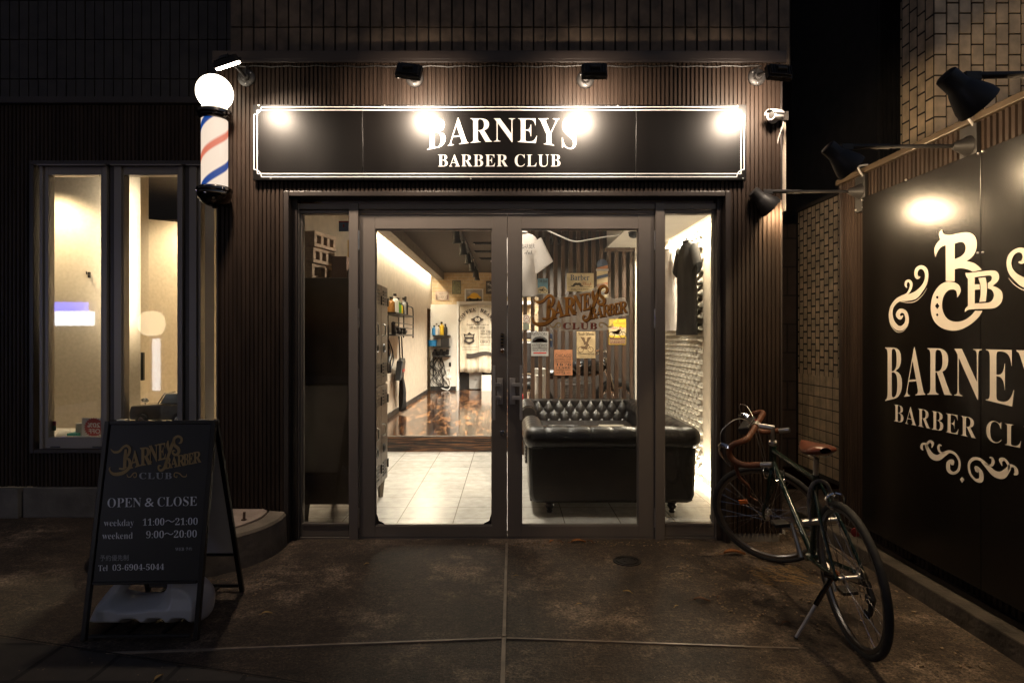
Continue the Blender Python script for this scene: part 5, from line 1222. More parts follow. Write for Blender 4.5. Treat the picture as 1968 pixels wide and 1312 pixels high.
gname = 'bottles on the left wall rack'
for Y, r_, h_, mt, lb in ((8.35, .05, .20, amber, 'amber bottle nearest the lockers on the wall rack'), (8.62, .055, .26, whitew_m, 'white bottle beside the amber one on the wall rack'), (8.86, .05, .22, green_b, 'green bottle in the middle of the wall rack'), (9.08, .05, .17, yelb, 'yellow tub shaped bottle on the wall rack'), (9.32, .045, .25, greyp, 'grey bottle at the far end of the wall rack'), (9.50, .04, .28, black_m, 'black spray bottle at the far end of the wall rack')): bottle((XL + 0.13, Y, 1.702), r_, h_, mt, lb, gname)
k = MB()
for i, (Y, dz) in enumerate(((8.5, 0.0), (8.8, 0.02), (9.05, 0.0), (9.35, 0.01))):
    k2 = MB(); a = V(XL + 0.14, Y, 1.43 + dz); k2.tube([a, a + V(0.02, -0.16, 0.13 if i == 0 else 0.05)], [0.035, 0.028], 10); k2.tube([a, a + V(0.01, 0.08, 0.02)], [0.03, 0.022], 10)
    tag(k2.build('hair_clipper', black_m, smooth=True), ['large black clipper standing up on the lower rack shelf', 'black clipper lying in the middle of the lower rack shelf', 'small black clipper on the lower rack shelf', 'black trimmer at the far end of the lower rack shelf'][i], 'clipper', 'clippers on the wall rack')
# bag and cloth hanging under the rack, cords
t = thing('hanging_bag', (XL + 0.15, 9.1, 1.36), 'black tool bag on two straps hanging below the wall rack', 'bag')
k = MB(); k.prism([(-0.16, -0.62), (0.10, -0.54), (0.22, -0.36), (0.16, -0.30), (-0.02, -0.34)], lambda a, b, d: V(XL + 0.08 + d, 9.05 + a * 1.1, 1.36 + b), 0, 0.09); k.build('pouch', black_m, t, bevel=0.01)
for dy in (-0.05, 0.16): k = MB(); k.tube([(XL + 0.12, 9.05 + dy, 1.38), (XL + 0.13, 9.08 + dy, 1.02)], 0.012, 6); k.build('strap', black_m, t)
k = MB(); k.box(XL + 0.171, XL + 0.175, 9.0, 9.2, 0.86, 0.90); k.build('red_tag', redp, t)
k = MB()
def cl(u, v): return V(XL + 0.10 + 0.05 * math.sin(5 * u + 3 * v), 9.28 + (u - 0.5) * (0.12 + 0.30 * math.sin(PI * min(1, v * 1.2)) ** 0.8) + 0.10 * v, 1.02 - 0.72 * v - 0.06 * math.sin(3 * u))
k.grid(cl, 10, 16); o = tag(k.build('hanging_cloth', shirt_b, smooth=True, angle=80), 'limp black cloth hanging lowest beneath the wall rack', 'cloth'); o.modifiers.new('thickness', 'SOLIDIFY').thickness = 0.01
k = MB(); random.seed(3)
for i in range(9):
    y = 8.15 + random.random() * 0.5; pts = [(XL + 0.03, y, 1.38)] + [(XL + 0.03 + 0.05 * random.random(), y + random.uniform(-0.2, 0.2), 1.3 - 0.14 * j) for j in range(1, 4)] + [(XL + 0.03, y, 1.30)]
    k.tube(cr(pts, 5), 0.008, 5)
tag(k.build('cord_tangle', black_m, smooth=True), 'tangle of black cords hanging under the wall rack', 'cords')
for i, y in enumerate((8.2, 8.42)):
    k = MB(); k.tube(cr([(XL + 0.02, y, 1.30), (XL + 0.03, y + 0.1, 0.95), (XL + 0.015, y - 0.05, 0.6), (XL + 0.02, y + 0.06, 0.28)], 8), 0.008, 6); tag(k.build('loose_cable', white_m if i else greyp, smooth=True), ['grey cord trailing down the left wall nearest the lockers', 'white cord trailing down the left wall under the rack'][i], 'cord', 'cords down the left wall')

# ------------------------------------------------------------------ back of the shop
YP = 13.55
bx = lambda px: (px - CX) * YP / F
bz = lambda py: H - (py - CY) * YP / F
m = MB(); m.box(XL + 0.0, bx(880), YP, YB_ - 0.001, ZR, bz(585)); struct(m.build('back_partition', whitew_m))
m = MB(); m.box(XL + 0.001, bx(876), YP - 0.012, YP, ZR, ZR + 0.09); struct(m.build('partition_skirting', matblack_m))
t = thing('back_doorway', (bx(915), YP, ZR), 'white framed doorway behind the printed curtain at the back', 'doorway')
m = MB(); m.box(bx(878), bx(882), YP - 0.03, YB_ - 0.002, ZR, bz(579)); m.build('jamb', white_m, t); m = MB(); m.box(bx(878), 0.5, YP - 0.04, YB_ - 0.002, bz(585), bz(579)); m.build('lintel', white_m, t)
m = MB(); m.box(bx(882), 0.3, YB_ - 0.012, YB_ - 0.002, ZR, bz(585)); m.build('opening_shade', black_m, t)  # black sheet stands in for the unlit room beyond the doorway
m = MB(); m.box(bx(901), bx(926), YB_ - 0.10, YB_ - 0.05, ZR + 0.02, 1.0); m.build('grey_panel', greyp, t); m = MB(); m.box(bx(926), bx(948), YP - 0.15, YP - 0.01, ZR, 0.55); m.build('white_cabinet', whitew_m, t)
m = MB(); m.box(bx(816) - 0.0, bx(816) + 0.015, 13.02, 13.5, ZR, 2.0); tag(m.build('mirror_door', pm('dark_mirror', (0.09, 0.07, 0.055), 0.15, 0.4)), 'narrow dark glossy door at the end of the left wall', 'door')
# printed curtain, two hanging panels
linen = pm('linen_cloth', (0.58, 0.51, 0.40), 0.85, 0, 0.15, 9, 0.15, 90)
t = thing('door_curtain', (bx(915), YP - 0.09, bz(588)), 'beige coffee-sack curtain with black print in two panels over the back doorway', 'curtain')
def fold(x): return 0.012 * math.sin(x * 24) + 0.008 * math.sin(x * 51 + 1)
for a, b in ((884, 919), (919.6, 957)):
    k = MB(); xa, xb = bx(a), bx(b); k.grid(lambda u, v: V(xa + (xb - xa) * u, YP - 0.09 + fold(xa + (xb - xa) * u) * (0.3 + v), bz(588) + (bz(715) - bz(588)) * v + 0.01 * math.sin(9 * u) * v), 30, 12); o = k.build('curtain_panel', linen, t, smooth=True); o.modifiers.new('thickness', 'SOLIDIFY').thickness = 0.004
k = MB(); k.tube([(bx(882), YP - 0.085, bz(587)), (bx(960), YP - 0.085, bz(587))], 0.012, 8); k.build('rod', whitew_m, t)
SC_ = 240 / 1431
def cf(x, y):
    px, py = 720 + x * SC_, 560 + y * SC_; X = bx(px); return V(X, YP - 0.118, bz(py))
k = MB()
WORD = 'COFFEE BEANS'
for i, ch in enumerate(WORD):
    if ch == ' ': continue
    a = R(200 - i * 12.6 + 4); cx_, cy_, r_ = 1168, 400, 178
    th = R(158 - i * 12.4)
    def gf(u, v, th=th): 
        rr = r_ + v * 42; aa = th - (u - 0.5) * 0.19
        return cf(cx_ + rr * math.cos(aa), cy_ - rr * 0.95 * math.sin(aa))
    text(k, ch, gf, 'serif', 0.02)
k3 = MB(); text(k3, '88', lambda u, v: cf(1152 + u * 58, 341 - v * 38) + V(0, -0.006, 0), 'sans', 0.03); k3.build('number', linen, t)
k2 = MB(); fill(k2, [[(1103, 322), (1182, 282), (1258, 322), (1182, 365)]], cf)
text(k, 'Roasted and Packed by', lambda u, v: cf(1055 + u * 255, 395 - v * 24), 'black'); text(k, 'ART & CULTURE', lambda u, v: cf(1090 + u * 180, 430 - v * 26), 'serif')
text(k, 'NEW YORK', lambda u, v: cf(1218 + u * 120, 470 - v * 26), 'serif'); text(k, 'BROOKLYN', lambda u, v: cf(1218 + u * 120, 498 - v * 24), 'serif'); text(k, '6 Grand Estate', lambda u, v: cf(1215 + u * 125, 535 - v * 26), 'serif'); text(k, 'CHOICE', lambda u, v: cf(1215 + u * 120, 590 - v * 28), 'serif')
for y in (550, 610, 660): k2.quad(cf(1205, y), cf(1330, y), cf(1330, y + 3), cf(1205, y + 3))
for y in (635, 662): k2.quad(cf(1010, y), cf(1180, y), cf(1180, y + 4), cf(1010, y + 4))
fill(k2, [outline([(1022, 482, 1), (1060, 490), (1090, 465, 1), (1120, 490), (1152, 482, 1), (1140, 540), (1145, 575), (1090, 605, 1), (1030, 575), (1036, 540)]), outline([(1050, 500), (1125, 500), (1125, 520), (1050, 520)]), outline([(1055, 545), (1120, 545), (1110, 572), (1065, 572)])], cf)
stroke(k2, [(1055, 735, 50), (1130, 735, 52), (1220, 712, 46), (1290, 705, 40), (1345, 722, 38)], cf)
k.build('lettering', ink, t); k2.build('printed_motif', ink, t)
# pictures over the doorway
def picture(box, Y, frame_m, inner_m, label, extra=None, inset=0.05):
    t = tin(box, Y, frame_m, label, [('picture', inner_m, [('r', inset, inset, 1 - inset, 1 - inset)])] + (extra or []), 'picture', 'pictures on the brick back wall', 0.025, 'wall_picture'); return t
yc = pm('yellow_car', (0.72, 0.40, 0.01), 0.4)
picture((893, 555, 929, 582), YB_ - 0.002, white_m, pm('street_grey', (0.28, 0.27, 0.28), 0.5), 'white framed photo of a yellow car on the brick wall', [('road', charp, [('r', .08, .08, .92, .28)]), ('wheel', ink, [('c', .28, .28, .0, .065), ('c', .70, .28, .0, .065)]), ('car', yc, [('p', [(.14, .30), (.86, .30), (.88, .40), (.78, .50), (.68, .66), (.50, .74), (.36, .66), (.26, .50), (.15, .44)])])], 0.07)
picture((869, 539, 886, 565), YB_ - 0.002, black_m, pm('olive_poster', (0.10, 0.10, 0.045), 0.4, 0, 0.9, 26), 'small dark olive poster beside the beam on the brick wall')
picture((934, 540, 952, 565), YB_ - 0.002, black_m, charp, 'black sign with white lettering partly hidden by the door stile', [('lettering', white_m, [('t', 'Cafe', 'script', .15, .55, .85, .85), ('t', 'OPEN', 'sans', .2, .2, .8, .38)])])
picture((837, 560, 863, 577), YB_ - 0.002, pm('pink_tin', (0.38, 0.25, 0.20), 0.5), pm('pink_tin_in', (0.42, 0.33, 0.26), 0.5, 0, 0.2, 20), 'small pink tin sign low on the brick wall reading lucky', [('lettering', ink, [('t', 'SMILE & STAY', 'sans', .25, .66, .78, .82), ('t', 'LUCKY', 'sans', .22, .22, .80, .48)]), ('bottle_motif', redp, [('r', .06, .1, .16, .6), ('r', .84, .1, .94, .6)])])
# shelves on the partition
t = thing('wall_shelves', (bx(850), YP, 1.2), 'three black shelves of bottles and clippers on the white back partition', 'shelves')
for py in (645, 666, 684): k = MB(); k.box(bx(834), bx(866), YP - 0.24, YP - 0.001, bz(py + 1.5), bz(py - 1.2)); k.build('shelf', black_m, t)
k = MB(); k.box(bx(832), bx(834.5), YP - 0.05, YP - 0.001, bz(722), bz(676)); k.build('side_rail', black_m, t)
gname = 'bottles on the top shelf of the back partition'
for px, r_, h_, mt, lb in ((836, .05, .20, blueb, 'blue bottle at left end of the partition top shelf'), (840.5, .045, .24, whitew_m, 'white bottle second along the partition top shelf'), (845, .045, .20, greyp, 'grey bottle in the middle of the partition top shelf'), (850, .055, .27, yelb, 'yellow bottle on the partition top shelf'), (857, .045, .23, black_m, 'black spray bottle at right end of the partition top shelf')): bottle((bx(px), YP - 0.12, bz(643.7)), r_, h_, mt, lb, gname)
k = MB(); k.box(bx(849), bx(864), YP - 0.2, YP - 0.06, bz(664.7), bz(650)); tag(k.build('black_case', black_m, bevel=0.01), 'black case on the middle shelf of the back partition', 'case')
k = MB(); k.lathe([(0.001, 0), (0.09, 0), (0.10, 0.13), (0.09, 0.13), (0.08, 0.01)], (bx(832.5), YP - 0.14, bz(664.7))); tag(k.build('blue_cup', blueb, smooth=True), 'blue tub at left of the middle partition shelf', 'tub')
k = MB()
for i in range(5): k.tube([(bx(836 + i * 6), YP - 0.12, bz(680)), (bx(838 + i * 6), YP - 0.16, bz(672 + (i % 2) * 4))], [0.05, 0.035], 8)
tag(k.build('dryer_pile', black_m, smooth=True), 'pile of black dryers on the lowest partition shelf', 'hair dryers')
k = MB(); random.seed(11)
for i in range(12):
    x = bx(834 + random.random() * 28); pts = [(x, YP - 0.04, bz(686))] + [(x + random.uniform(-0.14, 0.14), YP - 0.03, bz(686 + j * 15)) for j in range(1, 4)] + [(x + random.uniform(-0.1, 0.25), YP - 0.04, bz(744))]
    k.tube(cr(pts, 5), 0.007, 5)
tag(k.build('cable_tangle', matblack_m, smooth=True), 'loose tangle of black cables falling from the partition shelves', 'cables')
k = MB(); k.box(bx(863), bx(867), YP - 0.03, YP - 0.001, bz(704), bz(696)); tag(k.build('phone_charger', black_m, bevel=0.004), 'little black adapter on the partition right of the cables', 'adapter')
k = MB(); k.box(bx(859), bx(867), YP - 0.04, YP - 0.001, bz(726), bz(722)); k.tube(cr([(bx(862), YP - 0.03, bz(723)), (bx(866), YP - 0.04, bz(708)), (bx(858), YP - 0.03, bz(712)), (bx(866), YP - 0.03, bz(735)), (bx(862), YP - 0.05, bz(748)), (bx(848), YP - 0.04, bz(745))], 6), 0.010, 6); tag(k.build('power_strip', white_m, smooth=True), 'white power strip with its lead on the back partition', 'power strip')
for i, (px, py) in enumerate(((930, 492), (930, 500), (938, 515))):
    Y = 9.5 + i * 0.9; k = MB(); c = V((px - CX) * Y / F, Y, ZC - 0.02); k.box(c.x - 0.16, c.x + 0.22, Y - 0.06, Y + 0.06, ZC - 0.02, ZC - 0.001)
    for q in range(3): k.box(c.x - 0.14, c.x + 0.20, Y - 0.05 + q * 0.035, Y - 0.04 + q * 0.035, ZC - 0.026, ZC - 0.019)
    tag(k.build('ceiling_vent', black_m), ['nearest', 'middle', 'farthest'][i] + ' of three dark slotted vents in the shop ceiling', 'vent', 'ceiling vents')

# ------------------------------------------------------------------ motorcycle and chairs behind the screen
t = thing('motorcycle', (0.75, 7.75, ZR), 'black and chrome motorcycle parked behind the slatted screen', 'motorcycle')
def mwheel(x, r_):
    k = MB(); k.tube([(x + r_ * math.cos(a * PI / 16), 7.75, ZR + r_ + 0.045 + r_ * math.sin(a * PI / 16)) for a in range(32)], 0.05, 10, closed=True); o = k.build('wheel', rubber_m, t, smooth=True)
    k = MB(); k.tube([(x + (r_ - 0.05) * math.cos(a * PI / 16), 7.75, ZR + r_ + 0.045 + (r_ - 0.05) * math.sin(a * PI / 16)) for a in range(32)], 0.02, 8, closed=True)
    for a in range(14): k.tube([(x, 7.75, ZR + r_ + 0.045), (x + (r_ - 0.05) * math.cos(a * PI / 7), 7.75, ZR + r_ + 0.045 + (r_ - 0.05) * math.sin(a * PI / 7))], 0.004, 4)
    k.build('rim', chrome_m, o)
mwheel(0.28, 0.25); mwheel(1.36, 0.27)
k = MB(); k.sphere((0.98, 7.75, 0.98), 0.2, 20, 12, (1.3, 0.7, 0.55)); k.build('fuel_tank', pm('bike_black', (0.015, 0.015, 0.016), 0.15, 0, coat=0.8), t, smooth=True)
k = MB(); k.sphere((0.58, 7.75, 0.90), 0.2, 18, 10, (1.5, 0.6, 0.32)); k.build('saddle', leather_m, t, smooth=True)
k = MB(); k.box(0.66, 1.02, 7.64, 7.86, 0.46, 0.80); [k.box(0.70, 0.98, 7.60, 7.90, 0.62 + i * 0.03, 0.635 + i * 0.03) for i in range(6)]; k.build('engine', pm('engine_alloy', (0.35, 0.34, 0.33), 0.35, 0.9), t, bevel=0.01)
k = MB(); k.tube(cr([(0.95, 7.60, 0.6), (0.98, 7.58, 0.45), (0.80, 7.58, 0.42), (0.15, 7.58, 0.48)], 6), 0.035, 10); k.build('exhaust', chrome_m, t, smooth=True)
k = MB(); k.tube([(1.36, 7.68, 0.53), (1.20, 7.68, 1.10)], 0.022, 8); k.tube([(1.36, 7.82, 0.53), (1.20, 7.82, 1.10)], 0.022, 8); k.build('fork', chrome_m, t, smooth=True)
k = MB(); k.tube(cr([(1.05, 7.42, 1.16), (1.18, 7.55, 1.20), (1.20, 7.75, 1.14), (1.18, 7.95, 1.20), (1.05, 8.08, 1.16)], 6), 0.015, 8); k.build('handlebar', chrome_m, t, smooth=True)
k = MB(); k.sphere((0.165, 7.60, 0.60), 0.045, 12, 8, (0.8, 0.8, 1.3)); k.build('tail_lamp', pm('red_lens', (0.6, 0.02, 0.03), 0.15), t, smooth=True)
k = MB(); k.sphere((0.64, 7.45, 0.585), 0.032, 12, 8); k.tube([(0.64, 7.46, 0.585), (0.64, 7.70, 0.6)], 0.01, 6); k.build('indicator', pm('yellow_lens', (0.65, 0.42, 0.02), 0.15), t, smooth=True)
k = MB(); k.box(0.30, 0.46, 7.62, 7.66, 0.6, 0.98); k.box(0.33, 0.43, 7.55, 7.62, 0.66, 0.90); k.build('side_case', whitew_m, t, bevel=0.01)
for i, (x, y) in enumerate(((0.35, 10.2), (1.15, 10.4))):
    t = thing('barber_chair', (x, y, ZR), ['black barber chair left of centre behind the slatted screen', 'black barber chair to the right behind the slatted screen'][i], 'barber chair', 'barber chairs')
    k = MB(); k.lathe([(0.001, 0), (0.30, 0), (0.30, 0.03), (0.08, 0.06), (0.06, 0.35), (0.10, 0.40), (0.001, 0.40)], (x, y, ZR)); k.build('pedestal', chrome_m, t, smooth=True)
    k = MB(); k.box(x - 0.27, x + 0.27, y - 0.27, y + 0.27, ZR + 0.40, ZR + 0.54); k.build('seat', leather_m, t, bevel=0.04)
    k = MB(); k.box(x - 0.26, x + 0.26, y + 0.18, y + 0.32, ZR + 0.55, ZR + 1.10); k.build('backrest', leather_m, t, bevel=0.04)
    k = MB(); k.box(x - 0.14, x + 0.14, y + 0.20, y + 0.30, ZR + 1.13, ZR + 1.28); k.build('headrest', leather_m, t, bevel=0.03)
    for s in (-1, 1): k = MB(); k.box(*sorted((x + s * 0.28, x + s * 0.36)), y - 0.25, y + 0.2, ZR + 0.68, ZR + 0.75); k.box(*sorted((x + s * 0.29, x + s * 0.33)), y + 0.1, y + 0.16, ZR + 0.45, ZR + 0.68); k.build('armrest', leather_m, t, bevel=0.015)

# ================================================================== A-BOARD
def fp(px, py, d=0.0):                               # photo point on the leaning front of the A-board
    k_ = 0.155; s = (py - CY) / F
    t_ = (2.73 + k_ * H) / (1 + k_ * s)
    return V((px - CX) / F * t_, t_ - d, H - s * t_)
t = thing('a_board', (-1.64, 3.0, 0), 'black folding A-board with opening hours and gold shop name on the pavement', 'a-board')
frame_m = pm('black_frame', (0.010, 0.009, 0.009), 0.35, 0.2, 0.2, 8)
fTL, fTR, fBL, fBR = fp(208, 809), fp(412, 808), fp(161, 1231), fp(377, 1229)
back_n = V(0, 0.022, 0.0)
def rail(mb, a, b, wd=0.022, dp=0.022):
    t_ = (b - a).normalized(); n = V(1, 0, 0) if abs(t_.x) < 0.7 else V(0, 0.15, 1).normalized(); q = t_.cross(n).normalized(); n = q.cross(t_).normalized()
    L = (b - a).length
    M = Matrix((n, q, t_)).transposed().to_4x4(); M.translation = a
    mb.box(-wd / 2, wd / 2, -dp / 2, dp / 2, 0, L, M)
k = MB(); rail(k, fBL, fTL); rail(k, fBR, fTR); rail(k, fTL + V(0.011, 0, -0.008), fTR + V(-0.011, 0, -0.008), 0.018)
rail(k, fp(166, 1222) + V(0.012, 0, 0), fp(371, 1220) - V(0.008, 0, 0), 0.014); rail(k, fp(174, 1120) + V(0.012, 0, 0), fp(384, 1117) - V(0.012, 0, 0), 0.014)
k.build('front_frame', frame_m, t, bevel=0.003)
k = MB(); c4 = [fp(215, 814), fp(406, 812), fp(382, 1117), fp(179, 1119)]
k.prism([(0, 0), (1, 0), (1, 1), (0, 1)], lambda a, b, d: c4[0].lerp(c4[1], a).lerp(c4[3].lerp(c4[2], a), b) + V(0, d, 0), -0.004, 0.006)
pn = k.build('front_panel', pm('chalk_black_panel', (0.008, 0.0075, 0.008), 0.42, 0, 0.2, 3), t)
A_S = 240 / 1125
af = lambda x, y, d=0.007: fp(180 + x * A_S, 820 + y * A_S, d)
lg = lambda x, y: af(150 + (x - 135) * 0.757, 78 + (y - 170) * 0.776)
adk = pm('dull_gold_print', (0.42, 0.27, 0.10), 0.55, 0, 0.1, 10); agrey = pm('pale_print', (0.86, 0.86, 0.87), 0.6); agrey2 = pm('grey_print_dull', (0.42, 0.42, 0.42), 0.6)
m = MB(); logo_swash(m, lg); logo_letters(m, lg); logo_curl(m, lg); m.build('logo_lettering', adk, pn)
m = MB(); logo_club(m, lg); m.build('club_lettering', agrey2, pn)
def at_line(m, s, x0, x1, y0, y1, h, st='serif', off=-0.009, sp=1.0):
    text(m, s, lambda u, v: af(x0 + u * (x1 - x0) + v * h * 0.02, y0 + u * (y1 - y0) - v * h), st, off, sp)
m = MB(); at_line(m, 'OPEN', 132, 436, 722, 716, 84); m.build('hours_lettering', agrey, pn)
m = MB(); at_line(m, '&', 468, 550, 715, 713, 78, 'sans', 0.0); m.build('hours_lettering', agrey, pn)
m = MB(); at_line(m, 'CLOSE', 582, 936, 712, 705, 84); m.build('hours_lettering', agrey, pn)
m = MB(); at_line(m, 'weekday', 100, 370, 905, 902, 74); m.build('hours_lettering', agrey, pn)
m = MB(); at_line(m, '11:00', 450, 644, 884, 880, 64); m.build('hours_lettering', agrey, pn)
m = MB(); at_line(m, '～', 652, 738, 856, 852, 22, 'sans', 0.0); m.build('hours_lettering', agrey, pn)
m = MB(); at_line(m, '21:00', 742, 944, 879, 875, 64); m.build('hours_lettering', agrey, pn)
m = MB(); at_line(m, 'weekend', 86, 360, 1005, 1002, 58); m.build('hours_lettering', agrey, pn)
m = MB(); at_line(m, '9:00', 480, 640, 997, 994, 66); m.build('hours_lettering', agrey, pn)
m = MB(); at_line(m, '～', 644, 726, 970, 966, 22, 'sans', 0.0); m.build('hours_lettering', agrey, pn)
m = MB(); at_line(m, '20:00', 730, 936, 992, 988, 66); m.build('hours_lettering', agrey, pn)
m = MB(); at_line(m, 'Tel', 50, 135, 1292, 1290, 52); m.build('hours_lettering', agrey, pn)
m = MB(); at_line(m, '03-6904-5044', 178, 642, 1288, 1280, 56); m.build('hours_lettering', agrey, pn)
m = MB(); at_line(m, '予約優先制', 66, 322, 1202, 1198, 54, 'sans', 0.0); m.build('small_lettering', agrey2, pn)
m = MB(); at_line(m, 'WEB', 742, 822, 1110, 1108, 28, 'serif', 0); m.build('small_lettering', agrey2, pn)
m = MB(); at_line(m, '予約', 834, 892, 1108, 1106, 30, 'sans', 0); m.build('small_lettering', agrey2, pn)

# rear leaf
bTR, bTL = V(fTR.x - 0.008, fTR.y + 0.03, fTR.z), V(fTL.x + 0.004, fTL.y + 0.03, fTL.z)
bBR, bBL = V(-1.425, 3.28, 0.0), V(-1.925, 3.28, 0.0)
k = MB(); rail(k, bBR, bTR); rail(k, bBL, bTL); rail(k, bBL.lerp(bTL, 0.035) + V(0.012, 0, 0), bBR.lerp(bTR, 0.035) - V(0.012, 0, 0), 0.016); rail(k, bBL.lerp(bTL, 0.235) + V(0.012, 0, 0), bBR.lerp(bTR, 0.235) - V(0.012, 0, 0), 0.016); rail(k, bTL + V(0.011, 0, -0.01), bTR - V(0.011, 0, 0.01), 0.016)
k.build('rear_frame', frame_m, t, bevel=0.003)
k = MB(); d4 = [bTL.lerp(bBL, 0.03) + V(0.012, 0, 0), bTR.lerp(bBR, 0.03) - V(0.012, 0, 0), bBR.lerp(bTR, 0.24) - V(0.012, 0, 0), bBL.lerp(bTL, 0.24) + V(0.012, 0, 0)]
k.prism([(0, 0), (1, 0), (1, 1), (0, 1)], lambda a, b, d: d4[0].lerp(d4[1], a).lerp(d4[3].lerp(d4[2], a), b) + V(0, d, 0), -0.004, 0.004)
k.build('rear_panel', whitew_m, t)
for x in (fTL.x + 0.06, fTR.x - 0.06): k = MB(); k.box(x - 0.02, x + 0.02, fTR.y - 0.002, fTR.y + 0.034, fTR.z - 0.012, fTR.z + 0.004); k.build('hinge', steel_m, t)
k = MB(); pts = [fTR.lerp(fBR, 0.08 + 0.008 * i) + V(-0.002, 0.012 + i * 0.001, 0) for i in range(14)]; k.tube([p + V(0.006 * math.cos(i * 2.2), 0.004 * math.sin(i * 2.2), 0) for i, p in enumerate(pts)], 0.004, 6); k.build('chain', brass_m, t)
k = MB()
for x in (-1.83, -1.72, -1.56): rail(k, V(x, 2.745, 0.02), V(x + 0.02, 3.255, 0.03), 0.016, 0.010)
k.build('tray_bar', frame_m, t)

# water-filled weight
t = thing('sign_weight', (-1.67, 3.02, 0.03), 'grey plastic water weight with moulded handle lying inside the A-board', 'weight')
prof = outline([(-0.262, 0.012), (-0.268, 0.030), (-0.225, 0.118), (-0.165, 0.180), (-0.11, 0.205), (0.02, 0.210), (0.12, 0.214), (0.20, 0.195), (0.255, 0.140), (0.268, 0.075), (0.255, 0.012), (0.21, 0.0, 1), (0.185, 0.018, 1), (0.155, 0.018, 1), (0.14, 0.0, 1), (0.095, 0.0, 1), (0.08, 0.018, 1), (0.045, 0.018, 1), (0.03, 0.0, 1), (-0.02, 0.0, 1), (-0.035, 0.016, 1), (-0.075, 0.016, 1), (-0.09, 0.0, 1), (-0.22, 0.0, 1)], 5)
hole = outline([(-0.13, 0.125), (-0.10, 0.168), (-0.06, 0.184), (0.03, 0.186), (0.062, 0.170), (0.055, 0.135), (0.02, 0.118), (-0.09, 0.108)], 5)
WC = V(-1.672, 2.895, 0.028)
bm = bmesh.new()
mbx = MB(); fill(mbx, [[(a * 400, b * 400) for a, b in prof], [(a * 400, b * 400) for a, b in hole]], lambda a, b: V(a / 400, 0, b / 400))
vs = [bm.verts.new(p) for p in mbx.v]
for f_ in mbx.f: bm.faces.new([vs[i] for i in f_])
bmesh.ops.remove_doubles(bm, verts=bm.verts, dist=1e-5)
bmesh.ops.dissolve_limit(bm, angle_limit=0.02, verts=bm.verts, edges=[e for e in bm.edges if not e.is_boundary])
bmesh.ops.subdivide_edges(bm, edges=[e for e in bm.edges if not e.is_boundary], cuts=3)
bmesh.ops.triangulate(bm, faces=bm.faces)
def edge_d(x, z):
    best = 1
    for lst in (prof, hole):
        for p, q in zip(lst, lst[1:] + lst[:1]):
            ax_, az = q[0] - p[0], q[1] - p[1]; l2 = ax_ * ax_ + az * az or 1e-9
            tt = max(0, min(1, ((x - p[0]) * ax_ + (z - p[1]) * az) / l2)); best = min(best, math.hypot(x - p[0] - tt * ax_, z - p[1] - tt * az))
    return best
bm.free()
# body as a height field on each side of its outline, thinner towards the handle
k = MB(); N1, N2 = 84, 36
def inside(x, z, poly):
    c = False
    for (x0, z0), (x1, z1) in zip(poly, poly[1:] + poly[:1]):
        if (z0 > z) != (z1 > z) and x < (x1 - x0) * (z - z0) / (z1 - z0) + x0: c = not c
    return c
def thick(x, z):
    d = edge_d(x, z); base = 0.112 - 0.075 * min(1, max(0, (z - 0.085) / 0.05)) ** 1.0 * (1 if x < 0.09 else max(0.2, 1 - (x - 0.09) / 0.05))
    return base * min(1, d / 0.035) ** 0.5 if d < 0.035 else base
rows = [(i, j) for i in range(N1) for j in range(N2)]
gx = lambda i: -0.272 + 0.545 * i / N1
gz = lambda j: -0.002 + 0.222 * j / N2
ok = {(i, j): inside(gx(i), gz(j), prof) and not inside(gx(i), gz(j), hole) for i in range(N1 + 1) for j in range(N2 + 1)}
idx = {}
for (i, j), o_ in ok.items():
    near = o_ or any(ok.get((i + a, j + b)) for a in (-1, 0, 1) for b in (-1, 0, 1))
    if near:
        x, z = gx(i), gz(j)
        if not o_:                                    # snap outside neighbours onto the outline
            bd = 9; bp3 = (x, z)
            for lst in (prof, hole):
                for p, q in zip(lst, lst[1:] + lst[:1]):
                    ax_, az = q[0] - p[0], q[1] - p[1]; l2 = ax_ * ax_ + az * az or 1e-9
                    tt = max(0, min(1, ((x - p[0]) * ax_ + (z - p[1]) * az) / l2)); c_ = (p[0] + tt * ax_, p[1] + tt * az); dd = math.hypot(x - c_[0], z - c_[1])
                    if dd < bd: bd, bp3 = dd, c_
            x, z = bp3; th = 0.0
        else: th = thick(x, z)
        for s in (-1, 1): idx[(i, j, s)] = len(k.v); k.v.append(WC + V(x, s * th, z))
for i in range(N1):
    for j in range(N2):
        qd = [(i, j), (i + 1, j), (i + 1, j + 1), (i, j + 1)]
        if sum(ok[q] for q in qd) >= 1 and all((q[0], q[1], 1) in idx for q in qd):
            for s in (-1, 1): k.f.append([idx[(q[0], q[1], s)] for q in qd]); k.mi.append(0)
o = k.build('body', grey_plastic, t, smooth=True, angle=75)
bm = bmesh.new(); bm.from_mesh(o.data); bmesh.ops.remove_doubles(bm, verts=bm.verts, dist=1e-4); bmesh.ops.recalc_face_normals(bm, faces=bm.faces); bm.to_mesh(o.data); bm.free()
o.data.polygons.foreach_set('use_smooth', [True] * len(o.data.polygons))
k = MB(); k.lathe([(0.001, 0), (0.034, 0), (0.034, 0.012), (0.030, 0.016), (0.001, 0.016)], WC + V(0.145, 0, 0.203), (0, -0.15, 1), 20); k.build('filler_cap', grey_plastic, t, smooth=True)

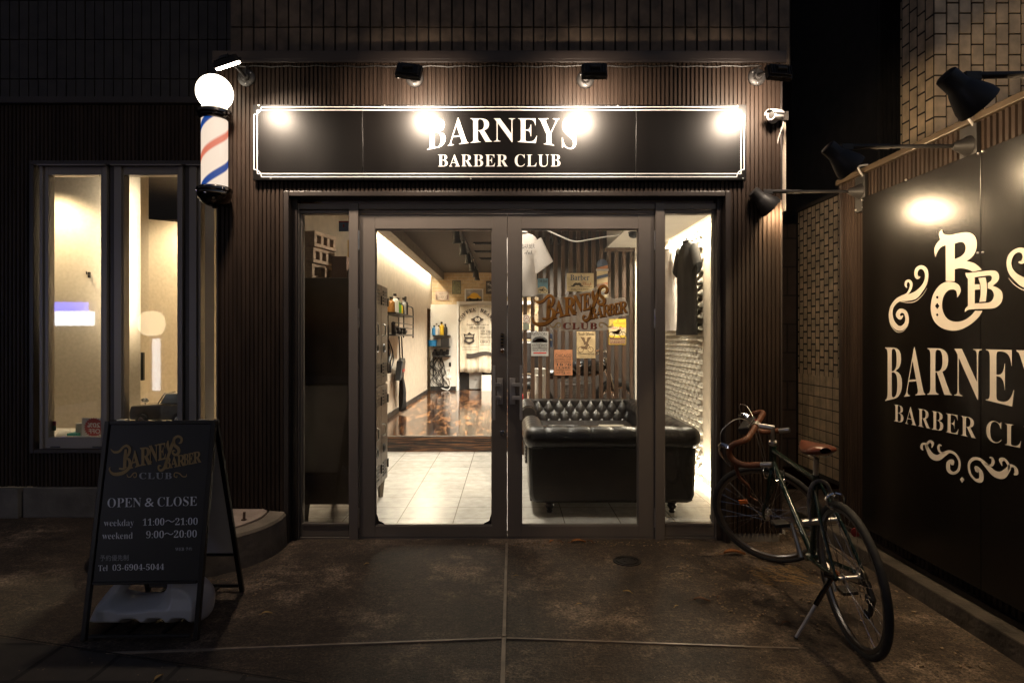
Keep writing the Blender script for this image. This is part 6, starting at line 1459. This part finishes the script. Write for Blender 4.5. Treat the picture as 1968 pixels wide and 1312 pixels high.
# ================================================================== ROUND CONCRETE RING beside the door
t = thing('concrete_ring', (-2.0, 3.93, 0), 'low round concrete ring with pale lid and a rusty bolt, left of the doors', 'concrete ring')
k = MB(); k.lathe([(0.555, 0), (0.545, 0.190), (0.535, 0.205), (0.44, 0.21), (0.435, 0.20), (0.001, 0.20)], (-2.0, 3.93, 0), seg=56); k.v = [V(p.x, min(p.y, YF - 0.012), p.z) for p in k.v]; k.build('ring', pm('stained_concrete', (0.17, 0.14, 0.105), 0.9, 0, 0.55, 4, 0.6, 25), t, smooth=True, angle=30)
k = MB(); k.lathe([(0.425, 0.201), (0.425, 0.217), (0.41, 0.223), (0.001, 0.227)], (-2.0, 3.93, 0), seg=48); k.v = [V(p.x, min(p.y, YF - 0.014), p.z) for p in k.v]; k.build('lid', concpink_m, t, smooth=True, angle=30)
k = MB(); k.cyl((-1.64, 3.80, 0.22), (-1.637, 3.80, 0.275), 0.008); k.cyl((-1.64, 3.80, 0.224), (-1.64, 3.80, 0.232), 0.016, seg=6); k.build('bolt', pm('rusty_iron', (0.07, 0.035, 0.02), 0.7), t)

# drain lid, leaves and litter on the ground
p = gp(1205, 1078); t = thing('drain_lid', (p.x, p.y, 0), 'small round iron drain lid set in the ground before the right door', 'drain lid')
iron = pm('dark_iron', (0.028, 0.025, 0.023), 0.5, 0.6, 0.4, 20)
k = MB(); k.lathe([(0.066, 0.002), (0.064, 0.007), (0.055, 0.007), (0.053, 0.003), (0.022, 0.003), (0.020, 0.006), (0.001, 0.006)], p, seg=32); k.build('cover', iron, t, smooth=True, angle=30)
k = MB(); k.lathe([(0.086, 0.001), (0.083, 0.006), (0.071, 0.006), (0.070, 0.001)], p, seg=32); k.build('rim', iron, t, smooth=True, angle=30)
leaf_ms = [pm('orange_leaf', (0.36, 0.13, 0.030), 0.6, 0, 0.3, 20), pm('yellow_leaf', (0.42, 0.27, 0.09), 0.6, 0, 0.3, 20), pm('brown_leaf', (0.14, 0.07, 0.035), 0.7, 0, 0.3, 20)]
def leaf(px, py, L, rot, mt, label):
    p = gp(px, py); M = Matrix.Translation((p.x, p.y, 0.008)) @ Matrix.Rotation(rot, 4, 'Z')
    k = MB()
    def f(u, v):
        wd = 0.32 * math.sin(PI * min(1, u * 1.02) ** 0.8) * L if u < 0.98 else 0.002
        return M @ V((u - 0.5) * L, (v - 0.5) * wd, 0.10 * L * abs(v - 0.5) * 2 + 0.08 * L * math.sin(PI * u * 1.3))
    k.grid(f, 12, 4); k.tube([M @ V(-0.5 * L, 0, 0), M @ V(-0.72 * L, 0.03 * L, 0)], 0.0012, 4)
    o = tag(k.build('fallen_leaf', leaf_ms[mt], smooth=True), label, 'leaf', 'fallen leaves'); o.modifiers.new('thickness', 'SOLIDIFY').thickness = 0.0006
for a in ((1112, 1043, 0.10, 0.2, 0, 'large orange fallen leaf against the right door'), (1060, 1042, 0.05, 1.0, 0, 'small orange leaf near the middle of the right door'), (1077, 1043, 0.045, -0.6, 2, 'brown leaf curled by the right door'), (1134, 1043, 0.06, 2.2, 2, 'brown leaf at right of the big orange leaf'), (1412, 1066, 0.14, 0.05, 0, 'long orange leaf under the front wheel of the bicycle'), (1205, 1139, 0.045, 2.6, 1, 'pale yellow leaf in front of the drain lid'), (1113, 1163, 0.03, 0.4, 1, 'tiny yellow leaf in the middle of the right slab'), (1349, 1156, 0.085, -0.1, 2, 'long brown leaf left of the kickstand'), (513, 1181, 0.05, 0.3, 1, 'pale round leaf right of the A-board foot'), (705, 1085, 0.03, 0.8, 1, 'tiny pale leaf before the left door'), (305, 1305, 0.05, 1.4, 1, 'yellowish leaf on the dark paving at the bottom left'), (1300, 1167, 0.03, 0.7, 1, 'tiny tan leaf right of the middle slab'), (1380, 1150, 0.04, 1.1, 2, 'small brown leaf near the long brown one'), (992, 1108, 0.025, 0.2, 1, 'tiny pale leaf right of the centre joint'), (1510, 1200, 0.06, 0.5, 2, 'brown leaf beside the kickstand foot')): leaf(*a)
k = MB(); random.seed(5)
def grit(n, cx_, cy_, rx, ry, s0, s1):
    for i in range(n):
        a = random.random() * 2 * PI; r_ = math.sqrt(random.random()); x, y = cx_ + rx * r_ * math.cos(a), cy_ + ry * r_ * math.sin(a); s = random.uniform(s0, s1)
        M = Matrix.Translation((x, y, 0.004 + s * 0.15)) @ Matrix.Rotation(random.random() * 6, 4, 'Z') @ Matrix.Rotation(random.uniform(-0.4, 0.4), 4, 'X')
        k.box(-s, s, -s * random.uniform(0.2, 0.8), s * random.uniform(0.2, 0.8), -s * 0.25, s * 0.25, M)
grit(260, 1.35, 3.45, 0.45, 0.55, 0.002, 0.008); grit(160, 1.75, 3.0, 0.35, 0.8, 0.002, 0.010); grit(120, 0.45, 4.02, 0.75, 0.05, 0.002, 0.008); grit(140, -1.55, 3.35, 0.3, 0.22, 0.002, 0.007); grit(420, 0.1, 3.1, 1.9, 0.95, 0.001, 0.0035); grit(120, -1.9, 2.2, 0.8, 0.4, 0.001, 0.004); grit(90, 1.9, 4.3, 0.4, 0.2, 0.004, 0.014)
o = k.build('ground_litter', pm('pale_litter', (0.26, 0.19, 0.12), 0.8, 0, 0.6, 30)); o['kind'] = 'stuff'
k = MB(); p = gp(1492, 1106); random.seed(2)
for i in range(90):
    x, y = random.uniform(-0.14, 0.14), random.uniform(-0.14, 0.14); a = random.gauss(0.7, 0.25)
    k.tube([p + V(x, y, 0.006 + 0.008 * random.random()), p + V(x + 0.06 * math.cos(a), y - 0.06 * math.sin(a), 0.006 + 0.008 * random.random())], 0.0013, 4)
tag(k.build('lit_patch_straw', pm('lit_patch_tan', (0.30, 0.19, 0.08), 0.8, 0, 0.3, 30)), 'straw-like stalks standing in for lit worn concrete under the bicycle', 'straw mat')  # stalks stand in for a lit, worn patch of the concrete

# ================================================================== BICYCLE
RB = 0.32
bik = thing('bicycle', (1.50, 2.63, 0), 'dark green road bicycle with tan drop bars leaning on its kickstand', 'bicycle')
def bb(mb, name, mat, parent, smooth=True, **kw): return mb.build(name, mat, parent, smooth=smooth, local=True, **kw)
lean = Matrix.Rotation(R(-6.0), 4, 'X')
head = Vector((0.085, 0.996, 0)).normalized()
yaw = Matrix(((head.x, -head.y, 0, 0), (head.y, head.x, 0, 0), (0, 0, 1, 0), (0, 0, 0, 1)))
BM = yaw @ lean
HT, HB = V(0.842, 0, 0.745), V(0.880, 0, 0.63)
AX = (HT - HB).normalized()
STEER = Matrix.Translation(HB) @ Matrix.Rotation(R(58), 4, AX) @ Matrix.Translation(-HB)
FM = BM @ STEER
FH = V(1.015, 0, RB)
def wheel(M, c, label_parent, flange=0.032):
    k = MB(); n = 64
    k.tube([c + V((RB - 0.016) * math.cos(2 * PI * i / n), 0, (RB - 0.016) * math.sin(2 * PI * i / n)) for i in range(n)], 0.016, 12, closed=True); k.xf(M); wl = bb(k, 'wheel', rubber_m, label_parent)
    k = MB(); vs = []; fs = []
    for i in range(n):
        a = 2 * PI * i / n
        for rr, y in ((RB - 0.029, 0.011), (RB - 0.044, 0.009), (RB - 0.050, 0.0), (RB - 0.044, -0.009), (RB - 0.029, -0.011)): vs.append(c + V(rr * math.cos(a), y, rr * math.sin(a)))
    for i in range(n):
        for q in range(4): fs.append((i * 5 + q, i * 5 + q + 1, ((i + 1) % n) * 5 + q + 1, ((i + 1) % n) * 5 + q))
    k.add(vs, fs); k.xf(M); bb(k, 'rim', pm('rim_alloy', (0.22, 0.215, 0.21), 0.35, 1.0, 0.1, 8), wl)
    k = MB()
    for i in range(32):
        s = 1 if i % 2 else -1; a = 2 * PI * i / 32; b = a + (1 if (i // 2) % 2 else -1) * 0.95
        k.tube([c + V(0.02 * math.cos(b), s * flange, 0.02 * math.sin(b)), c + V((RB - 0.045) * math.cos(a), 0, (RB - 0.045) * math.sin(a))], 0.0011, 4, False)
    k.xf(M); bb(k, 'spokes', chrome_m, wl)
    k = MB(); k.lathe([(0.010, -0.052), (0.010, -0.036), (0.022, -0.034), (0.022, -0.030), (0.011, -0.026), (0.011, 0.026), (0.022, 0.030), (0.022, 0.034), (0.010, 0.036), (0.010, 0.052)], c, (0, 1, 0), 16); k.xf(M); bb(k, 'hub', steel_m, wl)
    return wl
# lift the front wheel's lowest point to the ground
low = min((FM @ (FH + V(RB * math.cos(a * PI / 40), 0, RB * math.sin(a * PI / 40)))).z for a in range(80))
rlow = min((BM @ (V(0, 0, RB) + V(RB * math.cos(a * PI / 40), 0, RB * math.sin(a * PI / 40)))).z for a in range(80))
pit = math.atan2(rlow - low, 1.0)
BM = Matrix.Translation((0, 0, 0.003 - rlow)) @ BM @ Matrix.Translation(V(0, 0, RB)) @ Matrix.Rotation(-pit, 4, 'Y') @ Matrix.Translation(V(0, 0, -RB))
FM = BM @ STEER
rw_ = wheel(BM, V(0, 0, RB), bik); fw_ = wheel(FM, FH, bik)
BBk, ST, RHb = V(0.415, 0, 0.270), V(0.270, 0, 0.680), V(0, 0, RB)
k = MB()
k.tube([BBk, ST + (ST - BBk).normalized() * 0.03], 0.0145, 12); k.tube([ST, HT - AX * 0.025], 0.0135, 12); k.tube([BBk, HB + AX * 0.025], 0.0150, 12); k.tube([HB - AX * 0.012, HT + AX * 0.012], 0.019, 14)
for s in (-1, 1):
    k.tube(cr([tuple(BBk + V(-0.02, s * 0.025, 0)), tuple(BBk.lerp(RHb, 0.45) + V(0, s * 0.042, 0)), tuple(RHb + V(0, s * 0.060, 0))], 4), [0.011] * 7 + [0.007] * 2, 8); k.tube(cr([tuple(ST + V(0, s * 0.015, -0.01)), tuple(ST.lerp(RHb, 0.5) + V(0, s * 0.045, 0)), tuple(RHb + V(0, s * 0.060, 0))], 4), [0.008] * 7 + [0.006] * 2, 8)
k.cyl(BBk + V(0, -0.036, 0), BBk + V(0, 0.036, 0), 0.021)
k.xf(BM); fr_ = bb(k, 'frame', green_m, bik)
# fork, steered
k = MB()
for s in (-1, 1): k.tube(cr([tuple(HB - AX * 0.02 + V(0, s * 0.02, 0)), tuple(HB - AX * 0.05 + V(0, s * 0.048, 0)), tuple(HB.lerp(FH, 0.55) + V(-0.004, s * 0.052, 0)), tuple(FH + V(-0.008, s * 0.052, 0.05)), tuple(FH + V(0, s * 0.052, 0))], 5), [0.013] * 12 + [0.011, 0.010, 0.009, 0.008, 0.008, 0.007, 0.007, 0.006, 0.006], 8)
k.cyl(HB - AX * 0.02 + V(0, -0.03, 0), HB - AX * 0.02 + V(0, 0.03, 0), 0.016)
k.xf(FM); fk = bb(k, 'fork', green_m, bik)
SB = HT + AX * 0.115; HBR = SB + V(0.085, 0, 0.028)
k = MB(); k.tube([HT + AX * 0.01, SB + AX * 0.012], 0.011, 10); k.tube([SB, HBR], [0.014, 0.016], 10); k.cyl(HBR + V(0, -0.022, 0), HBR + V(0, 0.022, 0), 0.021); k.lathe([(0.022, 0), (0.024, 0.01), (0.020, 0.02)], HT + AX * 0.012, AX, 16); k.xf(FM); bb(k, 'stem', steel_m, bik)
k = MB()
for s in (-1, 1):
    pts = [tuple(HBR + V(*q)) for q in ((0, s * 0.02, 0), (0, s * 0.12, 0), (0.004, s * 0.170, 0), (0.030, s * 0.198, -0.002), (0.075, s * 0.205, -0.010), (0.112, s * 0.208, -0.045), (0.108, s * 0.210, -0.095), (0.062, s * 0.212, -0.130), (0.000, s * 0.214, -0.138), (-0.035, s * 0.215, -0.140))]
    k.tube(cr(pts, 6), 0.0165, 12)
k.xf(FM); hb = bb(k, 'handlebar', tape_m, bik)
for s in (-1, 1):
    k = MB(); k.tube([HBR + V(-0.036, s * 0.215, -0.140), HBR + V(-0.095, s * 0.216, -0.143)], 0.0145, 10); k.xf(FM); bb(k, 'bar_end', steel_m, hb)
    k = MB(); q = HBR + V(0.105, s * 0.206, -0.022)
    k.tube([q, q + V(0.035, 0, 0.02), q + V(0.055, 0, 0.012)], [0.015, 0.014, 0.010], 8); k.tube(cr([tuple(q + V(0.045, 0, 0.022)), tuple(q + V(0.062, 0, -0.02)), tuple(q + V(0.050, 0, -0.075)), tuple(q + V(0.028, 0, -0.115))], 5), [0.008] * 8 + [0.005] * 8, 8); k.xf(FM); bb(k, 'brake_lever', chrome_m, hb)
    k = MB(); k.tube(cr([tuple(q + V(0.04, 0, 0.018)), tuple(q + V(0.02, -s * 0.03, 0.09)), tuple(HBR + V(0.05, s * 0.09, 0.09)), tuple(HBR + V(0.01, s * 0.03, 0.01)), tuple(HB + AX * 0.06 + V(0.05, s * 0.02, 0)), tuple(HB - AX * 0.02 + V(0.05, 0, 0.01))], 7), 0.0026, 6); k.xf(FM); bb(k, 'brake_cable', steel_m, hb)
k = MB(); k.tube(cr([tuple(HBR + V(0.10, 0.21, -0.10)), tuple(HBR + V(0.11, 0.205, -0.20)), tuple(HBR + V(0.08, 0.20, -0.27)), tuple(HBR + V(0.10, 0.19, -0.33)), tuple(HBR + V(0.07, 0.18, -0.37))], 6), [0.010] * 12 + [0.006] * 13, 6); k.xf(FM); bb(k, 'loose_tape', tape_m, hb)
# small black bar bag with red tag
k = MB(); M2 = FM @ Matrix.Translation(HBR + V(0.045, 0.0, 0.004)); k.box(-0.03, 0.035, -0.075, 0.075, -0.02, 0.022, M2); bg_ = bb(k, 'bar_mount', matblack_m, bik, bevel=0.006)
k = MB(); k.box(0.0355, 0.038, -0.06, -0.01, -0.012, 0.012, M2); k.box(-0.0335, -0.031, -0.06, -0.02, -0.010, 0.010, M2); bb(k, 'red_lamp', red_m, bg_)
# brakes
def caliper(M, c, d):
    k = MB()
    for s in (-1, 1): k.tube(cr([tuple(c + V(0, s * 0.004, 0.02)), tuple(c + V(d * 0.006, s * 0.036, 0.006)), tuple(c + V(d * 0.006, s * 0.034, -0.03)), tuple(c + V(0, s * 0.020, -0.042))], 5), 0.006, 6); k.box(c.x - 0.022, c.x + 0.022, *sorted((c.y + s * 0.012, c.y + s * 0.020)), c.z - 0.05, c.z - 0.036)
    k.cyl(c + V(-0.02, 0, 0.008), c + V(0.02, 0, 0.008), 0.007); k.xf(M); bb(k, 'brake_caliper', chrome_m, bik)
caliper(FM, HB - AX * 0.022 + V(0.035, 0, 0.0), 1); caliper(BM, V(0.075, 0, RB + 0.325), -1)
# saddle
k = MB(); SP = V(0.235, 0, 0.790)
k.tube([ST, SP], 0.0125, 10); k.xf(BM); bb(k, 'seat_post', steel_m, bik)
def sad(u, v):
    a = PI * (u * 2); xx = -0.115 + 0.265 * v
    hw = 0.074 * (1 - v) ** 0.75 * min(1, 0.5 + v * 5) + 0.020; th = 0.020 + 0.012 * (1 - v)
    e = math.sin(PI * min(0.98, max(0.02, v))) ** 0.3
    return V(SP.x + xx, hw * e * math.cos(a), SP.z + 0.042 + 0.012 * (1 - 2 * v) ** 2 + th * e * (math.sin(a) if math.sin(a) > 0 else 0.9 * math.sin(a)))
k = MB(); k.grid(sad, 24, 24); k.xf(BM); sd = bb(k, 'saddle', pm('brown_saddle', (0.13, 0.034, 0.015), 0.32, 0, 0.3, 18), bik, angle=70)
k = MB()
for s in (-1, 1): k.tube(cr([tuple(SP + V(-0.09, s * 0.04, 0.035)), tuple(SP + V(-0.05, s * 0.025, 0.012)), tuple(SP + V(0.05, s * 0.022, 0.012)), tuple(SP + V(0.12, s * 0.008, 0.035))], 5), 0.0035, 6)
k.xf(BM); bb(k, 'saddle_rail', steel_m, sd)
# drive train
k = MB(); k.tube([BBk + V(0.085 * math.cos(a * PI / 20), -0.048, 0.085 * math.sin(a * PI / 20)) for a in range(40)], 0.005, 6, closed=True)
for a in range(5): k.tube([BBk + V(0, -0.048, 0), BBk + V(0.082 * math.cos(a * 2 * PI / 5), -0.048, 0.082 * math.sin(a * 2 * PI / 5))], 0.007, 6)
k.xf(BM); bb(k, 'chainring', steel_m, bik)
for s, a in ((-1, -1.9), (1, -1.9 + PI)):
    e = BBk + V(0.165 * math.cos(a), s * 0.068, 0.165 * math.sin(a)); k = MB(); k.tube([BBk + V(0, s * 0.056, 0), e], [0.012, 0.009], 8); k.xf(BM); cr_ = bb(k, 'crank', steel_m, bik)
    k = MB(); M2 = BM @ Matrix.Translation(e + V(0, s * 0.055, 0)); k.box(-0.042, 0.042, -0.036, 0.036, -0.010, 0.010, M2); bb(k, 'pedal', matblack_m, cr_, bevel=0.004)
k = MB(); k.lathe([(0.042, 0), (0.042, 0.003), (0.036, 0.008), (0.030, 0.013), (0.024, 0.020)], V(0, -0.040, RB), (0, -1, 0), 24)
for dz in (0.084, -0.084): k.tube([BBk + V(0, -0.048, dz), V(0, -0.046, RB + dz * 0.4)], 0.0035, 5)
k.xf(BM); bb(k, 'chain', pm('oily_chain', (0.09, 0.075, 0.06), 0.4, 0.8), bik)
k = MB(); k.tube([V(0.005, -0.066, RB - 0.02), V(-0.02, -0.07, RB - 0.09), V(0.02, -0.07, RB - 0.17)], [0.012, 0.014, 0.010], 8)
for zz in (-0.09, -0.165): k.cyl(V(-0.01 if zz > -0.1 else 0.018, -0.062, RB + zz), V(-0.01 if zz > -0.1 else 0.018, -0.052, RB + zz), 0.020)
k.xf(BM); bb(k, 'derailleur', matblack_m, bik)
k = MB(); q = HB.lerp(BBk, 0.22)
for s in (-1, 1): k.tube([q + V(0, s * 0.020, 0.012), q + V(-0.004, s * 0.024, 0.075)], [0.006, 0.004], 6)
k.cyl(q + V(0, -0.024, 0.012), q + V(0, 0.024, 0.012), 0.011); k.xf(BM); bb(k, 'shift_lever', chrome_m, bik)
# kickstand (left), reflectors
foot = V(1.285, 2.752, 0.006) - V(1.50, 2.63, 0)
p0 = BM @ V(0.045, 0.068, RB - 0.02); pm_ = p0.lerp(foot, 0.42)
k = MB(); k.tube([p0, pm_], [0.012, 0.011], 10); k.cyl(BM @ V(0.02, 0.055, RB - 0.005), BM @ V(0.07, 0.075, RB - 0.005), 0.014); bb(k, 'kickstand_bracket', chromedk_m, bik)
k = MB(); k.tube([pm_, foot], [0.008, 0.007], 10); ks = bb(k, 'kickstand', pm('bright_alloy', (0.7, 0.7, 0.72), 0.35, 0.6), bik); k = MB(); k.tube([foot.lerp(pm_, 0.03), foot], 0.010, 8); bb(k, 'rubber_foot', rubber_m, ks)
k = MB(); k.lathe([(0.019, 0), (0.019, 0.007), (0.001, 0.009)], V(-0.02, -0.03, RB + 0.20), (-1, 0, 0), 16); k.xf(BM); bb(k, 'rear_reflector', pm('dull_red_lens', (0.16, 0.012, 0.01), 0.4), bik)
k = MB(); a = R(148); M2 = FM @ Matrix.Translation(FH + V(0.17 * math.cos(-0.9), 0.012, 0.17 * math.sin(0.62))) ; k.box(-0.026, 0.026, -0.006, 0.006, -0.014, 0.014, M2); bb(k, 'wheel_reflector', orange_m, fw_, bevel=0.004)
k = MB(); M2 = BM @ Matrix.Translation(V(0.12, 0.012, RB - 0.02)); k.box(-0.026, 0.026, -0.006, 0.006, -0.010, 0.010, M2); bb(k, 'wheel_reflector', orange_m, rw_, bevel=0.004)
# U lock hung on the seat tube
t = thing('bike_lock', (1.50, 2.63, 0), 'grey U-shaped lock with a silver crossbar hung on the bicycle seat tube', 'lock')
k = MB(); c = ST + V(-0.01, 0.0, -0.05)
k.tube(cr([tuple(c + V(-0.02, 0.055, -0.13)), tuple(c + V(-0.02, 0.052, -0.03)), tuple(c + V(-0.03, 0.035, 0.035)), tuple(c + V(-0.03, 0.0, 0.055)), tuple(c + V(-0.03, -0.035, 0.035)), tuple(c + V(-0.02, -0.052, -0.03)), tuple(c + V(-0.02, -0.055, -0.13))], 6), 0.009, 8); k.xf(BM); bb(k, 'shackle', pm('vinyl_grey', (0.11, 0.10, 0.09), 0.4, 0, 0.4, 60), t)
k = MB(); k.cyl(c + V(-0.02, -0.075, -0.135), c + V(-0.02, 0.095, -0.135), 0.017); k.xf(BM); bb(k, 'crossbar', steel_m, t)

# ================================================================== LIT SIGNS ACROSS THE STREET (they show mirrored in the tall windows)
t = thing('street_sign', (-12.0, -7.0, 1.6), 'lit blue and white sign across the street, mirrored in the first window', 'sign', 'lit signs across the street')
k = MB(); k.box(-12.9, -11.18, -7.2, -7.0, 1.70, 2.08); k.build('white_face', em('sign_white', (0.85, 0.9, 1), 13), t); k = MB(); k.box(-12.9, -11.35, -7.2, -7.0, 2.081, 2.32); k.build('blue_face', em('sign_blue', (0.03, 0.07, 1.0), 16), t)
k = MB(); k.box(-12.95, -11.1, -7.3, -7.201, 0, 2.4); k.build('backing', matblack_m, t)
t = thing('paper_lantern', (-9.4, -6.7, 1.4), 'lit paper lantern across the street, mirrored in the middle window', 'lantern', 'lit signs across the street')
k = MB(); k.lathe([(0.10, -0.32), (0.22, -0.28), (0.30, -0.15), (0.32, 0), (0.30, 0.15), (0.22, 0.28), (0.10, 0.32)], (-9.35, -6.7, 1.75), seg=24); k.build('paper_shade', em('lantern_glow', (1, 0.80, 0.52), 8), t, smooth=True)
k = MB(); k.cyl((-9.35, -6.7, 2.07), (-9.35, -6.7, 3.2), 0.01); k.build('cord', black_m, t)
t = thing('upright_sign', (-9.2, -6.6, 0), 'lit narrow upright white sign across the street, mirrored in the middle window', 'sign', 'lit signs across the street')
k = MB(); k.box(-9.28, -9.12, -6.7, -6.6, 0.0, 1.35); k.build('face', em('upright_white', (0.9, 0.93, 1), 9), t)
